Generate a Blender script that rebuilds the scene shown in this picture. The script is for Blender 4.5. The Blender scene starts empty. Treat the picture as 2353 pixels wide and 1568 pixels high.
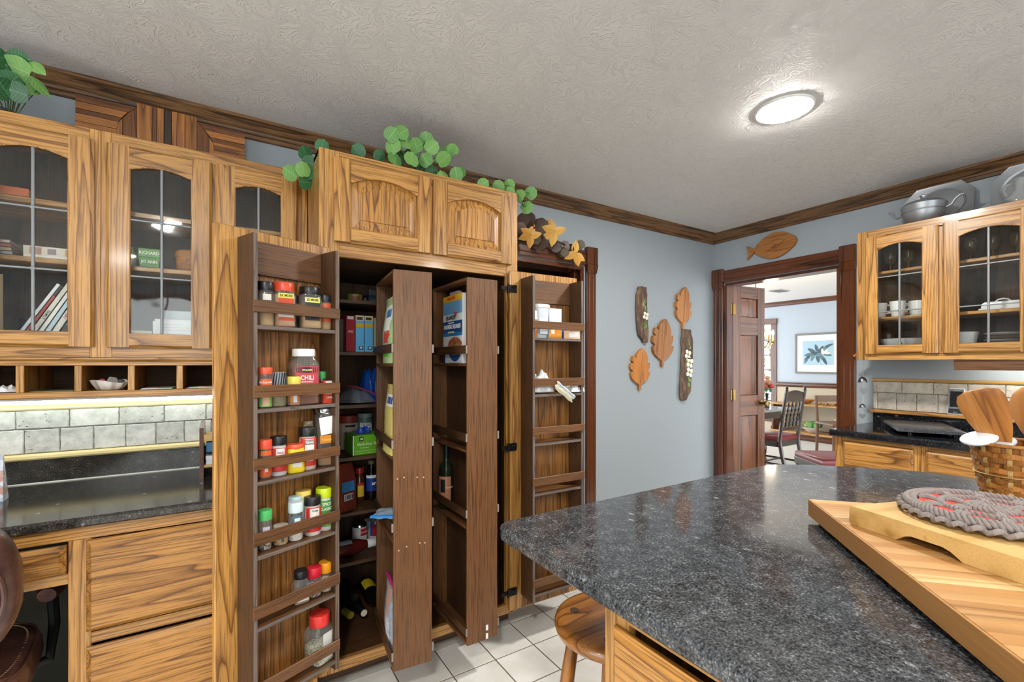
import bpy, bmesh, math, random
from mathutils import Vector, Matrix

SC = bpy.context.scene
COL = SC.collection
PI = math.pi
R = random.Random(7)

# ------------------------------------------------------------------ camera
cam = bpy.data.cameras.new('camera')
cam.sensor_width = 36.0
cam.lens = 1045.0 / 2353.0 * 36.0
cam.shift_y = 52.0 / 2353.0
cam.clip_start = 0.02
camera = bpy.data.objects.new('camera', cam)
camera.location = (0, 0, 1.303)
camera.rotation_euler = (PI / 2, 0, -math.radians(32.15))
COL.objects.link(camera)
SC.camera = camera

# ------------------------------------------------------------------ world, exposure
WORLD_STRENGTH = 3.4
LAMP_STRENGTH = 225.0
world = bpy.data.worlds.new('daylight')
SC.world = world
world.use_nodes = True
bg = world.node_tree.nodes['Background']
bg.inputs[0].default_value = (0.93, 0.97, 1.0, 1)
bg.inputs[1].default_value = WORLD_STRENGTH
vs = SC.view_settings
vs.view_transform = 'Standard'
vs.look = 'None'
vs.gamma = 1.0
vs.exposure = 0.8
vs.use_curve_mapping = False
SC.cycles.use_denoising = True
SC.cycles.max_bounces = 6
SC.cycles.use_light_tree = False
SC.cycles.caustics_reflective = False
SC.cycles.caustics_refractive = False
SC.cycles.diffuse_bounces = 3
SC.cycles.glossy_bounces = 3
SC.cycles.transmission_bounces = 4
SC.cycles.use_adaptive_sampling = True
SC.cycles.adaptive_threshold = 0.05
SC.cycles.transparent_max_bounces = 10
SC.cycles.sample_clamp_indirect = 6.0

# ------------------------------------------------------------------ materials
def lin(h, a=1.0):
    h = h.lstrip('#')
    c = [int(h[i:i + 2], 16) / 255 for i in (0, 2, 4)]
    return tuple((x / 12.92 if x <= 0.04045 else ((x + 0.055) / 1.055) ** 2.4) for x in c) + (a,)

MATS = {}

def t_mix(a, b, f):
    return tuple(x + (y - x) * f for x, y in zip(lin(a), lin(b)))

class NT:
    def __init__(self, name):
        self.m = bpy.data.materials.new(name)
        self.m.use_nodes = True
        self.t = self.m.node_tree
        self.b = self.t.nodes['Principled BSDF']
        self.out = self.t.nodes['Material Output']
    def n(self, typ, props=None, **inp):
        nd = self.t.nodes.new('ShaderNode' + typ)
        for k, v in (props or {}).items():
            setattr(nd, k, v)
        for k, v in inp.items():
            key = int(k[1:]) if k[0] == 'i' and k[1:].isdigit() else k.replace('_', ' ')
            self.set(nd, key, v)
        return nd
    def set(self, nd, key, v):
        s = nd.inputs[key]
        if isinstance(v, bpy.types.NodeSocket):
            self.t.links.new(v, s)
        elif isinstance(v, bpy.types.Node):
            self.t.links.new(v.outputs[0], s)
        else:
            s.default_value = v
    def math(self, op, a, b=0.0, c=0.0, clamp=False):
        nd = self.n('Math', {'operation': op, 'use_clamp': clamp}, i0=a, i1=b)
        self.set(nd, 2, c)
        return nd.outputs[0]
    def ramp(self, fac, stops, interp='LINEAR'):
        nd = self.t.nodes.new('ShaderNodeValToRGB')
        cr = nd.color_ramp
        cr.interpolation = interp
        while len(cr.elements) < len(stops):
            cr.elements.new(0.5)
        for e, (p, c) in zip(cr.elements, stops):
            e.position = p
            e.color = c if len(c) == 4 else tuple(c) + (1,)
        self.set(nd, 0, fac)
        return nd.outputs[0]
    def mix(self, fac, a, b, mode='MIX'):
        nd = self.n('Mix', {'data_type': 'RGBA', 'blend_type': mode})
        self.set(nd, 0, fac)
        self.set(nd, 6, a)
        self.set(nd, 7, b)
        return nd.outputs[2]
    def p(self, **k):
        for kk, v in k.items():
            self.set(self.b, kk.replace('_', ' '), v)
    def bump(self, h, strength=0.3, dist=0.01):
        nd = self.n('Bump', None, Height=h, Strength=strength, Distance=dist)
        self.t.links.new(nd.outputs[0], self.b.inputs['Normal'])
        return nd
    def coords(self, scale=(1, 1, 1), rnd=0.0, which='Object'):
        v = self.n('TexCoord').outputs[which]
        if rnd:
            oi = self.n('ObjectInfo').outputs['Random']
            off = self.n('CombineXYZ', None, X=self.math('MULTIPLY', oi, rnd), Y=self.math('MULTIPLY', oi, rnd * 1.7), Z=self.math('MULTIPLY', oi, rnd * 0.6))
            v = self.n('VectorMath', {'operation': 'ADD'}, i0=v, i1=off.outputs[0]).outputs[0]
        return self.n('Mapping', None, Vector=v, Scale=scale).outputs[0]

def plain(name, col, rough=0.5, metal=0.0, spec=0.5, noise=0.0, nscale=60, trans=0.0, coat=0.0, emit=0.0, alpha=1.0):
    if name in MATS:
        return MATS[name]
    t = NT(name)
    c = lin(col) if isinstance(col, str) else col
    if noise:
        nz = t.n('TexNoise', None, Vector=t.coords(), Scale=nscale, Detail=4.0)
        c2 = tuple(x * (1 - noise) for x in c[:3]) + (1,)
        c = t.mix(nz.outputs[0], c, c2)
    t.p(Base_Color=c, Roughness=rough, Metallic=metal, Specular_IOR_Level=spec)
    if trans:
        t.p(Transmission_Weight=trans)
    if coat:
        t.p(Coat_Weight=coat, Coat_Roughness=0.08)
    if emit:
        t.p(Emission_Color=c, Emission_Strength=emit)
    if alpha < 1:
        t.p(Alpha=alpha)
    MATS[name] = t.m
    return t.m

WOODS = {   # light, mid, dark, roughness, contours, across scale, along ratio, pore strength, coat
    'oak': ('#bd8b49', '#a06e33', '#64401a', 0.36, 17.0, 7.5, 0.045, 0.65, 0.25),
    'oakpanel': ('#b58140', '#98672e', '#5c3916', 0.38, 17.0, 7.0, 0.05, 0.7, 0.15),
    'doorinner_shaded': ('#96652f', '#774b1d', '#3f260e', 0.42, 18.0, 7.0, 0.05, 0.75, 0.1),  # oak tone darkened to put the shade behind the racks into the colour
    'creamtrim': ('#dccb98', '#d2bf88', '#b9a368', 0.4, 2.0, 14.0, 0.05, 0.2, 0.1),
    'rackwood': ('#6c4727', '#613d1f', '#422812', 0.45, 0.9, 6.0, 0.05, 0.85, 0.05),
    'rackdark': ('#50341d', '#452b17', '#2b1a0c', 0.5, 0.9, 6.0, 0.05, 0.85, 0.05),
    'plyedge': ('#6f625b', '#5d514a', '#433933', 0.6, 6.0, 30.0, 0.05, 0.5, 0.0),
    'mahogany': ('#5f331b', '#4d2713', '#301609', 0.25, 5.0, 7.0, 0.05, 0.35, 0.3),
    'walnutdoor': ('#7b4621', '#5d3214', '#331a09', 0.4, 6.0, 8.0, 0.05, 0.5, 0.05),
    'crownwood': ('#7a5837', '#533a22', '#2c1d12', 0.5, 8.0, 14.0, 0.04, 0.8, 0.0),
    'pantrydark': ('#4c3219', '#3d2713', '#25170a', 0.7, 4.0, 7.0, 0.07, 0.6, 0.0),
    'maple': ('#cba668', '#bd9553', '#a07a3d', 0.45, 3.0, 14.0, 0.06, 0.25, 0.0),
    'stoolwood': ('#a86e30', '#8b5420', '#523011', 0.28, 13.0, 6.0, 0.09, 0.45, 0.4),
    'plaque': ('#b97c3c', '#a4672b', '#7c4a1c', 0.5, 3.5, 14.0, 0.08, 0.4, 0.0),
    'blackwood': ('#3a2c22', '#2a1f18', '#140e0a', 0.25, 3.0, 8.0, 0.08, 0.3, 0.4),
    'marquetry': ('#b5763a', '#97602c', '#5f3a1a', 0.4, 5.0, 10.0, 0.05, 0.6, 0.1),
    'marquetrydark': ('#7a4a24', '#5c3518', '#2a160b', 0.4, 6.0, 12.0, 0.05, 0.6, 0.1),
}

def wood(kind, axis='z'):
    key = kind + '_' + axis
    if key in MATS:
        return MATS[key]
    li, mi, da, ro, K, across, ratio, pore, coat = WOODS[kind]
    t = NT(key)
    s = [across] * 3
    s['xyz'.index(axis)] = across * ratio
    v = t.coords(tuple(s), rnd=23.0)
    warp = t.n('TexNoise', None, Vector=v, Scale=1.0, Detail=2.5, Roughness=0.45).outputs[0]
    c = t.math('FRACT', t.math('MULTIPLY', warp, K))
    edge = t.math('MINIMUM', t.math('MULTIPLY', c, 1.0), t.math('MULTIPLY', t.math('SUBTRACT', 1.0, c), 5.0))
    base = t.ramp(edge, [(0.0, lin(da)), (0.11, lin(mi)), (0.42, lin(li))])
    s2 = [260.0] * 3
    s2['xyz'.index(axis)] = 7.0
    v2 = t.coords(tuple(s2), rnd=11.0)
    pn = t.n('TexNoise', None, Vector=v2, Scale=1.0, Detail=2.0, Roughness=0.6).outputs[0]
    pm = t.ramp(pn, [(0.36, (1, 1, 1)), (0.52, (0, 0, 0))])
    pmask = t.math('MULTIPLY', pm, pore)
    col = t.mix(pmask, base, lin(da))
    oi = t.n('ObjectInfo').outputs['Random']
    val = t.math('ADD', t.math('MULTIPLY', warp, 0.4), t.math('ADD', t.math('MULTIPLY', oi, 0.2), 0.70))
    hsv = t.n('HueSaturation', None, Color=col, Value=val, Saturation=1.0)
    t.p(Base_Color=hsv.outputs[0], Roughness=ro, Coat_Weight=coat, Coat_Roughness=0.12)
    MATS[key] = t.m
    return t.m

def granite(name='granite', base='#1a1b1d', mid='#525457', hi='#97999b', rough=0.09, sc=1.0):
    if name in MATS:
        return MATS[name]
    t = NT(name)
    v = t.coords()
    n1 = t.n('TexNoise', None, Vector=v, Scale=260.0 * sc, Detail=2.5, Roughness=0.6)
    n2 = t.n('TexNoise', None, Vector=v, Scale=32.0 * sc, Detail=3.0, Roughness=0.6)
    f = t.math('ADD', t.math('MULTIPLY', n1.outputs[0], 0.72), t.math('MULTIPLY', n2.outputs[0], 0.28))
    col = t.ramp(f, [(0.38, lin(base)), (0.48, t_mix(base, mid, .5)), (0.58, lin(mid)), (0.71, lin(hi))])
    w = t.n('VectorMath', {'operation': 'ADD'}, i0=v, i1=t.n('VectorMath', {'operation': 'SCALE'}, i0=n1.outputs['Color'], Scale=0.016).outputs[0]).outputs[0]
    fl = t.n('TexVoronoi', None, Vector=t.n('Mapping', None, Vector=w, Scale=(1, .6, 1)).outputs[0], Scale=52.0 * sc)
    fm = t.ramp(t.n('SeparateColor', None, Color=fl.outputs['Color']).outputs[1], [(0.93, (0, 0, 0)), (0.99, (1, 1, 1))])
    fd = t.ramp(fl.outputs['Distance'], [(0.10, (1, 1, 1)), (0.38, (0, 0, 0))])
    col = t.mix(t.math('MULTIPLY', t.math('MULTIPLY', fm, fd), 0.65), col, lin('#b9babb'))
    t.p(Base_Color=col, Roughness=rough, Specular_IOR_Level=0.5)
    MATS[name] = t.m
    return t.m

def ceiling_mat():
    t = NT('stomped_plaster')
    v0 = t.coords((1, 1, 1))
    wob = t.n('TexNoise', None, Vector=v0, Scale=7.0, Detail=2.0)
    v = t.n('VectorMath', {'operation': 'ADD'}, i0=v0, i1=t.n('VectorMath', {'operation': 'SCALE'}, i0=wob.outputs['Color'], Scale=0.22).outputs[0]).outputs[0]
    vo = t.n('TexVoronoi', {'feature': 'F1', 'voronoi_dimensions': '2D'}, Vector=v, Scale=6.5)
    dlt = t.n('VectorMath', {'operation': 'SUBTRACT'}, i0=v, i1=vo.outputs['Position']).outputs[0]
    sp = t.n('SeparateXYZ', None, Vector=dlt)
    a = t.math('ARCTAN2', sp.outputs[1], sp.outputs[0])
    cv = t.n('CombineXYZ', None, X=t.math('MULTIPLY', a, 9.0), Y=t.math('MULTIPLY', vo.outputs['Distance'], 5.0), Z=wob.outputs[0]).outputs[0]
    h = t.n('TexNoise', None, Vector=cv, Scale=1.0, Detail=2.0, Roughness=0.55).outputs[0]
    h = t.ramp(h, [(0.50, (0, 0, 0)), (0.60, (1, 1, 1)), (0.72, (.5, .5, .5))])
    fine = t.n('TexNoise', None, Vector=v0, Scale=75.0, Detail=2.0).outputs[0]
    h = t.math('ADD', t.math('MULTIPLY', h, t.math('ADD', wob.outputs[0], 0.1)), t.math('MULTIPLY', fine, 0.35))
    t.p(Base_Color=lin('#dedddb'), Roughness=0.6, Specular_IOR_Level=0.3)
    t.bump(h, 0.55, 0.005)
    return t.m

def wall_paint(name, col):
    t = NT(name)
    nz = t.n('TexNoise', None, Vector=t.coords(), Scale=220.0, Detail=3.0).outputs[0]
    t.p(Base_Color=lin(col), Roughness=0.55, Specular_IOR_Level=0.35)
    t.bump(nz, 0.08, 0.002)
    MATS[name] = t.m
    return t.m

def travertine(name, c1, c2):
    t = NT(name)
    v = t.coords(rnd=9.0)
    n1 = t.n('TexNoise', None, Vector=v, Scale=28.0, Detail=6.0, Roughness=0.7).outputs[0]
    oi = t.n('ObjectInfo').outputs['Random']
    col = t.ramp(n1, [(0.3, lin(c2)), (0.62, lin(c1))])
    col = t.n('HueSaturation', None, Color=col, Value=t.math('ADD', t.math('MULTIPLY', oi, 0.28), 0.86)).outputs[0]
    pit = t.n('TexVoronoi', None, Vector=t.n('Mapping', None, Vector=v, Scale=(0.55, 0.55, 1)).outputs[0], Scale=95.0)
    near = t.ramp(pit.outputs['Distance'], [(0.14, (1, 1, 1)), (0.26, (0, 0, 0))])
    where = t.n('TexNoise', None, Vector=v, Scale=16.0, Detail=2.0).outputs[0]
    thr = t.math('ADD', 0.52, t.math('MULTIPLY', oi, 0.14))
    pm = t.math('MULTIPLY', near, t.math('GREATER_THAN', where, thr))
    col = t.mix(t.math('MULTIPLY', pm, 0.75), col, lin('#4c4a42'))
    t.p(Base_Color=col, Roughness=0.45)
    t.bump(t.math('SUBTRACT', t.math('MULTIPLY', n1, 0.3), pm), 0.5, 0.003)
    MATS[name] = t.m
    return t.m

def tile_mat():
    t = NT('floor_tile')
    v = t.coords(rnd=13.0)
    n1 = t.n('TexNoise', None, Vector=v, Scale=7.0, Detail=4.0).outputs[0]
    col = t.ramp(n1, [(0.3, lin('#dcd9d0')), (0.65, lin('#edebe5'))])
    t.p(Base_Color=col, Roughness=0.25)
    t.bump(n1, 0.05, 0.004)
    MATS['floor_tile'] = t.m
    return t.m

def schlick(t, f0=.04):
    """reflectance of thin glass, the same from both sides"""
    fc = t.n('LayerWeight', None, Blend=.5).outputs['Facing']
    return t.math('ADD', f0, t.math('MULTIPLY', t.math('POWER', fc, 5.0), 1.0 - f0))

def pane_glass(name='pane_glass', haze=0.018, tint='#a9b4ba', refl=0.9):
    """clear thin glass: transparent with a Fresnel reflection and a faint uneven film"""
    if name in MATS:
        return MATS[name]
    t = NT(name)
    fr = schlick(t)
    nz = t.n('TexNoise', None, Vector=t.coords((2.0, 2.0, 5.0), rnd=7.0), Scale=2.2, Detail=3.0)
    tr = t.n('BsdfTransparent', None, Color=(0.97, 0.98, 0.97, 1))
    gl = t.n('BsdfGlossy', None, Roughness=0.03, Color=(refl, refl, refl, 1))
    wav = t.n('TexNoise', None, Vector=t.coords((9, 9, 9)), Scale=1.0, Detail=1.0)
    bm = t.n('Bump', None, Height=wav.outputs[0], Strength=0.12, Distance=0.01)
    t.set(gl, 'Normal', bm.outputs[0])
    df = t.n('BsdfDiffuse', None, Color=lin(tint))
    m1 = t.n('MixShader', None, i0=t.math('MULTIPLY', t.ramp(nz.outputs[0], [(0.42, (0, 0, 0)), (0.75, (1, 1, 1))]), haze), i1=tr.outputs[0], i2=df.outputs[0])
    m2 = t.n('MixShader', None, i0=t.math('MULTIPLY', fr, 0.8, clamp=True), i1=m1.outputs[0], i2=gl.outputs[0])
    t.t.links.new(m2.outputs[0], t.out.inputs[0])
    MATS[name] = t.m
    return t.m

def film(name, col, op=0.35, rough=0.15):
    """thin plastic or bottle wall: see-through with a tint, fresnel highlight"""
    if name in MATS:
        return MATS[name]
    t = NT(name)
    fr = schlick(t)
    c = lin(col)
    tr = t.n('BsdfTransparent', None, Color=tuple(1 - (1 - x) * 0.35 for x in c[:3]) + (1,))
    df = t.n('BsdfDiffuse', None, Color=c)
    gl = t.n('BsdfGlossy', None, Roughness=rough)
    m1 = t.n('MixShader', None, i0=op, i1=tr.outputs[0], i2=df.outputs[0])
    m2 = t.n('MixShader', None, i0=t.math('MULTIPLY', fr, 1.0, clamp=True), i1=m1.outputs[0], i2=gl.outputs[0])
    t.t.links.new(m2.outputs[0], t.out.inputs[0])
    MATS[name] = t.m
    return t.m

def speckle(name, c1, c2, scale=300, rough=0.8, c3=None):
    if name in MATS:
        return MATS[name]
    t = NT(name)
    vo = t.n('TexVoronoi', None, Vector=t.coords(rnd=3.0), Scale=float(scale))
    g = t.n('SeparateColor', None, Color=vo.outputs['Color']).outputs[0]
    st = [(0.35, lin(c1)), (0.65, lin(c2))] + ([(0.92, lin(c3))] if c3 else [])
    t.p(Base_Color=t.ramp(g, st), Roughness=rough)
    t.bump(g, 0.3, 0.003)
    MATS[name] = t.m
    return t.m

def leather(name='leather'):
    if name in MATS:
        return MATS[name]
    t = NT(name)
    v = t.coords()
    vo = t.n('TexVoronoi', None, Vector=v, Scale=260.0)
    n1 = t.n('TexNoise', None, Vector=v, Scale=14.0, Detail=6.0, Roughness=0.75).outputs[0]
    col = t.ramp(n1, [(0.35, lin('#38221b')), (0.55, lin('#553830')), (0.68, lin('#7a5544')), (0.8, lin('#a9835f'))])
    t.p(Base_Color=col, Roughness=0.32, Coat_Weight=0.15)
    t.bump(vo.outputs['Distance'], 0.15, 0.002)
    MATS[name] = t.m
    return t.m

# ------------------------------------------------------------------ mesh builder
class MB:
    def __init__(self):
        self.v, self.f, self.mi = [], [], []
        self.cur = 0
    def add(self, vs_, fs):
        o = len(self.v)
        self.v += [tuple(p) for p in vs_]
        for f in fs:
            self.f.append(tuple(i + o for i in f))
            self.mi.append(self.cur)
        return self
    def slot(self, i):
        self.cur = i
        return self
    def box(self, x0, x1, y0, y1, z0, z1, c=0.0):
        if x0 > x1: x0, x1 = x1, x0
        if y0 > y1: y0, y1 = y1, y0
        if z0 > z1: z0, z1 = z1, z0
        c = min(c, (x1 - x0) * .45, (y1 - y0) * .45, (z1 - z0) * .45)
        if c <= 0:
            vs_ = [(x, y, z) for x in (x0, x1) for y in (y0, y1) for z in (z0, z1)]
            fs = [(0, 1, 3, 2), (4, 6, 7, 5), (0, 4, 5, 1), (2, 3, 7, 6), (0, 2, 6, 4), (1, 5, 7, 3)]
            return self.add(vs_, fs)
        X, Y, Z = (x0, x1), (y0, y1), (z0, z1)
        vs_, idx = [], {}
        for i in (0, 1):
            for j in (0, 1):
                for k in (0, 1):
                    sx, sy, sz = (1 - 2 * i) * c, (1 - 2 * j) * c, (1 - 2 * k) * c
                    for a, p in (('x', (X[i], Y[j] + sy, Z[k] + sz)), ('y', (X[i] + sx, Y[j], Z[k] + sz)), ('z', (X[i] + sx, Y[j] + sy, Z[k]))):
                        idx[(i, j, k, a)] = len(vs_)
                        vs_.append(p)
        q = lambda *ks: tuple(idx[k] for k in ks)
        fs = []
        for i in (0, 1):
            fs.append(q((i, 0, 0, 'x'), (i, 1, 0, 'x'), (i, 1, 1, 'x'), (i, 0, 1, 'x')))
            fs.append(q((0, i, 0, 'y'), (1, i, 0, 'y'), (1, i, 1, 'y'), (0, i, 1, 'y')))
            fs.append(q((0, 0, i, 'z'), (1, 0, i, 'z'), (1, 1, i, 'z'), (0, 1, i, 'z')))
        for i in (0, 1):
            for j in (0, 1):
                fs.append(q((i, j, 0, 'x'), (i, j, 1, 'x'), (i, j, 1, 'y'), (i, j, 0, 'y')))
                fs.append(q((i, 0, j, 'x'), (i, 1, j, 'x'), (i, 1, j, 'z'), (i, 0, j, 'z')))
                fs.append(q((0, i, j, 'y'), (1, i, j, 'y'), (1, i, j, 'z'), (0, i, j, 'z')))
        for i in (0, 1):
            for j in (0, 1):
                for k in (0, 1):
                    fs.append(q((i, j, k, 'x'), (i, j, k, 'y'), (i, j, k, 'z')))
        return self.add(vs_, fs)
    def prism(self, poly, axis, a0, a1):
        """poly: 2-D points in the plane across AXIS (x: (y,z), y: (x,z), z: (x,y))"""
        def pt(p, a):
            return {'x': (a, p[0], p[1]), 'y': (p[0], a, p[1]), 'z': (p[0], p[1], a)}[axis]
        n = len(poly)
        vs_ = [pt(p, a0) for p in poly] + [pt(p, a1) for p in poly]
        fs = [tuple(range(n)), tuple(range(2 * n - 1, n - 1, -1))] + [(i, (i + 1) % n, n + (i + 1) % n, n + i) for i in range(n)]
        return self.add(vs_, fs)
    def loft(self, rings, cap=True, closed=True):
        n = len(rings[0])
        vs_ = [p for r in rings for p in r]
        fs = []
        for k in range(len(rings) - 1):
            for i in range(n if closed else n - 1):
                j = (i + 1) % n
                fs.append((k * n + i, k * n + j, (k + 1) * n + j, (k + 1) * n + i))
        if cap and closed:
            fs.append(tuple(range(n - 1, -1, -1)))
            o = (len(rings) - 1) * n
            fs.append(tuple(range(o, o + n)))
        return self.add(vs_, fs)
    def strip(self, lo, up, axis, a0, a1):
        """solid between two polylines (same count) across AXIS from a0 to a1"""
        def pt(p, a):
            return {'x': (a, p[0], p[1]), 'y': (p[0], a, p[1]), 'z': (p[0], p[1], a)}[axis]
        n = len(lo)
        rings = [[pt(lo[i], a0), pt(up[i], a0), pt(up[i], a1), pt(lo[i], a1)] for i in range(n)]
        return self.loft(rings)
    def lathe(self, prof, seg=20, c=(0, 0, 0), a0=0.0, a1=2 * PI, sx=1.0, sy=1.0, sq=0.0):
        full = abs(a1 - a0 - 2 * PI) < 1e-6
        rings = []
        n = seg if full else seg + 1
        for r, z in prof:
            ring = []
            for i in range(n):
                a = a0 + (a1 - a0) * i / seg
                k = 1.0
                if sq:
                    k = (abs(math.cos(a)) ** sq + abs(math.sin(a)) ** sq) ** (-1.0 / sq)
                ring.append((c[0] + sx * k * r * math.cos(a), c[1] + sy * k * r * math.sin(a), c[2] + z))
            rings.append(ring)
        return self.loft(rings, cap=full, closed=full)
    def tube(self, pts, r, seg=8, closed=False):
        pts = [Vector(p) for p in pts]
        rs = r if isinstance(r, (list, tuple)) else [r] * len(pts)
        n = len(pts)
        rings = []
        up = Vector((0, 0, 1))
        prev = None
        for i, p in enumerate(pts):
            if closed:
                tg = pts[(i + 1) % n] - pts[i - 1]
            else:
                tg = pts[min(i + 1, n - 1)] - pts[max(i - 1, 0)]
            tg = tg.normalized() if tg.length > 1e-9 else Vector((0, 0, 1))
            if prev is None:
                prev = tg.cross(up)
                if prev.length < 1e-3:
                    prev = tg.cross(Vector((1, 0, 0)))
            s = (prev - tg * prev.dot(tg))
            s = s.normalized() if s.length > 1e-9 else tg.orthogonal().normalized()
            prev = s
            u = tg.cross(s)
            rings.append([tuple(p + rs[i] * (math.cos(2 * PI * k / seg) * s + math.sin(2 * PI * k / seg) * u)) for k in range(seg)])
        if closed:
            rings.append(rings[0])
            return self.loft(rings, cap=False)
        return self.loft(rings)
    def ball(self, c, r, seg=12, rng=8, s=(1, 1, 1)):
        prof = []
        rings = []
        for j in range(1, rng):
            th = PI * j / rng
            rings.append([(c[0] + s[0] * r * math.sin(th) * math.cos(2 * PI * i / seg), c[1] + s[1] * r * math.sin(th) * math.sin(2 * PI * i / seg), c[2] - s[2] * r * math.cos(th)) for i in range(seg)])
        return self.loft(rings)
    def merge(self, o, M=None):
        vs_ = [tuple(M @ Vector(p)) for p in o.v] if M is not None else o.v
        off = len(self.v)
        self.v += vs_
        for f, m in zip(o.f, o.mi):
            self.f.append(tuple(i + off for i in f))
            self.mi.append(m)
        return self
    def xf(self, M):
        self.v = [tuple(M @ Vector(p)) for p in self.v]
        return self
    def mesh(self, name, mats, smooth=35):
        me = bpy.data.meshes.new(name)
        me.from_pydata(self.v, [], self.f)
        mats = mats if isinstance(mats, (list, tuple)) else [mats]
        for m in mats:
            me.materials.append(m)
        if len(mats) > 1:
            me.polygons.foreach_set('material_index', self.mi)
        bm = bmesh.new()
        bm.from_mesh(me)
        bmesh.ops.recalc_face_normals(bm, faces=bm.faces)
        bm.to_mesh(me)
        bm.free()
        if smooth:
            me.polygons.foreach_set('use_smooth', [True] * len(me.polygons))
            me.set_sharp_from_angle(angle=math.radians(smooth))
        me.update()
        return me

def tag(o, label=None, cat=None, group=None, kind=None):
    if label: o['label'] = label
    if cat: o['category'] = cat
    if group: o['group'] = group
    if kind: o['kind'] = kind
    return o

def thing(name, label, cat, loc=(0, 0, 0), rz=0.0, group=None, rot=None):
    o = bpy.data.objects.new(name, None)
    o.empty_display_size = 0.05
    o.location = loc
    o.rotation_euler = rot if rot else (0, 0, rz)
    COL.objects.link(o)
    return tag(o, label, cat, group)

def obj(name, me, parent=None, loc=(0, 0, 0), rz=0.0, rot=None):
    o = bpy.data.objects.new(name, me)
    o.location = loc
    o.rotation_euler = rot if rot else (0, 0, rz)
    COL.objects.link(o)
    if parent is not None:
        o.parent = parent
    return o

def part(name, mb, mat, parent, loc=(0, 0, 0), rz=0.0, rot=None, smooth=35, label=None):
    o = obj(name, mb.mesh(name, mat, smooth), parent, loc, rz, rot)
    if label:
        o['label'] = label
    return o

def wpart(name, mb, mat, parent, smooth=35):
    """a part whose mesh is given in world coordinates, under an unrotated parent"""
    l = parent.location
    off = [l[0], l[1], l[2]]
    p = parent.parent
    while p is not None:
        off = [off[i] + p.location[i] for i in range(3)]
        p = p.parent
    return part(name, mb.xf(Matrix.Translation((-off[0], -off[1], -off[2]))), mat, parent, smooth=smooth)

def single(name, mb, mat, label, cat, loc=(0, 0, 0), rz=0.0, group=None, rot=None, smooth=35):
    o = obj(name, mb.mesh(name, mat, smooth), None, loc, rz, rot)
    return tag(o, label, cat, group)

def wsingle(name, mb, mat, label, cat, base, group=None, smooth=35):
    """one-mesh thing given in world coordinates; its origin goes to BASE"""
    o = obj(name, mb.xf(Matrix.Translation((-base[0], -base[1], -base[2]))).mesh(name, mat, smooth), None, base)
    return tag(o, label, cat, group)

def struct(name, mb, mat, parent=None, smooth=35):
    o = obj(name, mb.mesh(name, mat, smooth), parent)
    if parent is None:
        o['kind'] = 'structure'
    return o

def text_mesh(s, size, extrude=0.0004, bold=0.0, sx=1.0, bend=None, spacing=1.0):
    """mesh of a line of text in the XZ plane facing -Y, centred"""
    cu = bpy.data.curves.new('lettering', 'FONT')
    cu.body = s
    cu.size = size
    cu.align_x = 'CENTER'
    cu.align_y = 'CENTER'
    cu.resolution_u = 2
    cu.extrude = extrude
    cu.offset = bold
    cu.space_character = spacing
    o = bpy.data.objects.new('lettering', cu)
    me = bpy.data.meshes.new_from_object(o)
    for v in me.vertices:
        x, y, z = v.co
        x *= sx
        if bend:
            a = x / bend
            rr = bend + z
            v.co = (rr * math.sin(a), -rr * math.cos(a), y)
        else:
            v.co = (x, -z, y)
    bpy.data.objects.remove(o)
    bpy.data.curves.remove(cu)
    me.materials.clear()
    return me

def text(s, size, mat, parent, loc, rz=0.0, bold=0.0, sx=1.0, bend=None, rot=None, name='lettering', spacing=1.0):
    me = text_mesh(s, size, bold=bold, sx=sx, bend=bend, spacing=spacing)
    me.materials.append(mat)
    return obj(name, me, parent, loc, rz, rot)

def arc(u0, u1, v, rise, n=12):
    """eyebrow arch from (u0,v-rise) over the middle (v) to (u1,v-rise)"""
    out = []
    for i in range(n + 1):
        s = -1 + 2 * i / n
        out.append((u0 + (u1 - u0) * i / n, v - rise * s * s))
    return out
# ------------------------------------------------------------------ setting
YW, XB, ZC = 2.476, 3.67, 2.44
M_WALL = wall_paint('wall_paint', '#9da6ac')
M_CEIL = ceiling_mat()
M_TILE = tile_mat()
M_TRAV = travertine('travertine', '#c3c2bb', '#9b9a92')
M_GRAN = granite()
M_GRANDARK = granite('granite_dark', '#0c0d10', '#1f2125', '#6d7074', 0.07, 1.0)
M_GLASS = pane_glass()
M_LEAD = plain('lead_came', '#83878a', 0.5, 0.5)
M_BRASS = plain('brass', '#80683a', 0.35, 1.0)
M_IRON = plain('dark_iron', '#2a2725', 0.4, 0.9)
M_STEEL = plain('steel', '#b9bcbf', 0.2, 1.0)
M_WHITE = plain('white_print', '#eeeeea', 0.5)
M_BLACK = plain('black_plastic', '#101214', 0.3)
GX, GY, GS = 1.004, 1.733, 0.2025

def tile_base():
    t = NT('tiled_floor_base')
    v = t.n('TexCoord').outputs['Object']
    s = t.n('SeparateXYZ', None, Vector=v)
    fx = t.math('FRACT', t.math('DIVIDE', t.math('SUBTRACT', s.outputs[0], GX - 20 * GS), GS))
    fy = t.math('FRACT', t.math('DIVIDE', t.math('SUBTRACT', s.outputs[1], GY - 20 * GS), GS))
    ex = t.math('MINIMUM', fx, t.math('SUBTRACT', 1.0, fx))
    ey = t.math('MINIMUM', fy, t.math('SUBTRACT', 1.0, fy))
    g = t.math('LESS_THAN', t.math('MINIMUM', ex, ey), 0.018)
    t.p(Base_Color=t.mix(g, lin('#e2dfd8'), lin('#7b6c5a')), Roughness=0.5)
    return t.m

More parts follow.
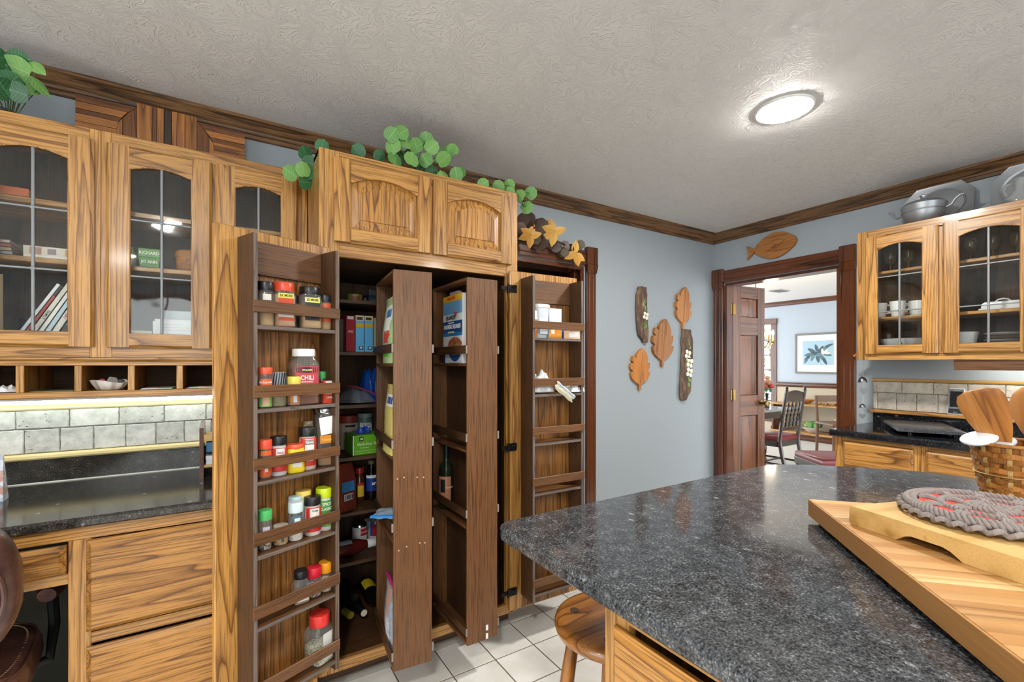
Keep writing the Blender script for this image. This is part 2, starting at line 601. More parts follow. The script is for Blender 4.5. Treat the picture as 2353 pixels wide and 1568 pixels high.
floor = struct('floor', MB().box(-3.6, XB + .06, -3.2, YW, -0.06, -0.0025), tile_base())
tb = MB().box(.0028, GS - .0028, .0028, GS - .0028, -0.0025, 0.0, .0018).mesh('tile', M_TILE, 0)
for i in range(-8, 11):
    for j in range(-6, 2):
        if j == 1:
            continue
        obj('tile', tb, floor, (GX + i * GS, GY + j * GS, 0))
tb2 = MB().box(.0028, GS - .0028, .0028, GS * .36, -0.0025, 0.0, .0018).mesh('tile', M_TILE, 0)
for i in range(-8, 11):
    obj('tile', tb2, floor, (GX + i * GS, GY + GS, 0))

struct('ceiling', MB().box(-3.6, XB + .12, -3.2, YW + .12, ZC, ZC + .1), M_CEIL)

DX0, DX1, DH = 1.34, 2.16, 2.0          # doorway in the cabinet wall
wm = MB()
wm.box(-3.6, DX0, YW, YW + .14, 0, ZC)
wm.box(DX0, DX1, YW, YW + .14, DH, ZC)
wm.box(DX1, XB + .12, YW, YW + .14, 0, ZC)
struct('wall_left', wm, M_WALL, smooth=0)
DY0, DY1 = 1.487, 2.36                   # doorway to the dining room
wm = MB()
wm.box(XB, XB + .12, -3.2, DY0, 0, ZC)
wm.box(XB, XB + .12, DY0, DY1, DH, ZC)
wm.box(XB, XB + .12, DY1, YW, 0, ZC)
struct('wall_far', wm, M_WALL, smooth=0)

# the rest of the kitchen shell: a wide window behind the viewer and an open archway at the side
w = MB()
w.box(-3.6, -1.5, -3.32, -3.2, 0, ZC)
w.box(1.9, XB + .12, -3.32, -3.2, 0, ZC)
w.box(-1.5, 1.9, -3.32, -3.2, 0, .95)
w.box(-1.5, 1.9, -3.32, -3.2, 2.1, ZC)
struct('wall_back', w, M_WALL, smooth=0)
w = MB()
w.box(-3.72, -3.6, -3.2, -1.6, 0, ZC)
w.box(-3.72, -3.6, .6, YW, 0, ZC)
w.box(-3.72, -3.6, -1.6, .6, 2.1, ZC)
struct('wall_side', w, M_WALL, smooth=0)
wk = struct('window_2', MB().box(-1.58, -1.5, -3.22, -3.17, .87, 2.18, .004).box(1.9, 1.98, -3.22, -3.17, .87, 2.18, .004).box(-1.5, 1.9, -3.22, -3.17, 2.1, 2.18, .004).box(-1.5, 1.9, -3.25, -3.15, .87, .95, .004), wood('mahogany', 'x'))
for i in range(4):
    part('pane', MB().box(-1.5 + .85 * i + .02, -1.5 + .85 * (i + 1) - .02, -3.262, -3.258, .95, 2.1), pane_glass('window_glass', 0.0), wk, smooth=0)
    if i:
        part('mullion', MB().box(-1.5 + .85 * i - .02, -1.5 + .85 * i + .02, -3.28, -3.24, .95, 2.1, .003), wood('mahogany', 'z'), wk)

# crown moulding
def crown_profile(w, z, s=1):
    return [(w, z), (w - s * .068, z), (w - s * .068, z - .014), (w - s * .058, z - .020), (w - s * .044, z - .036), (w - s * .030, z - .050), (w - s * .026, z - .060), (w - s * .016, z - .062), (w - s * .016, z - .078), (w, z - .080)]
struct('trim_1', MB().prism(crown_profile(YW, ZC), 'x', -3.6, XB), wood('crownwood', 'x'), smooth=20)
struct('trim_2', MB().prism([(a, b) for a, b in crown_profile(XB, ZC)], 'y', -3.2, YW), wood('crownwood', 'y'), smooth=20)

# casing of the doorway in the cabinet wall
CP = [(0, 0), (0, .016), (.006, .022), (.022, .022), (.026, .018), (.030, .022), (.060, .022), (.064, .018), (.068, .022), (.084, .022), (.090, .016), (.090, 0)]
def casing_left_wall():
    m = MB()
    m.slot(0)
    m.prism([(DX1 + .012 + a, YW - b) for a, b in CP], 'z', 0, DH - .02)
    m.prism([(DX0 - .012 - a, YW - b) for a, b in CP], 'z', 0, DH - .02)
    m.box(DX1 - .03, DX1, YW - .004, YW + .144, 0, DH - .02, .002)
    m.box(DX1 - .044, DX1 - .03, YW + .05, YW + .09, 0, DH - .02, .002)
    m.box(DX0, DX0 + .03, YW - .004, YW + .144, 0, DH - .02, .002)
    m.slot(1)
    m.prism([(YW - b, DH + .005 + a * 1.15) for a, b in CP], 'x', DX0 - .015, DX1 + .015)
    m.box(DX0, DX1, YW - .004, YW + .144, DH - .03, DH, .002)
    m.slot(0)
    for x in (DX0 - .057, DX1 + .057):
        m.box(x - .05, x + .05, YW - .036, YW, DH + .01, DH + .135, .004)
        m.loft([[(x - .05, YW, DH + .01), (x + .05, YW, DH + .01), (x + .05, YW - .036, DH + .01), (x - .05, YW - .036, DH + .01)],
                [(x - .044, YW, DH - .05), (x + .044, YW, DH - .05), (x + .044, YW - .027, DH - .05), (x - .044, YW - .027, DH - .05)]])
    return m
struct('trim_3', casing_left_wall(), [wood('mahogany', 'z'), wood('mahogany', 'x')], smooth=20)

def casing_far_wall():
    m = MB()
    m.slot(0)
    m.prism([(XB - b, DY0 - .010 - a) for a, b in CP], 'z', 0, DH - .02)
    m.prism([(XB - b, DY1 + .010 + a) for a, b in CP], 'z', 0, DH - .02)
    m.box(XB - .004, XB + .124, DY0 - .01, DY0 + .02, 0, DH - .02, .002)
    m.box(XB - .004, XB + .124, DY1 - .02, DY1 + .01, 0, DH - .02, .002)
    m.slot(1)
    m.prism([(XB - b, DH + .005 + a * 1.15) for a, b in CP], 'y', DY0 - .015, DY1 + .015)
    m.box(XB - .004, XB + .124, DY0, DY1, DH - .022, DH, .002)
    m.slot(0)
    for y in (DY0 - .055, DY1 + .055):
        m.box(XB - .036, XB, y - .05, y + .05, DH + .01, DH + .125, .004)
        m.loft([[(XB, y - .05, DH + .01), (XB, y + .05, DH + .01), (XB - .036, y + .05, DH + .01), (XB - .036, y - .05, DH + .01)],
                [(XB, y - .044, DH - .05), (XB, y + .044, DH - .05), (XB - .027, y + .044, DH - .05), (XB - .027, y - .044, DH - .05)]])
    # the same flat casing on the dining side
    for y0, y1 in ((DY0 - .1, DY0 - .005), (DY1 + .005, DY1 + .1)):
        m.box(XB + .12, XB + .14, y0, y1, 0, DH, .003)
    m.slot(1)
    m.box(XB + .12, XB + .14, DY0 - .1, DY1 + .1, DH, DH + .1, .003)
    return m
struct('trim_4', casing_far_wall(), [wood('mahogany', 'z'), wood('mahogany', 'y')], smooth=20)

# narrow panelled door leaf swung into the dining room
def door_leaf():
    W, T = .41, .036
    st = .092
    rails = [(.01, .25), (.84, 1.02), (1.556, 1.716), (1.885, 1.99)]
    m = MB()
    m.slot(0)
    m.box(0, st, 0, T, .01, 1.99, .002)
    m.box(W - st, W, 0, T, .01, 1.99, .002)
    m.slot(1)
    for z0, z1 in rails:
        m.box(st, W - st, 0.001, T - .001, z0, z1, .002)
    d = obj('door_1', m.mesh('door_1', [wood('walnutdoor', 'z'), wood('walnutdoor', 'x')]), None, (XB + .085, DY1 - .022, 0), math.radians(-7.2))
    d['kind'] = 'structure'
    for (a, b), (c, e) in zip(rails, rails[1:]):
        x0, x1, z0, z1 = st, W - st, b, c
        k = .035
        pm = MB()
        pm.loft([[(x0, .012, z0), (x1, .012, z0), (x1, .012, z1), (x0, .012, z1)],
                 [(x0 + .008, .012, z0 + .008), (x1 - .008, .012, z0 + .008), (x1 - .008, .012, z1 - .008), (x0 + .008, .012, z1 - .008)],
                 [(x0 + k, .004, z0 + k), (x1 - k, .004, z0 + k), (x1 - k, .004, z1 - k), (x0 + k, .004, z1 - k)]])
        pm.box(x0, x1, .012, .024, z0, z1)
        part('panel', pm, wood('walnutdoor', 'z'), d)
    for z in (1.78, 1.03, .27):
        h = MB().lathe([(.006, -.05), (.0065, -.048), (.0065, .048), (.006, .05)], 10, (-.008, -.006, z))
        h.box(-.008, .024, -.0035, 0, z - .045, z + .045)
        h.box(-.03, -.008, -.0035, 0, z - .045, z + .045)
        part('hinge', h, M_BRASS, d)
    k = MB().lathe([(.026, 0), (.026, .004), (.012, .008), (.010, .03), (.016, .034), (.027, .045), (.029, .055), (.024, .066), (.0, .068)], 16)
    k.xf(Matrix.Rotation(PI / 2, 4, 'X'))
    part('door_knob', k, M_BRASS, d, (W - .045, 0, .945))
    return d
door_leaf()

# ------------------------------------------------------------------ dining room beyond the doorway
DXB = 8.65
M_WALL2 = wall_paint('dining_paint', '#aab3bd')
M_WAIN = wall_paint('wainscot_paint', '#b5a993')
struct('dining_floor', MB().box(XB + .06, DXB + .1, -1.5, 6.1, -0.06, -0.001), plain('pale_carpet', '#c6c0b7', 0.9, noise=.25, nscale=180))
struct('dining_ceiling', MB().box(XB + .12, DXB + .1, -1.5, 6.1, ZC, ZC + .1), plain('dining_plaster', '#d3d2d2', 0.8, noise=.05, nscale=90))
WY0, WY1, WZ0, WZ1 = 4.63, 5.45, .32, 2.04
w = MB()
w.box(DXB, DXB + .12, -1.5, WY0, .86, ZC)
w.box(DXB, DXB + .12, WY1, 6.1, .86, ZC)
w.box(DXB, DXB + .12, WY0, WY1, WZ1, ZC)
struct('wall_dining', w, M_WALL2, smooth=0)
w = MB()
w.box(DXB - .004, DXB + .12, -1.5, WY0, 0, .90)
w.box(DXB - .004, DXB + .12, WY1, 6.1, 0, .90)
w.box(DXB - .004, DXB + .12, WY0, WY1, 0, WZ0)
struct('wall_wainscot', w, M_WAIN, smooth=0)
struct('wall_dining_near', MB().box(XB + .0, XB + .12, YW + .14, 6.1, 0, ZC), M_WALL2, smooth=0)
struct('trim_5', MB().prism(crown_profile(DXB, ZC), 'y', -1.5, 6.0), wood('mahogany', 'y'), smooth=20)
struct('trim_6', MB().prism([(DXB, .88), (DXB - .022, .885), (DXB - .03, .90), (DXB - .018, .915), (DXB - .018, .945), (DXB - .034, .955), (DXB - .034, .968), (DXB, .97)], 'y', -1.5, WY0 - .09), wood('mahogany', 'y'), smooth=20)
struct('baseboard_dining', MB().box(DXB - .022, DXB - .004, -1.5, WY0, 0, .14, .004), wood('mahogany', 'y'))

# tall window with dark glazing bars
win = struct('window_1', MB().box(DXB - .02, DXB + .02, WY0 - .1, WY0, WZ0 - .1, WZ1, .004).box(DXB - .02, DXB + .02, WY1, WY1 + .1, WZ0 - .1, WZ1, .004).box(DXB - .02, DXB + .02, WY0, WY1, WZ0 - .1, WZ0, .004), wood('mahogany', 'z'))
part('window_head', MB().box(DXB - .028, DXB + .02, WY0 - .11, WY1 + .11, WZ1, WZ1 + .1, .004), wood('mahogany', 'y'), win)
bars = MB()
nr, nc = 6, 3
for i in range(1, nr):
    z = WZ0 + (WZ1 - WZ0) * i / nr
    bars.box(DXB + .05, DXB + .066, WY0, WY1, z - .008, z + .008)
for j in range(1, nc):
    y = WY0 + (WY1 - WY0) * j / nc
    bars.box(DXB + .05, DXB + .066, y - .008, y + .008, WZ0, WZ1)
part('glazing_bars', bars, M_IRON, win)
pg = pane_glass('window_glass', 0.0)
for i in range(nr):
    for j in range(nc):
        z0 = WZ0 + (WZ1 - WZ0) * i / nr + .008
        y0 = WY0 + (WY1 - WY0) * j / nc + .008
        part('pane', MB().box(DXB + .056, DXB + .06, y0, y0 + (WY1 - WY0) / nc - .016, z0, z0 + (WZ1 - WZ0) / nr - .016), pg, win, smooth=0)

# hall behind the doorway in the cabinet wall
M_HALL = wall_paint('hall_paint', '#85806f')
h = MB()
h.box(.5, 3.3, 3.62, 3.72, 0, ZC)
h.box(.4, .5, YW + .14, 3.72, 0, ZC)
h.box(3.3, 3.4, YW + .14, 3.72, 0, ZC)
struct('wall_hall', h, M_HALL, smooth=0)
struct('hall_ceiling', MB().box(.4, 3.4, YW + .14, 3.72, ZC, ZC + .1), M_HALL)
struct('hall_floor', MB().box(.4, 3.4, YW, 3.72, -.06, -.001), plain('hall_boards', '#6a5238', .5))
# ------------------------------------------------------------------ recessed ceiling lights
def emission_mat(name, col, strength):
    t = NT(name)
    t.p(Base_Color=lin('#ffffff'), Emission_Color=col, Emission_Strength=strength)
    MATS[name] = t.m
    return t.m
M_LED = emission_mat('led_diffuser', (1.0, .965, .915, 1), LAMP_STRENGTH)
M_RING = plain('white_trim_ring', '#e9e9e6', .4)
def ceiling_light(x, y, label):
    t = thing('ceiling_light', label, 'ceiling light', (x, y, ZC), 0, 'recessed ceiling lights')
    part('trim_ring', MB().lathe([(.118, 0), (.117, -.004), (.112, -.008), (.108, -.008), (.106, -.003), (.106, 0)], 40), M_RING, t)
    part('diffuser', MB().lathe([(.1055, -.003), (.103, -.009), (.092, -.014), (.06, -.018), (.03, -.0195), (.001, -.020)], 40), M_LED, t)
    return t
ceiling_light(2.11, 1.073, 'round recessed ceiling light glowing white above the kitchen island')
ceiling_light(-.41, -.34, 'recessed ceiling light overhead between the desk and the island')
ceiling_light(2.11, -1.4, 'added, unseen ceiling light overhead beyond the island and its boards')  # this lamp and the next two are added out of view to brighten the room
ceiling_light(-.95, -2.1, 'added, unseen ceiling light overhead near the wide kitchen window')
ceiling_light(-2.5, -.2, 'added, unseen ceiling light overhead by the open archway')
# ------------------------------------------------------------------ cabinet helpers (front faces -y, x to the right)
OZ, OX = wood('oak', 'z'), wood('oak', 'x')
def col_(h): return plain('paint_' + h.lstrip('#'), h, .45)

def bevel_slab(m, x0, x1, z0, z1, yb, yf, lip=.012, drop=.010):
    """door or drawer front with a sloping lip round its edge: back at yb, face at yf (yf < yb)"""
    ring = lambda i, y: [(x0 + i, y, z0 + i), (x1 - i, y, z0 + i), (x1 - i, y, z1 - i), (x0 + i, y, z1 - i)]
    return m.loft([ring(0, yb), ring(0, yf + drop), ring(lip, yf)])

def glass_door(root, x0, x1, z0, z1, yf, yb, stile=.065, bot=.052, top=.062, rise=.022, hz=(1.622, 1.827)):
    gx0, gx1, gz0, gz1 = x0 + stile, x1 - stile, z0 + bot, z1 - top
    m = MB()
    lip = .010
    m.slot(0)
    for a, b, s in ((x0, gx0, 1), (gx1, x1, -1)):
        o, i = (a, b) if s == 1 else (b, a)
        m.prism([(o, yb), (o, yf + .009), (o + s * lip, yf), (i, yf), (i, yb)], 'z', z0 + .002, z1 - .002)
    m.slot(1)
    m.prism([(yb, z0), (yf + .009, z0), (yf, z0 + lip), (yf, gz0), (yb, gz0)], 'x', gx0, gx1)
    lo = arc(gx0, gx1, gz1, rise)
    m.strip(lo, [(u, z1 - lip) for u, _ in lo], 'y', yf, yb)
    m.prism([(yb, z1), (yf + .009, z1), (yf, z1 - lip), (yb, z1 - lip)], 'x', gx0, gx1)
    d = part('door', m, [OZ, OX], root)
    # beading round the glass
    bd = MB()
    pts = [(gx0, gz0), (gx1, gz0)] + [p for p in reversed(lo)]
    bd.tube([(u, yf + .004, v) for u, v in pts], .004, 6, closed=True)
    part('bead', bd, wood('oakpanel', 'z'), d)
    # leaded panes, three rows of two
    ym = (yf + yb) / 2
    cx = (gx0 + gx1) / 2
    cols = [(gx0, cx), (cx, gx1)]
    rows = [gz0] + list(hz) + [None]
    for ci, (a, b) in enumerate(cols):
        for r in range(3):
            if r < 2:
                pm = MB().box(a, b, ym - .0015, ym + .0015, rows[r], rows[r + 1])
            else:
                top_ = [p for p in arc(gx0, gx1, gz1 + .004, rise, 12)]
                seg = top_[:7] if ci == 0 else top_[6:]
                pm = MB().strip([(u, rows[2]) for u, _ in seg], seg, 'y', ym - .0015, ym + .0015)
            part('pane', pm, M_GLASS, d, smooth=0)
    c = MB()
    c.box(cx - .0045, cx + .0045, ym - .005, ym + .005, gz0, gz1, .002)
    for z in hz:
        c.box(gx0, gx1, ym - .0045, ym + .0045, z - .0035, z + .0035, .0015)
    for z in hz:
        c.ball((cx, ym - .003, z), .008, 8, 6, (1, .5, 1))
    c.box(gx0, gx0 + .003, ym - .005, ym + .005, gz0, gz1 - rise)
    c.box(gx1 - .003, gx1, ym - .005, ym + .005, gz0, gz1 - rise)
    part('lead_came', c, M_LEAD, d)
    return d

def raised_door(root, x0, x1, z0, z1, yf, yb, stile=.062, bot=.058, top=.058, rise=.036):
    gx0, gx1, gz0, gz1 = x0 + stile, x1 - stile, z0 + bot, z1 - top
    m = MB()
    lip = .010
    m.slot(0)
    for a, b, s in ((x0, gx0, 1), (gx1, x1, -1)):
        o, i = (a, b) if s == 1 else (b, a)
        m.prism([(o, yb), (o, yf + .009), (o + s * lip, yf), (i - s * .004, yf), (i, yf + .004), (i, yb)], 'z', z0 + .002, z1 - .002)
    m.slot(1)
    m.prism([(yb, z0), (yf + .009, z0), (yf, z0 + lip), (yf, gz0 - .004), (yf + .004, gz0), (yb, gz0)], 'x', gx0, gx1)
    lo = arc(gx0, gx1, gz1, rise)
    m.strip(lo, [(u, z1 - lip) for u, _ in lo], 'y', yf, yb)
    m.prism([(yb, z1), (yf + .009, z1), (yf, z1 - lip), (yb, z1 - lip)], 'x', gx0, gx1)
    d = part('door', m, [OZ, OX], root)
    def outline(i, y):
        a = arc(gx0 + i, gx1 - i, gz1 - i, rise)
        return [(gx0 + i, y, gz0 + i), (gx1 - i, y, gz0 + i)] + [(u, y, v) for u, v in reversed(a)]
    pm = MB().loft([outline(0, yb - .004), outline(0, yf + .014), outline(.005, yf + .014), outline(.037, yf + .0055), outline(.038, yf + .0015)])
    part('raised_panel', pm, wood('oakpanel', 'z'), d, smooth=0)
    return d

def carcass(root, W, yf, yb, z0, z1, shelves=(), inner='oakpanel', t=.018, back=True):
    ix, iz = wood(inner, 'x'), wood(inner, 'z')
    for a in (0, W - t):
        part('side_panel', MB().box(a, a + t, yf + .02, yb, z0, z1), iz if a else OZ, root)
    part('top_panel', MB().box(t, W - t, yf + .02, yb, z1 - t, z1), ix, root)
    part('bottom_panel', MB().box(t, W - t, yf + .02, yb, z0, z0 + t), OX, root)
    if back:
        part('back_panel', MB().box(t, W - t, yb - .008, yb, z0 + t, z1 - t), wood('pantrydark', 'z'), root)
    for z in shelves:
        part('shelf', MB().box(t + .001, W - t - .001, yf + .05, yb - .01, z - t, z, .002), OX, root)

def face_frame(root, yf, stiles, rails):
    """stiles: (x0,x1,z0,z1); rails: (x0,x1,z0,z1)"""
    for s in stiles:
        part('face_stile', MB().box(s[0], s[1], yf, yf + .02, s[2], s[3], .0012), OZ, root)
    for r_ in rails:
        part('face_rail', MB().box(r_[0], r_[1], yf, yf + .02, r_[2], r_[3], .0012), OX, root)

# ------------------------------------------------------------------ upper glass cabinets over the desk
UF = 2.150                      # face frame plane
def upper(name, label, x0, W, doors, z0=1.325, z1=2.134):
    root = thing(name, label, 'cabinet', (x0, UF, 0), 0, 'glass cabinets over the desk')
    yb = YW - UF - .002
    carcass(root, W, 0, yb, z0, z1, (1.671, 1.873))
    xs = [0]
    for a, b in doors:
        xs += [a - x0, b - x0]
    st = [(0, doors[0][0] - x0 + .014, z0, z1), (doors[-1][1] - x0 - .014, W, z0, z1)]
    for (a, b), (c, e) in zip(doors, doors[1:]):
        st.append((b - x0 - .012, c - x0 + .012, z0 + .05, z1 - .05))
    face_frame(root, 0, st, [(st[0][1], st[1][0], z0, z0 + .05), (st[0][1], st[1][0], z1 - .052, z1)])
    for a, b in doors:
        glass_door(root, a - x0, b - x0, 1.360, 2.092, -.02, -.001)
    return root
upper('glass_cabinet', 'oak glass-door cabinet holding cookbooks, with slanted book row on the bottom shelf', -1.040, .662, [(-1.012, -.705), (-.700, -.393)])
upper('glass_cabinet', 'oak glass-door cabinet beside the pantry, with green recipe boxes and white papers inside', -.378, .676, [(-.362, -.046), (-.036, .262)])
# moulding under the cabinets, above the pigeonholes
wsingle('light_rail', MB().prism([(UF - .012, 1.324), (UF - .012, 1.318), (UF - .004, 1.312), (UF + .03, 1.312), (UF + .03, 1.324)], 'x', -1.04, .298), OX, 'narrow oak moulding strip between the glass cabinets and the pigeonholes', 'moulding', (-.37, UF, 1.312))

# pigeonhole shelf
ph = thing('pigeonhole_shelf', 'oak pigeonhole shelf with small open compartments above the desk', 'shelf', (-.37, UF, 1.182))
def P_(m, name, mat): return wpart(name, m, mat, ph)
P_(MB().box(-1.04, .298, UF - .004, YW - .003, 1.184, 1.206, .002), 'bottom_board', OX)
P_(MB().box(-1.04, .298, UF - .004, YW - .003, 1.296, 1.3115, .002), 'top_board', OX)
P_(MB().box(-1.04, .298, YW - .012, YW - .003, 1.206, 1.296), 'back_panel', wood('pantrydark', 'x'))
for k in range(-3, 6):
    xx = -.437 + .1433 * k
    P_(MB().box(xx - .010, xx + .010, UF - .002, YW - .012, 1.206, 1.296, .0015), 'divider', OZ)

# ------------------------------------------------------------------ backsplash over the desk
bs = thing('desk_backsplash', 'grey travertine tile backsplash above the desk with pale wooden trims', 'backsplash', (-.4, YW, .931))
wpart('mortar_bed', MB().box(-1.8, .299, YW - .008, YW, .931, 1.146), plain('mortar', '#8f8d84', .8, noise=.2), bs)
def trav_tile(root, x0, x1, z0, z1, k):
    rr = random.Random(k)
    j = lambda: rr.uniform(-.0012, .0012)
    g = .0013
    n = 7
    def edge(ax, ay, bx, by):
        return [(ax + (bx - ax) * i / n + j(), ay + (by - ay) * i / n + j()) for i in range(n)]
    a, b, c, d = (x0 + g, z0 + g), (x1 - g, z0 + g), (x1 - g, z1 - g), (x0 + g, z1 - g)
    out = edge(*a, *b) + edge(*b, *c) + edge(*c, *d) + edge(*d, *a)
    cx, cz = (x0 + x1) / 2, (z0 + z1) / 2
    sh = lambda p, i: (p[0] + (i if p[0] < cx else -i), p[1] + (i if p[1] < cz else -i))
    ins = [(cx + (p[0] - cx) * (1 - .003 / (x1 - x0) * 2), cz + (p[1] - cz) * (1 - .003 / (z1 - z0) * 2)) for p in out]
    return MB().loft([[(u, -.004, v) for u, v in out], [(u, -.013, v) for u, v in out], [(u, -.0155, v) for u, v in ins]])
k = 0
x = -.676 - .15 * 5
while x < .295:
    x1 = min(x + .15, .297)
    wpart('tile', trav_tile(bs, x, x1, 1.0505, 1.1225, k).xf(Matrix.Translation((0, YW, 0))), M_TRAV, bs)
    x += .15
    k += 1
x = -.653 - .0995 * 8
while x < .295:
    x1 = min(x + .0995, .297)
    wpart('tile', trav_tile(bs, x, x1, .957, 1.0495, k).xf(Matrix.Translation((0, YW, 0))), M_TRAV, bs)
    x += .0995
    k += 1
M_PALE = wood('creamtrim', 'x')
wpart('upper_trim', MB().prism([(YW, 1.123), (YW - .018, 1.123), (YW - .024, 1.129), (YW - .024, 1.138), (YW - .018, 1.145), (YW, 1.145)], 'x', -1.8, .299), M_PALE, bs)
wpart('lower_trim', MB().prism([(YW, .932), (YW - .022, .932), (YW - .030, .939), (YW - .030, .949), (YW - .022, .956), (YW, .956)], 'x', -1.8, .299), M_PALE, bs)

# ------------------------------------------------------------------ desk
wsingle('desk_counter', MB().loft([[(-1.9, y, z) for y, z in pr] for pr in [[(1.846, .811), (1.841, .816), (1.841, .834), (1.848, .841), (YW - .022, .841), (YW - .022, .930), (YW - .002, .930), (YW - .002, .811)]]] + [[(.299, y, z) for y, z in [(1.846, .811), (1.841, .816), (1.841, .834), (1.848, .841), (YW - .022, .841), (YW - .022, .930), (YW - .002, .930), (YW - .002, .811)]]]), granite('granite_brown', '#1b1917', '#3c3935', '#85817a', .13), 'polished dark granite desk counter with a low granite upstand', 'countertop', (-.4, 2.1, .811), smooth=0)
wsingle('caulk_line', MB().prism([(YW - .0222, .8412), (YW - .0265, .8412), (YW - .0222, .8455)], 'x', -1.9, .299), col_('#b9b7b0'), 'thin pale caulk line where the desk counter meets its upstand', 'caulk', (-.4, YW - .024, .8412))
dk = thing('desk_cabinet', 'oak desk base with kneehole, pencil drawer and deep drawers below the desk counter', 'desk', (-.4, 1.866, 0))
DF = 1.866
def D_(m, name, mat): return wpart(name, m, mat, dk)
D_(MB().box(-1.8, .298, DF, DF + .02, .768, .8105, .001), 'face_rail', OX)
D_(MB().box(-1.06, -.402, DF, DF + .02, .640, .672, .001), 'face_rail', OX)
D_(MB().box(-.402, -.350, DF, DF + .02, .10, .768, .001), 'face_stile', OZ)
D_(MB().box(-1.10, -1.06, DF, DF + .02, .10, .768, .001), 'face_stile', OZ)
D_(MB().box(.27, .298, DF, DF + .02, .10, .768, .001), 'face_stile', OZ)
D_(MB().box(-.350, .27, DF, DF + .02, .445, .480, .001), 'face_rail', OX)
D_(MB().box(-.350, .27, DF, DF + .02, .10, .150, .001), 'face_rail', OX)
D_(MB().box(-.402, -.384, DF + .02, YW - .01, .02, .81), 'side_panel', wood('pantrydark', 'z'))
D_(MB().box(-1.06, -1.042, DF + .02, YW - .01, .02, .81), 'side_panel', wood('pantrydark', 'z'))
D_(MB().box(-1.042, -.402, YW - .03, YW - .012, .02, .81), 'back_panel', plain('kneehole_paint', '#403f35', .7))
D_(MB().box(.280, .298, DF + .02, YW - .01, .0, .81), 'side_panel', OZ)
D_(MB().box(-.384, .28, DF + .075, DF + .09, 0, .10), 'toe_kick', wood('pantrydark', 'x'))
def drawer(root, x0, x1, z0, z1, yf, grain=None):
    m = bevel_slab(MB(), x0, x1, z0, z1, yf - .001, yf - .021, .014, .012)
    return wpart('drawer_front', m, grain or OX, root)
drawer(dk, -1.05, -.404, .674, .760, DF, wood('oakpanel', 'x'))
drawer(dk, -.360, .268, .487, .766, DF, wood('oakpanel', 'x'))
drawer(dk, -.360, .268, .150, .438, DF, wood('oakpanel', 'x'))

# ------------------------------------------------------------------ pantry
PF, PX0, PX1 = 1.866, .301, 1.204
pn = thing('pantry_cabinet', 'tall oak pantry cabinet standing open with swing-out shelf racks', 'pantry', (.75, PF, 0))
def A_(m, name, mat): return wpart(name, m, mat, pn)
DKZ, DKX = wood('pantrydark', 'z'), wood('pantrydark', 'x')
A_(MB().box(PX0, PX0 + .018, PF + .02, YW - .002, .098, 2.134), 'side_panel', OZ)
A_(MB().box(PX1 - .018, PX1, PF + .02, YW - .002, .098, 2.134), 'side_panel', OZ)
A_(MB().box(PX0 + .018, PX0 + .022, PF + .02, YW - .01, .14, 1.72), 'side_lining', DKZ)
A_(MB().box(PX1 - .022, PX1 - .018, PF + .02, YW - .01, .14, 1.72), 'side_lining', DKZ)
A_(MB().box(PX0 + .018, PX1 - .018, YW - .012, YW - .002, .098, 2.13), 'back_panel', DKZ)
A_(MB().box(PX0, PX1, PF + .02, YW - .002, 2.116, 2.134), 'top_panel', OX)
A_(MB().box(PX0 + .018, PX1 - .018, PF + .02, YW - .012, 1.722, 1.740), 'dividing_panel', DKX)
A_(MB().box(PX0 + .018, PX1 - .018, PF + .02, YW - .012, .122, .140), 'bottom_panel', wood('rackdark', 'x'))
A_(MB().box(PX0, .375, PF, PF + .02, .098, 2.134, .0012), 'face_stile', OZ)
A_(MB().box(1.139, PX1, PF, PF + .02, .098, 2.134, .0012), 'face_stile', OZ)
A_(MB().box(.375, 1.139, PF, PF + .02, 2.08, 2.134, .0012), 'face_rail', OX)
A_(MB().box(.375, 1.139, PF, PF + .02, 1.722, 1.79, .0012), 'face_rail', OX)
A_(MB().box(.375, 1.139, PF, PF + .02, .098, .143, .0012), 'face_rail', OX)
A_(MB().box(.735, .779, PF, PF + .02, 1.79, 2.08, .0012), 'face_stile', OZ)
A_(MB().box(PX0, PX1, PF + .085, PF + .1, 0, .098), 'toe_kick', wood('rackdark', 'x'))
A_(MB().prism([(PF + .085, 0), (PF + .065, 0), (PF + .067, .012), (PF + .075, .018), (PF + .085, .02)], 'x', PX0, PX1), 'shoe_moulding', plain('grey_shoe', '#8f8b82', .5))
for z in (1.595, 1.357, 1.114, .874, .622, .395):
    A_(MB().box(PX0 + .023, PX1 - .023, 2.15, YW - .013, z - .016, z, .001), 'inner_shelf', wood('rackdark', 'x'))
L0 = pn.location
for a, b in ((.353, .751), (.763, 1.164)):
    raised_door(pn, a - L0[0], b - L0[0], 1.777, 2.106, -.021, -.001)

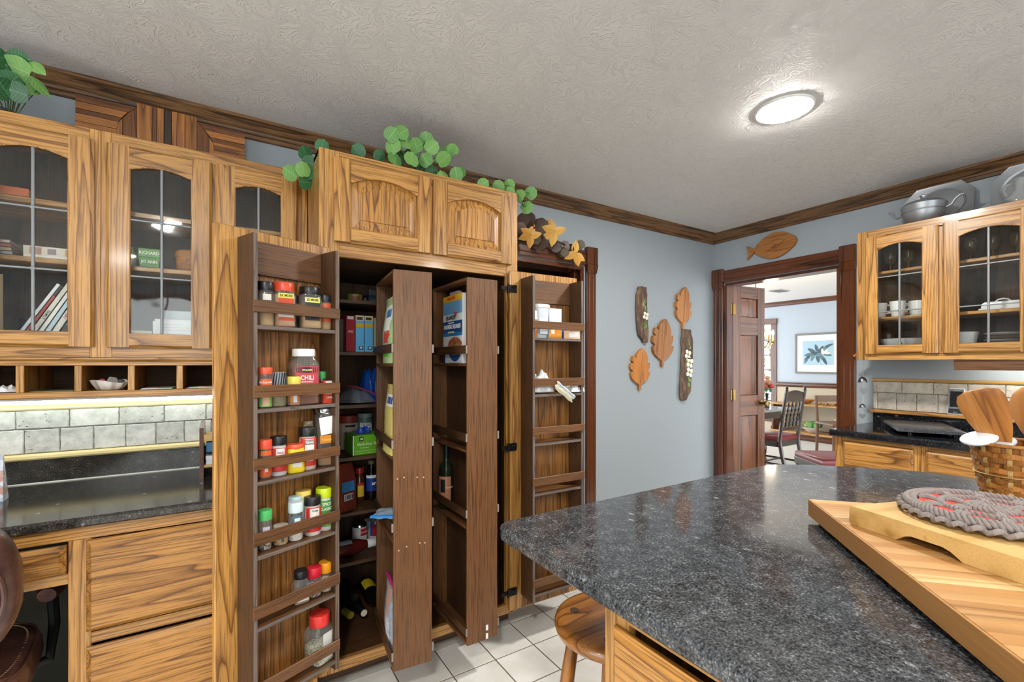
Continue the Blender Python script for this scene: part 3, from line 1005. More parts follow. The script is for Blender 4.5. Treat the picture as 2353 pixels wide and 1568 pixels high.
# open doors carrying shelf racks
RZ, RX = wood('rackwood', 'z'), wood('rackwood', 'x')
EDGE_Z, EDGE_X = wood('plyedge', 'z'), wood('plyedge', 'x')
SHELF_TOPS = (1.424, 1.159, .930, .696, .470, .226)
RAILS = ((1.465, 1.502), (1.196, 1.234), (.970, 1.005), (.732, .771), (.503, .542), (.262, .300))
def rack_door(world, rz, W, r0, r1):
    """door slab at local y 0..0.02, rack in front of it (-y) between r0 and r1"""
    loc = (world[0] - L0[0], world[1] - L0[1], 0)
    m = MB()
    m.slot(0)
    m.box(0, W, 0, .02, .122, 1.747, .003)
    d = part('open_door', m, [OZ], pn, loc, rz)
    D = .105
    part('door_panel', MB().box(r0 + .012, r1 - .012, -.003, -.0002, .13, 1.7), wood('doorinner_shaded', 'z'), d)
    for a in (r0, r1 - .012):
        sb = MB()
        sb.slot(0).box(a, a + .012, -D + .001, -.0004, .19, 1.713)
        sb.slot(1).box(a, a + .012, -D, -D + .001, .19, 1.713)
        part('rack_side', sb, [wood('rackdark', 'z'), EDGE_Z], d, smooth=0)  # dark stain, with the shade on the rack sides put into the colour too
    for z in SHELF_TOPS:
        s = MB()
        s.slot(0).box(r0 + .012, r1 - .012, -D + .003, -.003, z - .012, z)
        s.slot(1).box(r0 + .012, r1 - .012, -D + .002, -D + .003, z - .012, z)
        part('rack_shelf', s, [RX, EDGE_X], d, smooth=0)
    for z0, z1 in RAILS:
        part('rack_rail', MB().box(r0 - .003, r1 + .003, -D - .007, -D, z0, z1, .0012), RX, d)
    part('rack_cleat', MB().box(r0 + .012, r1 - .012, -.016, -.003, 1.600, 1.711, .001), RX, d)
    part('rack_cleat', MB().box(r0 + .012, r1 - .012, -.014, -.003, .425, .457, .001), wood('rackdark', 'x'), d)
    part('rack_cleat', MB().box(r0 + .012, r1 - .012, -.014, -.003, .19, .214, .001), RX, d)
    return d
LD_ORG, LD_ROT = (-.0304, 1.696), math.radians(22.95)
ld = rack_door(LD_ORG, LD_ROT, .40, .067, .3655)
RD_ORG, RD_ROT = (1.144, 1.838), math.radians(-1.6)
rd = rack_door(RD_ORG, RD_ROT, .405, .061, .3595)
for z in (1.66, .905, .215):
    h = MB()
    h.box(-.012, .034, -.007, -.0005, z - .018, z + .018, .001)
    h.tube([(-.014, -.008, z - .02), (-.014, -.008, z + .02)], .005, 8)
    h.box(-.05, -.01, -.006, .0, z - .009, z + .009, .001)
    h.tube([(.006, -.012, z + .006), (.03, -.014, z + .012)], .003, 6)
    part('hinge', h, M_IRON, rd)

# double-sided racks standing swung out of the pantry
def swing_rack(world, rz, Wd, Ln):
    """end panel at local y=0 facing -y, width Wd along x, length Ln along y"""
    z0, z1 = .148, 1.657
    t = .012
    m = MB()
    m.slot(0)
    m.box(0, Wd, 0, t, z0, z1, .001)
    r_ = part('swing_rack', m, [RZ], pn, (world[0] - L0[0], world[1] - L0[1], 0), rz)
    part('rack_end', MB().box(0, Wd, Ln - t, Ln, z0, z1, .001), RZ, r_)
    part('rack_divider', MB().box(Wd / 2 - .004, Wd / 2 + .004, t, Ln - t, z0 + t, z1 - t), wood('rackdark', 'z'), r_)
    part('rack_top', MB().box(0, Wd, t, Ln - t, z1 - t, z1, .001), wood('rackwood', 'y'), r_)
    part('rack_bottom', MB().box(0, Wd, t, Ln - t, z0, z0 + t, .001), wood('rackwood', 'y'), r_)
    for z in (1.304, .948, .634):
        part('rack_shelf', MB().box(.001, Wd - .001, t, Ln - t, z - .012, z, .001), wood('rackwood', 'y'), r_)
    for z in (1.361, 1.0, .688, .205):
        for a, b in ((-.007, 0), (Wd, Wd + .007)):
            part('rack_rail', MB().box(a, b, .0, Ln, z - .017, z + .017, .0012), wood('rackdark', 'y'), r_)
            part('rail_end', MB().box(a, b, -.0012, 0, z - .016, z + .016), plain('raw_wood_end', '#857d75', .8), r_)
    return r_
rk1 = swing_rack((.529, 1.675), math.radians(-5.6), .148, .36)
rk2 = swing_rack((.833, 1.668), math.radians(.6), .143, .36)
for dx, dz, r_ in ((.092, .198, rk2), (.092, .163, rk2)):
    part('white_tab', MB().box(dx - .005, dx + .005, -.0016, -.0002, dz - .012, dz + .010), M_WHITE, r_)
sc_ = MB()
for (x, z) in ((.015, .87), (.04, .873), (.09, .868), (.115, .865), (.02, .60), (.05, .61), (.10, .615), (.12, .612)):
    sc_.lathe([(.0028, 0), (.0028, .0012), (.0, .0015)], 8)
    for i in range(len(sc_.v) - 24, len(sc_.v)):
        p = sc_.v[i]
        sc_.v[i] = (p[0] + x, -p[2], p[1] + z)
part('nail_head', sc_, plain('putty', '#b9a58a', .6), rk1)

# ------------------------------------------------------------------ right-hand run on the dining-room wall
RFX = 3.345
rc = thing('glass_cabinet', 'oak glass-door wall cabinet with white dishes beside the dining doorway', 'cabinet', (RFX, 1.263, 0), -PI / 2)
carcass(rc, .80, 0, XB - RFX - .002, 1.325, 2.117, (1.586, 1.868))
face_frame(rc, 0, [(0, .060, 1.325, 2.117), (.376, .42, 1.37, 2.07), (.748, .80, 1.325, 2.117)], [(.06, .748, 1.325, 1.372), (.06, .748, 2.062, 2.117)])
glass_door(rc, .046, .388, 1.360, 2.075, -.02, -.001, hz=(1.614, 1.822), rise=.026)
glass_door(rc, .406, .762, 1.360, 2.075, -.02, -.001, hz=(1.608, 1.822), rise=.026)
OYW, OXW = wood('oak', 'y'), wood('oak', 'x')
wsingle('light_valance', MB().box(RFX + .015, RFX + .035, -.3, .818, 1.268, 1.324, .001), wood('rackwood', 'y'), 'dark brown light valance hanging below the dish cabinet', 'valance', (RFX + .02, .5, 1.268))

rb = thing('tile_backsplash', 'beige travertine backsplash with oak ledge below the dish cabinet', 'backsplash', (XB, .6, .98))
wpart('mortar_bed', MB().box(XB - .008, XB, -.6, 1.288, .98, 1.206), plain('mortar', '#8f8d84', .8), rb)
M_TRAV2 = travertine('travertine_beige', '#c9c3b6', '#a39a8a')
RM = Matrix.Translation((XB, 0, 0)) @ Matrix.Rotation(-PI / 2, 4, 'Z')
yy = 1.288
first = True
while yy > -.2:
    wpart('tile', trav_tile(rb, -yy, -yy + .1525, 1.1135, 1.1855, k).xf(RM), M_TRAV2, rb)
    yy -= .1525
    k += 1
ys = [1.288, 1.264]
while ys[-1] > -.2:
    ys.append(ys[-1] - .1008)
for a, b in zip(ys, ys[1:]):
    wpart('tile', trav_tile(rb, -a, -b, 1.002, 1.1125, k).xf(RM), M_TRAV2, rb)
    k += 1
wpart('upper_trim', MB().prism([(XB, 1.187), (XB - .020, 1.187), (XB - .025, 1.193), (XB - .025, 1.200), (XB - .018, 1.206), (XB, 1.206)], 'y', -.6, 1.290), wood('maple', 'y'), rb)
wpart('ledge', MB().box(XB - .045, XB, -.6, 1.30, .980, 1.000, .004), wood('oak', 'y'), rb)

CPF = [(3.040, .876), (3.035, .881), (3.035, .905), (3.043, .914), (XB - .022, .914), (XB - .022, .979), (XB - .002, .979), (XB - .002, .876)]
wsingle('wall_counter', MB().prism(CPF, 'y', -.6, 1.285), M_GRANDARK, 'black granite counter and upstand below the dish cabinet', 'countertop', (3.35, .4, .876), smooth=0)
rbase = thing('base_cabinet', 'oak base cabinet with two drawers under the black wall counter', 'cabinet', (3.07, 1.268, 0), -PI / 2)
part('side_panel', MB().box(0, .018, .02, .598, .02, .875), OZ, rbase)
part('back_panel', MB().box(.018, 1.8, .58, .598, .02, .875), DKX, rbase)
part('toe_kick', MB().box(.018, 1.8, .08, .095, 0, .10), DKX, rbase)
face_frame(rbase, 0, [(0, .06, .10, .875), (.352, .43, .10, .875), (.79, .85, .10, .875), (1.75, 1.8, .10, .875)],
           [(.06, .352, .848, .875), (.06, .352, .66, .70), (.43, .79, .848, .875), (.43, .79, .66, .70), (.06, .352, .10, .15), (.43, .79, .10, .15), (.85, 1.75, .848, .875), (.85, 1.75, .10, .15)])
for a, b in ((.044, .366), (.416, .80)):
    part('drawer_front', bevel_slab(MB(), a, b, .705, .853, -.001, -.021, .014, .012), wood('oakpanel', 'x'), rbase)
    raised_door(rbase, a, b, .14, .655, -.021, -.001)

# ------------------------------------------------------------------ island
ITOP, ITH = .914, .036
outline = [(.575, -.75), (.558, -.735), (.556, -.7), (.556, .90), (.558, .935), (.566, .955), (.585, .966), (.62, .968), (1.66, .970), (1.74, .966), (1.80, .952), (1.86, .915), (1.92, .862), (1.98, .800), (2.04, .732), (2.09, .665), (2.13, .595), (2.153, .52), (2.165, .44), (2.17, .35), (2.165, .22), (2.14, .08), (2.09, -.07), (2.0, -.24), (1.88, -.42), (1.72, -.58), (1.55, -.70), (1.4, -.75)]
def island_top():
    cx, cy = 1.2, .1
    def ring(i, z):
        out = []
        n = len(outline)
        for q in range(n):
            p0, p1, p2 = Vector(outline[q - 1]), Vector(outline[q]), Vector(outline[(q + 1) % n])
            t = (p2 - p0).normalized()
            nrm = Vector((t.y, -t.x))
            out.append((p1.x - nrm.x * i * -1, p1.y - nrm.y * i * -1, z))
        return out
    return MB().loft([ring(.004, ITOP - ITH), ring(0, ITOP - ITH + .004), ring(0, ITOP - .012), ring(.003, ITOP - .004), ring(.010, ITOP)])
wsingle('island_counter', island_top(), M_GRAN, 'large speckled grey granite island counter with a rounded far end', 'countertop', (1.3, .2, ITOP - ITH), smooth=0)
ic = thing('island_cabinet', 'oak island base cabinet below the speckled granite counter', 'cabinet', (.592, .62, 0), -PI / 2)
# local x runs towards the viewer (world -y), local y into the island (world +x)
part('side_panel', MB().box(0, .02, .02, 1.1, .0, .877), OZ, ic)
part('back_panel', MB().box(.02, 1.3, 1.08, 1.1, .0, .877), OZ, ic)
part('side_panel', MB().box(1.3, 1.32, .02, 1.1, .0, .877), OZ, ic)
part('toe_kick', MB().box(.02, 1.3, .08, .095, 0, .1), DKX, ic)
face_frame(ic, 0, [(0, .058, .10, .8775), (.60, .66, .10, .8775), (1.26, 1.32, .10, .8775)],
           [(.058, .60, .848, .8775), (.66, 1.26, .848, .8775), (.058, .60, .10, .14), (.66, 1.26, .10, .14), (.058, .6, .63, .67), (.66, 1.26, .63, .67)])
for a, b in ((.032, .612), (.648, 1.282)):
    part('drawer_front', bevel_slab(MB(), a, b, .672, .838, -.001, -.021, .014, .012), wood('oakpanel', 'x'), ic)
    raised_door(ic, a, b, .13, .635, -.021, -.001)
# ------------------------------------------------------------------ jars, boxes, bags
M_CLEAR = film('clear_plastic', '#e8eaea', .10, .06)
def col(h, rough=.45):
    return plain('paint_' + h.lstrip('#'), h, rough)

def wall_patch(r, z0, z1, a0, a1, n=10, sx=1.0, sy=1.0, sq=0.0, t=.0006):
    """curved label on a round body, centred on -y"""
    return MB().lathe([(r, z0), (r, z1)], n, (0, 0, 0), -PI / 2 + a0, -PI / 2 + a1, sx, sy, sq)

def jar(label, loc, rz, r, h, lid='#17181b', lid_h=.022, body='clear', fill=None, fill_h=.6, labels=(), texts=(), sq=0.0, sy=1.0, neck=.92, name='spice_jar', group='jars on the spice door', shoulder=.012, lid_r=None, taper=1.0, cat='jar'):
    t = thing(name, label, cat, loc, rz, group)
    bh = h - lid_h
    bm = M_CLEAR if body == 'clear' else col(body)
    seg = 28 if sq else 22
    rb = r * taper
    prof = [(r * .90, 0), (r, .004), (rb, bh - shoulder - .004), (rb * .98, bh - shoulder), (rb * neck, bh - .002), (rb * neck, bh)]
    part('body', MB().lathe(prof, seg, sx=1, sy=sy, sq=sq), bm, t, smooth=50)
    if fill:
        f = MB().lathe([(r * .86, .003), (r * .95, .006), (r * .95, (bh - shoulder) * fill_h), (r * .3, (bh - shoulder) * fill_h + .002)], seg, sx=1, sy=sy, sq=sq)
        part('contents', f, fill if not isinstance(fill, str) else speckle('spice_' + fill.lstrip('#'), fill, fill, 350), t, smooth=50)
    lr = lid_r or r * 1.0
    lm = col(lid, .35) if isinstance(lid, str) else lid
    z = bh
    part('lid', MB().lathe([(lr * .98, z - .001), (lr, z + .002), (lr, z + lid_h - .004), (lr * .95, z + lid_h - .001), (lr * .6, z + lid_h), (0.001, z + lid_h - .001)], seg, sx=1, sy=max(sy, .86) if sq else 1), lm, t, smooth=50)
    for (c, z0, z1, a) in labels:
        part('paper_label', wall_patch(r * max(1.0, taper) * 1.012, z0, z1, -a, a, 12, 1, sy, sq), col(c), t, smooth=50)
    for (s, size, c, z, sx_) in texts:
        text(s, size, col(c), t, (0, 0, z), bold=size * .012, sx=sx_, bend=r * 1.03 if not sq else None) if not sq else text(s, size, col(c), t, (0, -r * sy * 1.035, z), bold=size * .012, sx=sx_)
    return t

def ld(u, v, z):
    c, s = math.cos(LD_ROT), math.sin(LD_ROT)
    return (LD_ORG[0] + c * u + s * v, LD_ORG[1] + s * u - c * v, z)
def J(label, u, v, shelf, r, h, turn=-.25, **k):
    return jar(label, ld(u, v, SHELF_TOPS[shelf] + .0004), LD_ROT + turn, r, h, **k)

TAN, CUMIN, RED, ORG = '#c9a26a', '#b9854a', '#a03a24', '#c96a2a'
# top shelf
J('clear jar of tan powder with black lid and green label, on top spice shelf', .128, .055, 0, .026, .147, fill=TAN, fill_h=.42, lid_h=.028, labels=[('#e9e2d4', .085, .105, .5), ('#2f5a44', .045, .062, .8)])
J('large peach spice jar with an orange-red lid, on top spice shelf', .190, .052, 0, .034, .153, lid='#d8492a', lid_h=.030, fill='#cf9f74', fill_h=.98, sq=5, labels=[('#e4dc62', .098, .114, .62), ('#d1491f', .070, .098, .62), ('#efe6d8', .034, .060, .62), ('#d1491f', .022, .032, .62)], texts=[('2X MORE', .012, '#3a3a10', .106, .8)])
J('thin dark spice bottle half hidden behind two wide jars, on top spice shelf', .238, .035, 0, .014, .118, lid_h=.026, fill='#6b4a30', fill_h=.6, labels=[('#8e2f22', .045, .058, .9), ('#23242c', .010, .040, .9)])
J('wide clear jar of granulated spice with black lid and label, on top spice shelf', .284, .052, 0, .036, .152, lid_h=.030, lid_r=.033, fill=TAN, fill_h=.38, sq=5, labels=[('#e6e07a', .093, .110, .62), ('#2c2a2b', .038, .093, .62), ('#c05a2a', .052, .066, .5), ('#22242e', .030, .046, .6)], texts=[('2X MORE', .012, '#3a3a10', .102, .8)])
J('small jar with black lid and orange bands, nearest the hinge on top spice shelf', .344, .055, 0, .024, .130, lid_h=.025, fill='#c79a5c', fill_h=.55, labels=[('#d9653a', .078, .098, .9), ('#e9e3da', .052, .064, .9), ('#d9653a', .030, .046, .9)])
# second shelf
J('orange-lidded spice jar with orange and green labels, on second spice shelf', .124, .058, 1, .0235, .132, lid='#e0583a', lid_h=.022, fill='#a56a86', fill_h=.8, labels=[('#e06a3a', .073, .094, .95), ('#7fbf5a', .004, .050, .95), ('#e3b89a', .008, .036, .5)], texts=[('McCormick', .0115, '#f4efe8', .083, .8)])
t = J('squat glass grinder with striped black and silver wrapper, on second spice shelf', .170, .055, 1, .026, .116, lid='#8d9298', lid_h=.045, lid_r=.0262, fill='#9d9468', fill_h=.9, name='pepper_grinder')
gm = MB()
for i in range(7):
    a = -.9 + i * .3
    gm.loft([[(.0268 * math.sin(a + q), -.0268 * math.cos(a + q), .072 + z) for q, z in ((0, 0), (.13, 0), (.33, .042), (.20, .042))], [(.0275 * math.sin(a + q), -.0275 * math.cos(a + q), .072 + z) for q, z in ((0, 0), (.13, 0), (.33, .042), (.20, .042))]])
part('stripe', gm, M_BLACK, t)
J('small jar with pale yellow lid and blue-and-orange label, on second spice shelf', .221, .060, 1, .0235, .100, lid='#ecd95a', lid_h=.026, fill='#c98a5a', fill_h=.6, labels=[('#3e7fb0', .038, .056, .6), ('#dcdce4', .012, .06, .25), ('#d98a3a', .014, .034, .7)], lid_r=.0235)
t = J('tall square jar of red-brown chili powder with white lid, on second spice shelf', .268, .043, 1, .046, .196, lid='#f2f2ef', lid_h=.026, lid_r=.038, fill='#8f4a22', fill_h=.86, sq=7, sy=.86, neck=.66, shoulder=.026, labels=[('#b9424a', .056, .134, .70), ('#20242c', .112, .131, .66), ('#e9dcc8', .034, .062, .7), ('#b8653a', .038, .054, .45)], texts=[('CHILI', .022, '#f6f1ea', .094, .85), ('SEASONING', .008, '#f6f1ea', .080, .9), ('WILLIAMS', .009, '#f3e9a0', .121, .85)])
J('small glass bottle with green screw lid behind the cinnamon box, on second spice shelf', .343, .034, 1, .0165, .115, lid='#3fae5a', lid_h=.026, fill='#9fb08a', fill_h=.55)

def box_thing(name, label, cat, loc, rz, w, d, h, base, panels=(), texts=(), group=None, tilt=None, c=.0008):
    """carton: width x, depth y (front at y=0 facing -y), height z; panels on the front: (u0,u1,v0,v1,colour) as fractions"""
    t = thing(name, label, cat, loc, rz, group, rot=tilt)
    part('carton', MB().box(-w / 2, w / 2, 0, d, 0, h, c), col(base), t)
    for i, (a, b, e, f, cc) in enumerate(panels):
        y = -.0003 - .00015 * i
        part('print', MB().add([(-w / 2 + w * a, y, h * e), (-w / 2 + w * b, y, h * e), (-w / 2 + w * b, y, h * f), (-w / 2 + w * a, y, h * f)], [(0, 1, 2, 3)]), col(cc), t, smooth=0)
    for (s, size, cc, u, v, sx_) in texts:
        text(s, size, col(cc), t, (-w / 2 + w * u, -.0025, h * v), bold=size * .014, sx=sx_)
    return t
box_thing('spice_box', 'red and white cinnamon packet leaning by the hinge, on second spice shelf', 'packet', ld(.352, .082, SHELF_TOPS[1] + .0004), LD_ROT - .06, .030 * 2, .018, .082, '#d8492f', [(.12, .95, .40, .98, '#f0ece6')], [('CINNAMON', .0095, '#f4eee6', .52, .25, .85)], 'jars on the spice door')
# third shelf
J('slim jar with orange-red lid and orange label, beside the rack side on third spice shelf', .124, .060, 2, .0215, .125, lid='#e5533a', lid_h=.030, fill=ORG, fill_h=.55, labels=[('#e2602a', .010, .048, .9), ('#e06a2a', .074, .090, .8), ('#d9dbe6', .022, .058, .22)])
J('black-lidded spice shaker with red label and white panel, second on third spice shelf', .171, .056, 2, .0265, .130, lid_h=.028, body='#c9c6c6', labels=[('#cf3a33', .014, .092, 1.1), ('#f3efec', .062, .090, .5)], texts=[('SPICE', .009, '#a02020', .076, .9)], taper=.9)
J('squat yellow spice tub with an orange lid, on third spice shelf', .226, .060, 2, .0285, .096, lid='#ea5f3c', lid_h=.014, body='#e8cf2e', labels=[('#e9e8e2', .020, .058, .5)], sq=4)
J('tall black-lidded shaker with red and white label and black badge, on third spice shelf', .275, .054, 2, .0295, .148, lid_h=.030, body='#cbb9a6', labels=[('#d23b33', .014, .112, 1.1), ('#f2efea', .032, .108, .55), ('#15161a', .088, .106, .55)], texts=[('Great', .012, '#f2f2f2', .097, .9)], taper=.92)
t = J('tall square glass jar with silver lid, white card and orange label, on third spice shelf', .346, .045, 2, .030, .212, lid=M_STEEL, lid_h=.018, fill='#bb8a4e', fill_h=.16, sq=6, neck=.78, shoulder=.014, labels=[('#e0912a', .083, .112, .68)], texts=[('Tumeric', .014, '#f0d560', .096, .8)])
part('price_card', MB().box(-.024, .024, -.0018, 0, -.032, .032), col('#eef0f0'), t, (-.002, -.034, .148), rot=(.05, -.13, 0))
J('tan paper spice packet standing behind the shakers, on third spice shelf', .300, .018, 2, .018, .165, lid='#a08a70', lid_h=.012, body='#a89274', sq=8, sy=.35, neck=.9, name='spice_packet', cat='packet')
# fourth shelf
J('glass grinder of mixed peppercorns with bright green lid, on fourth spice shelf', .124, .060, 3, .0215, .130, lid='#4fb864', lid_h=.032, fill=speckle('peppercorns', '#4a2418', '#e3d8d0', 170, .6, '#8e5c44'), fill_h=.42, labels=[('#c9c6cf', .060, .078, .5)], neck=.98)
J('short jar of coarse golden flakes behind the wooden rail, on fourth spice shelf', .176, .060, 3, .0235, .066, lid='#b9b3a4', lid_h=.012, fill=speckle('golden_flakes', '#c79a52', '#e3c894', 200), fill_h=.85, labels=[('#3f5f66', .014, .040, .2)])
J('glass jar with pale blue lid and white label, in front on fourth spice shelf', .225, .066, 3, .024, .132, lid='#cfe3e4', lid_h=.034, fill=speckle('pale_salt', '#d8ccbf', '#f2ece6', 260), fill_h=.5, labels=[('#56727c', .050, .088, .8), ('#e8eaea', .045, .080, .4)], neck=.97)
J('glass jar with pale blue lid and dark label, behind its twin on fourth spice shelf', .246, .028, 3, .023, .140, lid='#b7d2d6', lid_h=.034, fill='#b9a48c', fill_h=.5, labels=[('#2d4048', .050, .100, .9)], neck=.97)
J('black-lidded shaker with red and white label, on fourth spice shelf', .290, .062, 3, .028, .136, lid_h=.030, body='#d9d2ca', labels=[('#cf2f2a', .014, .100, 1.1), ('#f2efea', .030, .096, .6)], texts=[('Great', .010, '#1b1b1e', .088, .9)], taper=.92)
J('tall shaker with a pale yellow lid at the back, on fourth spice shelf', .279, .022, 3, .0265, .152, lid='#ecd060', lid_h=.028, body='#d9cfb9')
J('lime-lidded shaker with green label, next to the hinge on fourth spice shelf', .342, .052, 3, .029, .154, lid='#c6dc1f', lid_h=.034, body='#e3e2dc', labels=[('#4f9a3e', .016, .110, 1.25), ('#7cc34a', .018, .050, 1.2)], texts=[('SPICE', .0165, '#f5f5ee', .096, .8), ('CLASSICS', .0145, '#f5f5ee', .079, .75)], taper=.93)
# fifth shelf
J('square clear bottle of tan powder with round black cap, on fifth spice shelf', .248, .058, 4, .0265, .112, lid_h=.026, lid_r=.0225, fill='#b99a78', fill_h=.55, sq=6, neck=.68, shoulder=.022, labels=[('#e4ddd6', .012, .052, .62)])
J('small jar with translucent red flip lid, on fifth spice shelf', .299, .056, 4, .0255, .105, lid='#c51f30', lid_h=.034, fill=speckle('red_flakes', '#8a5a50', '#e0d8d4', 150), fill_h=.8, labels=[('#e8e4e4', .016, .048, .5)], neck=.98)
J('small jar with translucent amber flip lid, nearest the hinge on fifth spice shelf', .347, .054, 4, .0245, .106, lid='#e79a1e', lid_h=.036, fill=speckle('pale_flakes', '#d8cf9f', '#efe8cf', 150), fill_h=.85, labels=[('#e9e6c0', .014, .050, .6)], neck=.98)
# bottom shelf
J('big square jar of dried green herbs with a bright red lid, on bottom spice shelf', .322, .054, 5, .042, .172, lid='#d8352e', lid_h=.040, lid_r=.035, fill=speckle('dried_herbs', '#8a9074', '#cfd0b6', 220), fill_h=.55, sq=6, neck=.74, shoulder=.018, turn=.15, labels=[('#d3d4cf', .016, .112, .45)])

# ------------------------------------------------------------------ right-hand rack door
def rdp(u, v, z):
    c, s = math.cos(RD_ROT), math.sin(RD_ROT)
    return (RD_ORG[0] + c * u + s * v, RD_ORG[1] + s * u - c * v, z)
Gd = 'packets on the plain rack door'
z0 = SHELF_TOPS[0] + .0004
box_thing('food_packet', 'small white and orange carton by the rack side, on top shelf of open right door', 'packet', rdp(.092, .078, z0), RD_ROT + .35, .040, .030, .130, '#ece8e0', [(0, 1, 0, .33, '#d98a4a'), (.3, .9, .62, .68, '#77766e')], (), Gd)
t = thing('plastic_canister', 'tall frosted white plastic canister with flared rim, on top shelf of open right door', 'canister', rdp(.138, .040, z0), RD_ROT, Gd)
part('body', MB().lathe([(.030, 0), (.032, .004), (.042, .148), (.0405, .149), (.030, .006), (.001, .005)], 24, sq=4), col('#cfd6dd', .35), t, smooth=50)
part('lid', MB().lathe([(.044, .146), (.045, .150), (.045, .160), (.041, .163), (.001, .163)], 24, sq=4), col('#e9edef', .35), t, smooth=50)
part('measuring_card', MB().box(-.022, .022, -.0015, 0, .02, .13), col('#e3e7ef'), t, (0, -.0435, 0), rot=(-.07, 0, 0))
box_thing('food_packet', 'blue and white carton with orange lower half, on top shelf of open right door', 'packet', rdp(.222, .062, z0), RD_ROT, .074, .030, .148, '#cfe0ea', [(0, 1, 0, .40, '#df8f2e'), (.25, .85, .42, .78, '#f2f1ec'), (.12, .42, .16, .34, '#f0e6d2')], (), Gd)
box_thing('food_packet', 'peach coloured carton lying on its side, on top shelf of open right door', 'packet', rdp(.306, .085, z0), RD_ROT - .5, .080, .045, .042, '#e0b48a', [(.3, .9, .2, .85, '#ece8e4')], (), Gd)
box_thing('food_packet', 'slim blue carton standing behind the peach one, on top shelf of open right door', 'packet', rdp(.283, .046, z0), RD_ROT, .036, .02, .075, '#3d6fb0', (), (), Gd)

def pillow(w, d, h, seed, rough=.18, n=14, m=10, crimp=.25):
    """soft bag lying on z=0: outline w by d, height h, edges pinched"""
    rr = random.Random(seed)
    ph = [rr.uniform(0, 6.28) for _ in range(8)]
    mb = MB()
    top, bot = [], []
    for j in range(m + 1):
        for i in range(n + 1):
            u, v = -1 + 2 * i / n, -1 + 2 * j / m
            e = max(0, (1 - abs(u) ** 3)) * max(0, (1 - abs(v) ** 3))
            wv = 1 + rough * (math.sin(5 * u + ph[0]) * math.sin(4 * v + ph[1]) + .6 * math.sin(11 * u + ph[2] + 3 * v) + .5 * math.sin(9 * v + ph[3] - 4 * u))
            z = h * (e ** .6) * wv
            jx = .04 * math.sin(6 * v + ph[4]) * w
            jy = .04 * math.sin(6 * u + ph[5]) * d
            top.append((u * w / 2 + jx, v * d / 2 + jy, h * .12 + z))
            bot.append((u * w / 2 + jx, v * d / 2 + jy, h * .12 * (1 - e)))
    N = (n + 1) * (m + 1)
    fs = []
    for j in range(m):
        for i in range(n):
            a = j * (n + 1) + i
            fs.append((a, a + 1, a + n + 2, a + n + 1))
            fs.append((N + a, N + a + n + 1, N + a + n + 2, N + a + 1))
    for i in range(n):
        fs.append((i, N + i, N + i + 1, i + 1))
        a = m * (n + 1) + i
        fs.append((a, a + 1, N + a + 1, N + a))
    for j in range(m):
        a = j * (n + 1)
        fs.append((a, a + n + 1, N + a + n + 1, N + a))
        a = a + n
        fs.append((a, N + a, N + a + n + 1, a + n + 1))
    return mb.add(top + bot, fs)
M_BAG = plain('milky_bag', '#c9c9c9', .3, noise=.12, nscale=40)
M_BAG2 = plain('cream_bag', '#d0cab4', .35, noise=.15, nscale=40)
z1 = SHELF_TOPS[1] + .0004
single('plastic_bag', pillow(.135, .085, .080, 3, .22), M_BAG, 'plump white plastic bag behind the rail, on second shelf of open right door', 'bag', rdp(.135, .052, z1), RD_ROT, Gd, smooth=60)
single('plastic_bag', pillow(.100, .090, .040, 5), M_BAG, 'small knotted white plastic bag poking past the rail, on second shelf of open right door', 'bag', rdp(.325, .062, z1), RD_ROT + .2, Gd, smooth=60)
t = thing('zip_bag', 'cream zip bag hanging down over the shelf edge, on second shelf of open right door', 'bag', rdp(.232, .122, z1 + .008), RD_ROT, Gd)
part('pouch', pillow(.125, .040, .012, 8), M_BAG2, t, rot=(PI / 2, .62, 0), smooth=60)
part('zip_strip', MB().box(-.060, .060, .006, .013, .011, .016, .002), plain('bag_blue', '#a9c4de', .3), t, rot=(PI / 2, .62, 0))
# ------------------------------------------------------------------ food inside the pantry
GP = 'food on the pantry shelves'
S1, S2, S3, S4, S5, S6, S7 = 1.5955, 1.3575, 1.1145, .8745, .6225, .3955, .1405
t = thing('round_tin', 'low round green and yellow tin, on top pantry shelf', 'tin', (.522, 2.26, S1), 0, GP)
part('can', MB().lathe([(.036, 0), (.037, .003), (.037, .036), (.036, .039), (.03, .040), (.001, .0395)], 24), plain('tin_green', '#9aa24a', .3, .3), t)
part('paper_label', wall_patch(.0373, .010, .030, -.5, .5), col('#8a4a2a'), t)
jar('tiny glass jar beside the green tin, on top pantry shelf', (.575, 2.27, S1), 0, .014, .030, lid='#222421', lid_h=.010, fill='#55593a', fill_h=.8, group=GP, name='small_jar')
t = thing('open_box', 'dark blue open food box with torn flap, on top pantry shelf', 'box', (.635, 2.30, S1), .15, GP)
part('carton', MB().box(-.035, .035, 0, .1, 0, .05, .001), col('#1d3b54'), t)
part('flap', MB().loft([[(-.035, 0, .05), (.03, 0, .05), (.03, .002, .05), (-.035, .002, .05)], [(-.02, .03, .085), (.03, .03, .075), (.03, .032, .075), (-.02, .032, .085)]]), col('#77838a'), t)
box_thing('food_box', 'narrow red food box with white print standing upright, on second pantry shelf', 'box', (.484, 2.165, S2), .12, .039, .20, .166, '#a8242e', [(.12, .85, .90, .985, '#e9e4e2'), (.2, .8, .52, .60, '#c96a6e')], [('SHAKE', .009, '#eadfdf', .5, .56, .8)], GP)
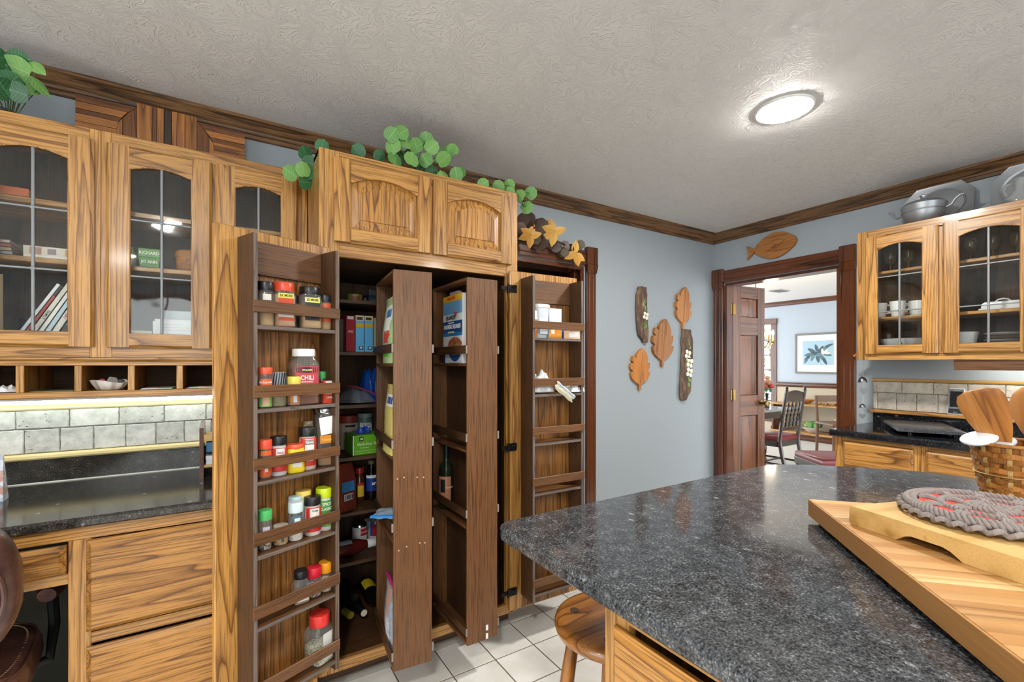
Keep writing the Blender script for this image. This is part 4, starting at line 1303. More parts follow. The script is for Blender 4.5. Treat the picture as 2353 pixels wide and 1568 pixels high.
for i, xx in enumerate((.526, .567)):
    box_thing('food_box', ['blue and yellow slim food box next to the red one, on second pantry shelf', 'blue and yellow slim food box next to the grey book, on second pantry shelf'][i], 'box', (xx, 2.165, S2), .03, .038, .20, .169, '#57a6d6', [(0, 1, .86, 1, '#d8c894'), (.1, .85, .88, .96, '#3a2c22'), (0, 1, .68, .79, '#c9a01e'), (.35, .9, .06, .16, '#2a4a66')], [('M', .014, '#e6eef2', .62, .11, 1)], GP)
box_thing('thick_book', 'grey-beige book with dark spine foot standing upright, on second pantry shelf', 'book', (.605, 2.165, S2), 0, .030, .22, .162, '#9b977f', [(0, 1, 0, .16, '#1f2433')], (), GP)
box_thing('food_box', 'dark grey carton in shadow at the far end, on second pantry shelf', 'box', (.438, 2.19, S2), .1, .042, .2, .15, '#3a3331', (), (), GP)
t = thing('zip_bag', 'clear zip bag with a dark red seal lying flat, on third pantry shelf', 'bag', (.525, 2.235, S3), -.1, GP)
part('pouch', pillow(.17, .14, .058, 21, .25), film('clear_bag', '#8e949c', .38, .12), t, smooth=60)
part('zip_strip', MB().tube([(-.045, -.02, .085), (.0, -.03, .078), (.06, -.055, .052), (.085, -.07, .035)], .0045, 6), col('#7a1f33'), t)
t = thing('blue_bag', 'crumpled bright blue plastic bag, on third pantry shelf', 'bag', (.615, 2.27, S3), .3, GP)
part('pouch', pillow(.13, .14, .125, 25, .30), film('blue_film', '#1f55b4', .62, .15), t, smooth=60)
part('twist', pillow(.045, .08, .055, 27, .3), plain('deep_blue_film', '#1638a0', .25), t, (.0, -.085, .0), rot=(0, -.5, .6), smooth=60)
t = thing('oats_canister', 'cream cardboard oats canister with red lid, on fourth pantry shelf', 'canister', (.523, 2.385, S4), 0, GP)
part('can', MB().lathe([(.046, 0), (.047, .002), (.047, .146), (.001, .147)], 28), col('#cdbfae'), t)
part('lid', MB().lathe([(.048, .132), (.049, .135), (.049, .160), (.047, .168), (.001, .168)], 28), col('#98352f'), t)
part('badge', wall_patch(.0476, .112, .124, -.55, .55), col('#241f1d'), t)
text('OLD FASHIONED', .008, col('#a85a4a'), t, (0, 0, .102), bend=.0482, sx=.8)
text('OATS', .024, col('#6a2c28'), t, (0, 0, .083), bend=.0482, bold=.0003)
t = thing('breadcrumb_canister', 'teal breadcrumb canister with a white label, on fourth pantry shelf', 'canister', (.602, 2.375, S4), 0, GP)
part('can', MB().lathe([(.035, 0), (.036, .002), (.036, .152), (.033, .158), (.001, .158)], 26), col('#5f7a7c'), t)
part('lid', MB().lathe([(.0365, .156), (.037, .158), (.037, .174), (.035, .176), (.001, .176)], 26), col('#8fa3a3'), t)
part('paper_label', wall_patch(.0364, .084, .130, -.95, .95), col('#dfe6e4'), t)
text('Bread', .0165, col('#28384a'), t, (.0, 0, .118), bend=.0368, bold=.0002)
text('Crumbs', .0165, col('#28384a'), t, (.0, 0, .101), bend=.0368, bold=.0002)
t = box_thing('glove_box', 'bright green carton of disposable gloves, on fourth pantry shelf', 'box', (.572, 2.185, S4), .10, .150, .115, .092, '#66ac24', [(.0, .03, 0, 1, '#e6ecdf'), (.20, .33, .70, .92, '#12160f'), (.05, .95, .18, .21, '#a9d672'), (.05, .95, .06, .09, '#a9d672')], [('Nitrile Exam Gloves', .0165, '#dcebc6', .52, .54, .86), ('Powder free', .008, '#cfe6ac', .36, .36, 1)], GP)
text('M', .016, col('#e9efe4'), t, (-.035, -.003, .0745), bold=.0006)
single('glove', pillow(.07, .035, .022, 31, .4), plain('nitrile_blue', '#2447a8', .35), 'crumpled blue glove pulled out on top of the green glove carton', 'glove', (.560, 2.24, S4 + .0925), .3, smooth=60)
# fifth shelf
t = thing('snack_pouch', 'standing rust-red foil pouch with a blue panel, on fifth pantry shelf', 'pouch', (.462, 2.20, S5), .45, GP)
pm = MB()
rings = []
for k_ in range(9):
    z = .215 * k_ / 8
    f = k_ / 8
    w_, d_ = .068 - .020 * max(0, f - .55) / .45, .026 * (1 - f ** 2) + .001
    rings.append([(w_ * math.cos(a) * (1 - .03 * math.sin(3 * a + k_)), d_ * math.sin(a), z) for a in [2 * PI * q / 24 for q in range(24)]])
part('foil', pm.loft(rings), plain('rust_foil', '#8e3f2c', .35, noise=.35, nscale=30), t, smooth=60)
part('print', MB().add([(-.03, -.0285, .09), (.04, -.0265, .09), (.04, -.022, .135), (-.03, -.0245, .135)], [(0, 1, 2, 3)]), col('#3b86c4'), t, smooth=0)
part('print', MB().add([(-.02, -.0298, .05), (.03, -.0285, .05), (.03, -.0275, .08), (-.02, -.0285, .08)], [(0, 1, 2, 3)]), col('#e4e0e2'), t, smooth=0)
for q in range(6):
    part('barcode', MB().box(-.0145 + q * .007, -.0115 + q * .007 + (q % 2) * .0015, -.0306, -.030, .054, .076), M_BLACK, t)
def bottle(name, label, loc, prof, mat, cap=None, capcol=None, rz=0, rot=None, group=GP, labels=(), seg=22, cat='bottle'):
    t = thing(name, label, cat, loc, rz, group, rot=rot)
    part('body', MB().lathe(prof, seg), mat, t, smooth=50)
    if cap:
        part('cap', MB().lathe(cap, seg), capcol, t, smooth=50)
    for (c, r, z0_, z1_, a) in labels:
        part('paper_label', wall_patch(r, z0_, z1_, -a, a), col(c), t, smooth=50)
    return t
M_DKGLASS = plain('dark_bottle_glass', '#0b0f0c', .06, coat=.3)
bottle('sauce_bottle', 'brown sauce bottle with red cap and yellow label, on fifth pantry shelf', (.561, 2.315, S5), [(.024, 0), (.026, .004), (.026, .085), (.022, .105), (.017, .130), (.017, .140), (.001, .141)], plain('brown_sauce', '#4a2216', .12), [(.020, .138), (.021, .140), (.021, .162), (.019, .165), (.001, .165)], col('#a8251f', .3), labels=[('#d6b41e', .0264, .025, .080, .6), ('#b02a22', .0264, .080, .094, .6)])
t = bottle('syrup_bottle', 'dark syrup bottle with blue label and tan cap, on fifth pantry shelf', (.618, 2.315, S5), [(.027, 0), (.029, .004), (.029, .11), (.025, .135), (.014, .165), (.0135, .178), (.001, .179)], plain('dark_syrup', '#140d0b', .08, coat=.3), [(.0155, .176), (.016, .178), (.016, .194), (.014, .196), (.001, .196)], col('#8f8a66', .4), labels=[('#1b3f8f', .0294, .045, .118, 1.2), ('#dfe4e6', .0296, .110, .124, 1.2)])
text('Karo', .024, col('#f0efe9'), t, (.004, 0, .084), bend=.0302, bold=.0006)
t = thing('condensed_milk_can', 'short can with white and red label, on sixth pantry shelf', 'can', (.572, 2.36, S6), 0, GP)
part('can', MB().lathe([(.036, 0), (.037, .002), (.037, .096), (.036, .098), (.033, .096), (.001, .096)], 26), M_STEEL, t)
part('paper_label', wall_patch(.0374, .006, .088, -2.6, 2.6, 24), col('#d3d0cf'), t)
part('print', wall_patch(.0377, .046, .080, -.1, 1.0), col('#b3222e'), t)
text('Carnation', .013, col('#f3efec'), t, (0, 0, .063), rz=.42, bend=.038, sx=.8)
t = thing('squeeze_bottle', 'dark red squeeze bottle lying on its side with white cap, on sixth pantry shelf', 'bottle', (.45, 2.225, S6 + .0375), 0, GP, rot=(0, PI / 2, .06))
part('body', MB().lathe([(.030, -.09), (.035, -.08), (.036, .06), (.033, .08), (.022, .115), (.018, .128), (.001, .128)], 22, sy=.95), plain('dark_sauce', '#4f1712', .15), t, smooth=50)
part('cap', MB().lathe([(.020, .126), (.021, .128), (.021, .165), (.018, .168), (.001, .168)], 20), col('#dfe3e4', .35), t, smooth=50)
part('paper_label', MB().lathe([(.0364, -.07), (.0366, .05)], 10, a0=2.2, a1=3.9), col('#93a4ab'), t, smooth=50)
box_thing('food_box', 'small blue, red and white carton, on sixth pantry shelf', 'box', (.640, 2.345, S6), .1, .04, .08, .098, '#d8d6d2', [(0, .55, .3, 1, '#2a4fa0'), (.3, .8, .25, .85, '#b8202c')], (), GP)
# bottles lying on the pantry floor
def wine(label, loc, rot, lab, foil, cork):
    t = thing('wine_bottle', label, 'bottle', loc, 0, 'wine bottles on the pantry floor', rot=rot)
    part('body', MB().lathe([(.001, .012), (.032, 0), (.0375, .006), (.0375, .175), (.030, .205), (.0155, .232), (.0145, .285), (.0155, .287), (.0155, .298), (.001, .299)], 24), M_DKGLASS, t, smooth=50)
    part('foil_cap', MB().lathe([(.0152, .24), (.0156, .242), (.0162, .296), (.0155, .3), (.001, .3)], 18), col(foil, .35), t, smooth=50)
    if cork:
        part('cap_disc', MB().lathe([(.0145, .3002), (.0145, .3018), (.001, .302)], 18), col(cork, .5), t)
    if lab:
        part('paper_label', MB().lathe([(.0379, .05), (.0379, .14)], 12, a0=lab[1], a1=lab[2]), col(lab[0]), t, smooth=50)
    return t
fz = S7 + .0385
wine('black wine bottle lying on the pantry floor with its cream cap forward', (.475, 2.375, fz), (PI / 2 - .02, 0, .16), None, '#101214', '#d6cdb4')
wine('black wine bottle with a yellow label lying at the back of the pantry floor', (.600, 2.38, fz), (PI / 2 - .02, 0, -.02), ('#c9b51e', .3, 2.4), '#0e1012', None)
wine('black wine bottle with a gold neck ring lying against the pantry side', (.380, 2.375, fz), (PI / 2 - .02, 0, .30), None, '#8a7a2a', None)
wine('dark wine bottle stacked on top of two others on the pantry floor', (.428, 2.40, fz + .0665), (PI / 2 - .02, 0, .22), ('#5a2a20', .4, 1.6), '#15120f', None)

# ------------------------------------------------------------------ left swing rack: bags on its outer side
def rackp(r_org, rz, x, y, z):
    c, s = math.cos(rz), math.sin(rz)
    return (r_org[0] + c * x - s * y, r_org[1] + s * x + c * y, z)
R1O, R1R = (.529, 1.675), math.radians(-5.6)
R2O, R2R = (.833, 1.668), math.radians(.6)
def standing_bag(name, label, loc, rz, w, d, h, mat, prints, seed, lean=0.0, cat='bag'):
    """soft upright bag, width along local x, front towards -y"""
    t = thing(name, label, cat, loc, 0, 'bags on the swing-out rack', rot=(lean, 0, rz))
    rr = random.Random(seed)
    rings = []
    for k_ in range(13):
        f = k_ / 12
        z = h * f
        ww = w / 2 * (1 - .10 * f ** 2 + .03 * math.sin(9 * f + seed))
        dd = d / 2 * (max(.04, 1 - f ** 2.2)) * (1 + .10 * math.sin(7 * f + seed))
        rings.append([(ww * math.copysign(abs(math.cos(a)) ** .6, math.cos(a)) + rr.uniform(-.0012, .0012), dd * math.copysign(abs(math.sin(a)) ** .8, math.sin(a)) + rr.uniform(-.0012, .0012), z) for a in [2 * PI * q / 28 for q in range(28)]])
    part('film', MB().loft(rings), mat, t, smooth=60)
    for (u0, u1, f0, f1, c) in prints:
        g = MB()
        vs_, fs = [], []
        nn = 6
        for j in range(nn + 1):
            f = f0 + (f1 - f0) * j / nn
            dd = d / 2 * (max(.04, 1 - f ** 2.2)) * (1 + .10 * math.sin(7 * f + seed)) + .0022
            ww = w / 2 * (1 - .10 * f ** 2 + .03 * math.sin(9 * f + seed))
            for i in range(nn + 1):
                u = u0 + (u1 - u0) * i / nn
                q = max(0.0, 1 - abs(u) ** (1 / .6)) ** .4
                vs_.append((ww * u, -dd * q, h * f))
        for j in range(nn):
            for i in range(nn):
                a = j * (nn + 1) + i
                fs.append((a, a + 1, a + nn + 2, a + nn + 1))
        part('print', g.add(vs_, fs), col(c), t, smooth=60)
    return t
# rack 1 outer face is local x=0, bags sit between x=0.01 and 0.065 facing -x
standing_bag('chip_bag', 'green and white snack bag standing at the top of the swing-out rack', rackp(R1O, R1R, .027, .150, 1.3045), R1R - PI / 2, .25, .056, .27, plain('green_film', '#b9d49a', .3, noise=.2, nscale=14), [(-.55, .60, .10, .22, '#5fb52e'), (-.3, .72, .30, .48, '#c9492a'), (-.5, .78, .45, .86, '#e6eae2'), (-.2, .5, .68, .80, '#3f74b0')], 4)
standing_bag('corn_chip_bag', 'yellow snack bag standing on the middle shelf of the swing-out rack', rackp(R1O, R1R, .027, .135, .9485), R1R - PI / 2, .22, .056, .27, plain('yellow_film', '#e2d27a', .3, noise=.15, nscale=14), [(-.5, .7, .68, .86, '#e9e6d8'), (-.3, .5, .72, .82, '#2b4a94'), (-.75, -.45, .12, .5, '#b8582c'), (-.4, .1, .12, .26, '#4a3324')], 9)
t = single('crumpled_wrapper', pillow(.075, .040, .035, 41, .5), plain('yellow_wrapper', '#e4d45a', .35), 'crumpled yellow wrapper tucked under the rail of the swing-out rack', 'wrapper', rackp(R1O, R1R, .030, .050, .9485), R1R + 1.2, smooth=30)
t = thing('zip_bag', 'zip bag with a blue seal draped over the swing-out rack rail', 'bag', rackp(R1O, R1R, -.012, .075, .722), R1R - 1.2)
part('pouch', pillow(.105, .065, .010, 44), film('blue_zip', '#9fb2c2', .55, .15), t, (0, 0, .0), rot=(.35, -.12, .4), smooth=60)
part('zip_strip', MB().box(-.052, .052, -.034, -.020, .004, .011, .002), col('#2f7fc4'), t, rot=(.35, -.12, .4))
t = standing_bag('freezer_bag', 'zip bag with a pink seal holding papers, at the bottom of the swing-out rack', rackp(R1O, R1R, .024, .130, .1605), R1R - PI / 2, .22, .046, .27, film('pale_film', '#cdd3dc', .65, .15), [(-.5, .3, .25, .9, '#c9a08e'), (.1, .8, .1, .75, '#9fb4cc'), (-.2, .4, .05, .5, '#dfe0e4')], 17)
part('zip_strip', MB().box(-.10, .10, -.006, .004, .252, .270, .002), col('#c42a7a'), t)

# ------------------------------------------------------------------ right swing rack
t = box_thing('cereal_box', 'tall blue and white oatmeal cereal box, on top shelf of the empty swing-out rack', 'box', rackp(R2O, R2R, .014, .170, 1.3045), R2R - PI / 2, .195, .048, .300, '#e3e6e6',
    [(0, 1, .91, 1, '#e9b32e'), (0, 1, .62, .91, '#6ea3cf'), (.0, 1, .62, .72, '#dfe4e2'), (0, 1, .44, .62, '#20508f'), (.0, 1, .40, .45, '#2f7ec0'), (0, .12, .0, .14, '#1d3a6a')],
    [('FAMILY SIZE', .017, '#c4502a', .45, .955, .85), ('QUAKER', .026, '#26282c', .42, .67, .95), ('OATMEAL SQUARES', .026, '#f4f6f6', .50, .535, .72), ('BROWN SUGAR', .010, '#e2d18a', .45, .455, .9), ('Crispy Oven Baked', .007, '#e9eaf0', .45, .595, 1)])
# printed picture: a bowl of cereal and a red heart badge
bm = MB()
W2, H2 = .195, .300
def disc(cx, cz, rx, rz_, y, n=26, a0=0, a1=2 * PI):
    vs_ = [(cx, y, cz)] + [(cx + rx * math.cos(a0 + (a1 - a0) * i / n), y, cz + rz_ * math.sin(a0 + (a1 - a0) * i / n)) for i in range(n + 1)]
    return MB().add(vs_, [(0, i, i + 1) for i in range(1, n + 1)])
part('print', disc(.028, .068, .074, .066, -.0022, a0=PI, a1=2 * PI), col('#e6e9ec'), t, smooth=0)
part('print', disc(.028, .066, .066, .058, -.0024, a0=PI, a1=2 * PI), col('#1f4f8c'), t, smooth=0)
part('print', disc(.028, .074, .072, .040, -.0026), speckle('cereal_print', '#8e5c34', '#c9a068', 90, .6, '#b3403a'), t, smooth=0)
part('print', MB().add([(.036 + .014 * x_, -.0024, .213 + .014 * z_) for x_, z_ in ((0, -1), (.9, .1), (.9, .6), (.5, .9), (.1, .6), (0, .4), (-.1, .6), (-.5, .9), (-.9, .6), (-.9, .1))], [tuple(range(10))]), col('#c13f3f'), t, smooth=0)
part('torn_flap', MB().box(-.05, .03, .01, .03, .300, .318, .001), col('#a3988a'), t)
t = bottle('wine_bottle', 'tall wine bottle with a copper label, on lower shelf of the empty swing-out rack', rackp(R2O, R2R, .036, .285, .6345), [(.001, .01), (.031, 0), (.034, .005), (.034, .175), (.030, .195), (.0145, .222), (.0140, .275), (.001, .276)], film('green_glass', '#26301f', .60, .05), [(.0146, .225), (.0152, .228), (.0152, .300), (.001, .301)], col('#0f1a22', .3), rz=-.9, group='bottles on the swing-out rack', labels=[('#b4795a', .0345, .035, .150, 1.15), ('#15171a', .0347, .078, .138, .34)])
text('RESERVE', .011, col('#e8d2c0'), t, (0, 0, .10), rz=.95, bend=.0352, sx=.9)
single('foil_roll', MB().ball((0, 0, .035), .036, 14, 10, (1, 1, 1)).ball((.01, .02, .04), .03, 12, 8), plain('crumpled_foil', '#8a8e94', .3, .7, noise=.4, nscale=60), 'crumpled silver foil ball, on lower shelf behind the second swing-out rack', 'foil ball', (1.075, 2.20, .6225))
# ------------------------------------------------------------------ under-cabinet strip light over the desk
M_TUBE = emission_mat('fluorescent_tube', (.90, 1.0, .95, 1), 9.0)
t = thing('under_cabinet_light', 'slim white strip light fixed under the pigeonhole shelf', 'strip light', (-.45, 2.36, 1.184))
part('housing', MB().box(-.55, .55, -.02, .045, -.018, -.0005, .003), M_RING, t)
part('tube', MB().tube([(-.53, .015, -.026), (.53, .015, -.026)], .008, 10), M_TUBE, t)

# ------------------------------------------------------------------ things in the pigeonholes
pz = 1.2065
t = thing('shell_dish', 'fluted white shell dish with small trinkets in a pigeonhole', 'dish', (-.365, 2.215, pz))
rings = []
for (r_, z) in ((.030, 0), (.036, .002), (.048, .018), (.054, .032), (.050, .032), (.044, .019), (.032, .006), (.002, .005)):
    rings.append([(r_ * (1 + .07 * math.cos(9 * a)) * math.cos(a) * .98, r_ * (1 + .07 * math.cos(9 * a)) * math.sin(a) * .8, z + (.006 * math.sin(2 * a) if z > .01 else 0)) for a in [2 * PI * q / 54 for q in range(54)]])
part('bowl', MB().loft(rings), plain('shell_white', '#d6d2cc', .35, noise=.1), t, smooth=50)
part('trinket', MB().ball((-.02, -.004, .030), .012, 10, 8), col('#c05a6a'), t)
part('trinket', MB().loft([[(-.012, -.02, .02), (.03, -.02, .02), (.03, .02, .02), (-.012, .02, .02)], [(.0, -.005, .048), (.02, -.005, .044), (.02, .01, .044), (.0, .01, .048)]]), col('#8d8a80'), t)
part('trinket', MB().ball((.03, .006, .030), .013, 10, 8, (1, 1, .7)), col('#4d5560'), t)
def papers(label, loc, sheets):
    t = thing('paper_stack', label, 'papers', loc, 0, 'papers in the pigeonholes')
    for i, (w_, d_, rz, c) in enumerate(sheets):
        part('sheet', MB().box(-w_ / 2, w_ / 2, 0, d_, .0005 + .0018 * i, .0021 + .0018 * i), col(c), t, rz=rz)
    return t
papers('white envelopes with an orange edge lying in a pigeonhole', (-.222, 2.165, pz), [(.095, .14, .02, '#c9ced4'), (.09, .13, -.05, '#dfe2e6'), (.02, .05, -.6, '#d8683a')])
papers('loose notes with green and pink slips lying in a pigeonhole', (-.078, 2.162, pz), [(.105, .14, .03, '#cfd3d8'), (.09, .12, -.07, '#e2e4e4'), (.05, .06, .1, '#9ccf7a'), (.03, .03, -.5, '#d9487a')])
single('crumpled_paper', pillow(.07, .06, .014, 61, .5), plain('crumpled_white', '#d9dbde', .6), 'crumpled sheet of white paper in the end pigeonhole', 'paper', (-.625, 2.20, pz), .2)
t = thing('card_stack', 'flat greenish card lying in an otherwise empty pigeonhole', 'card', (-.508, 2.165, pz))
part('sheet', MB().box(-.055, .055, 0, .12, 0, .0025), col('#6a7758'), t)

# ------------------------------------------------------------------ things on the desk
t = thing('letter_tray', 'wooden two-tier letter tray standing on the desk counter', 'letter tray', (-.090, 2.19, .8412))
for a in (0, .20):
    part('side_board', MB().prism([(0, 0), (.22, 0), (.22, .17), (.16, .22), (.0, .205)], 'x', a, a + .014), wood('mahogany', 'z'), t)
for z in (.045, .15):
    part('tray', MB().box(.014, .20, .002, .215, z, z + .010, .002), wood('maple', 'x'), t)
part('front_lip', MB().box(.014, .20, .0, .006, .15, .178, .001), wood('maple', 'x'), t)
part('folder', MB().box(.022, .195, .006, .2, .0555, .075, .001), col('#c6d2d6'), t)
part('folder', MB().box(.022, .195, .012, .2, .105, .145, .001), col('#2f6f9e'), t, label='blue folder')
part('folder', MB().box(.02, .19, .01, .2, .075, .090, .001), col('#dde1e2'), t)
t = thing('desk_calendar', 'small patterned white card standing at the end of the desk', 'calendar', (-.655, 2.2, .8412), 0)
part('card', MB().prism([(-.004, 0), (.045, 0), (.004, .155), (0, .155)], 'x', -.06, .022), speckle('floral_print', '#dfe3e8', '#b4c6dc', 60, .6, '#c9998c'), t)

# ------------------------------------------------------------------ inside the glass cabinets over the desk
GB = 'cookbooks in the glass cabinet'
B0, B1, B2 = 1.3435, 1.6715, 1.8735
def book(label, x, lean, w, h, d, cover, pages='#e4dfd2', txt=None, tc='#222222', y=2.205, z=B0, group=GB, ts=.016, name='cookbook', rz=0.0):
    t = thing(name, label, 'book', (x - .004, y, z + (w * math.sin(lean) if 0 < lean < 1 else 0)), 0, group, rot=(0, lean, rz))
    part('pages', MB().box(.0015, w - .0015, .003, d - .003, .003, h - .003), col(pages), t, smooth=0)
    m = MB().box(0, w, 0, .0018, 0, h).box(0, .0015, 0, d, 0, h).box(w - .0015, w, 0, d, 0, h)
    part('cover', m, col(cover, .35), t, smooth=0)
    if txt:
        text(txt, ts, col(tc), t, (w / 2, -.0008, h * .5), rot=(0, PI / 2, 0), bold=ts * .015, sx=.9)
    return t
book('upright tan cookbook about smoking meat with bold black spine lettering', -.668, 0, .036, .262, .19, '#c9a978', txt='JEFF  SMOKING MEAT', tc='#16130f', ts=.021, rz=.34)
bk = [(-.630, .50, .012, .27, '#d7dade', None, 'thin pale grey cookbook leaning first in the slanted row'), (-.615, .49, .010, .22, '#a8302a', None, 'thin red cookbook second in the slanted row'),
      (-.600, .48, .015, .285, '#d8cfc0', 'FAMILY', 'cream cookbook third in the slanted row'), (-.581, .47, .013, .305, '#e3e1da', None, 'tall white cookbook fourth in the slanted row'),
      (-.564, .46, .014, .275, '#bcd0dc', None, 'pale blue cookbook fifth in the slanted row'), (-.545, .45, .018, .305, '#e6e2d8', 'COOKERY', 'tall ivory cookbook with red lettering sixth in the slanted row'),
      (-.523, .44, .016, .270, '#3d4038', 'COOK BOOK', 'dark cookbook with white lettering seventh in the slanted row'), (-.503, .43, .013, .25, '#b98a68', None, 'tan cookbook eighth in the slanted row'),
      (-.486, .42, .018, .21, '#2a62b4', 'DINNER', 'blue cookbook last in the slanted row')]
for x, ln, w_, h_, c, tx, lb in bk:
    book(lb, x, ln, w_, h_, .15, c, txt=tx, tc={'COOKERY': '#b0342c'}.get(tx, '#f2f2ee' if c in ('#3d4038', '#2a62b4') else '#3a3a36'), ts=.012)
t = thing('enamel_pot', 'dark blue enamel pot in shadow behind the slanted cookbooks', 'pot', (-.585, 2.395, B0))
part('body', MB().lathe([(.05, 0), (.06, .004), (.064, .12), (.068, .124), (.062, .124), (.055, .01), (.001, .009)], 26), plain('blue_enamel', '#16223f', .12, coat=.5), t)
for i in range(4):
    book(['paperback at the bottom of the small stack on the middle shelf', 'second paperback up in the small stack on the middle shelf', 'third paperback up in the small stack on the middle shelf', 'paperback on top of the small stack on the middle shelf'][i], -.76 + .008 * i, PI / 2 + .0, .012, .15 - .01 * i, .17, ['#8b9298', '#b9a284', '#a85a5a', '#c9c2b4'][i], z=B1 + .0125 + .0128 * i, name='paperback', group='paperbacks stacked on the middle shelf')
box_thing('patterned_box', 'long flat floral-patterned box on the middle shelf of the cookbook cabinet', 'box', (-.515, 2.215, B1), 0, .15, .14, .040, '#e9e6e2', [(0, 1, .22, 1, '#d9cdbf'), (.1, .3, .3, .9, '#b98a7a'), (.4, .55, .35, .85, '#8a7a8a'), (.7, .9, .3, .9, '#c9a06a')])
book('orange and cream book lying flat on the top shelf of the cookbook cabinet', -.72, PI / 2, .03, .15, .17, '#c9642a', pages='#e6dcb4', z=B2 + .0305, group=None, name='flat_book')
def tin(label, x, l1, l2):
    t = thing('recipe_tin', label, 'tin', (x, 2.205, B1), 0, 'green recipe tins')
    part('body', MB().loft([[(-.028, 0, 0), (.028, 0, 0), (.028, .07, 0), (-.028, .07, 0)], [(-.033, -.002, .036), (.033, -.002, .036), (.033, .072, .036), (-.033, .072, .036)]]), col('#4c8a35', .4), t)
    part('lid', MB().box(-.034, .034, -.004, .074, .036, .070, .002), col('#5a9a3e', .4), t)
    text(l1, .017, col('#f0f0e6'), t, (0, -.0055, .052), bold=.0006, sx=.85)
    text(l2, .016, col('#f0f0e6'), t, (0, -.0032, .019), bold=.0006, sx=.85, rot=(-.05, 0, 0))
tin('green recipe tin lettered in white, next to the wooden box on the cabinet shelf', -.248, 'RICHARD', 'JO ANN')
tin('green recipe tin lettered in white, cut off by the door stile', -.328, 'JIMMIE', 'FAYE AIR')
t = thing('wooden_box', 'round orange-brown wooden box on the shelf beside the green tins', 'box', (-.118, 2.28, B1))
part('body', MB().lathe([(.055, 0), (.057, .003), (.057, .062), (.001, .063)], 30), wood('plaque', 'x'), t)
part('lid', MB().lathe([(.059, .060), (.060, .064), (.058, .082), (.05, .088), (.001, .089)], 30), wood('plaque', 'x'), t)
t = thing('paper_holder', 'stack of white recipe papers filed upright in the lower cabinet', 'papers', (-.165, 2.225, B0))
for i, (x0, x1, h_, y) in enumerate([(-.075, .12, .125, 0), (-.07, .12, .134, .012), (-.055, .12, .168, .03), (-.05, .11, .172, .045)]):
    part('sheet', MB().box(x0, x1, y, y + .006, .001, h_), col(['#e9eaee', '#e2e5ec', '#b7c3cb', '#aab6bd'][i]), t, label='written sheet' if i == 0 else None)
ln = MB()
for i in range(9):
    ln.box(-.06, .02 + .05 * ((i * 37) % 10) / 10, -.0006, -.0002, .112 - .011 * i, .1128 - .011 * i)
part('handwriting', ln, col('#a9aebb'), t)
box_thing('wrapped_carton', 'cream carton wrapped in clear plastic in the lower cabinet', 'box', (-.272, 2.21, B0), .05, .062, .10, .085, '#cdb795', [(.05, .95, .1, .4, '#ddd3c4')])
jar('tall dark glass on the bottom shelf behind the far glass door', (.10, 2.33, B0), 0, .03, .14, lid='#3a3a38', lid_h=.02, fill='#5a4a3a', group=None, name='storage_jar')

# ------------------------------------------------------------------ inlaid wooden board on top of the cabinets
WP = 2.405
wpn = thing('inlaid_board', 'inlaid board of mitred brown wood strips standing on the glass cabinets', 'wooden board', (-.21, WP, 2.1345))
def IW(m, mat): return wpart('strip', m, mat, wpn)
T0, T1, ZT = WP, WP + .02, 2.358
def slab(poly, mat, y0=T0):
    IW(MB().prism(poly, 'y', y0, T1), mat)
MQ, MD = 'marquetry', 'marquetrydark'
def side(sg, xo, xi):
    """outer edge xo, inner edge xi of one mitred end"""
    c = xi - sg * .045
    slab([(xo, 2.136), (c, 2.136), (c, 2.250), (xo, 2.250)], wood(MQ, 'x'))
    slab([(xo, 2.252), (c, 2.252), (c + sg * .006, 2.282), (xo, 2.282)], wood(MQ, 'x'))
    slab([(xo, 2.284), (c + sg * .006, 2.284), (c + sg * .014, 2.300), (xo, 2.300)], wood(MD, 'x'), T0 + .002)
    slab([(xo, 2.302), (c + sg * .015, 2.302), (c + sg * .034, 2.328), (xo, 2.328)], wood(MQ, 'x'))
    slab([(xo, 2.330), (c + sg * .036, 2.330), (c + sg * .062, ZT), (xo, ZT)], wood(MD, 'x'), T0 + .002)
    slab([(c + sg * .001, 2.136), (c + sg * .018, 2.136), (c + sg * .018, 2.298), (c + sg * .007, 2.281), (c + sg * .001, 2.25)], wood(MQ, 'z'))
    slab([(c + sg * .020, 2.136), (c + sg * .062, 2.136), (c + sg * .062, ZT - .002), (c + sg * .036, 2.327), (c + sg * .020, 2.301)], wood(MD, 'z'), T0 + .002)
side(1, -.498, -.33)
side(-1, .072, -.09)
xs = [-.312, -.262, -.246, -.222, -.196, -.150, -.108]
for i, (a, b) in enumerate(zip(xs, xs[1:])):
    slab([(a + .001, 2.136), (b - .001, 2.136), (b - .001, ZT + .018), (a + .001, ZT + .018)], wood([MQ, MD, MQ, 'blackwood', MQ, MQ][i], 'z'), T0 + .001 * (i % 2))

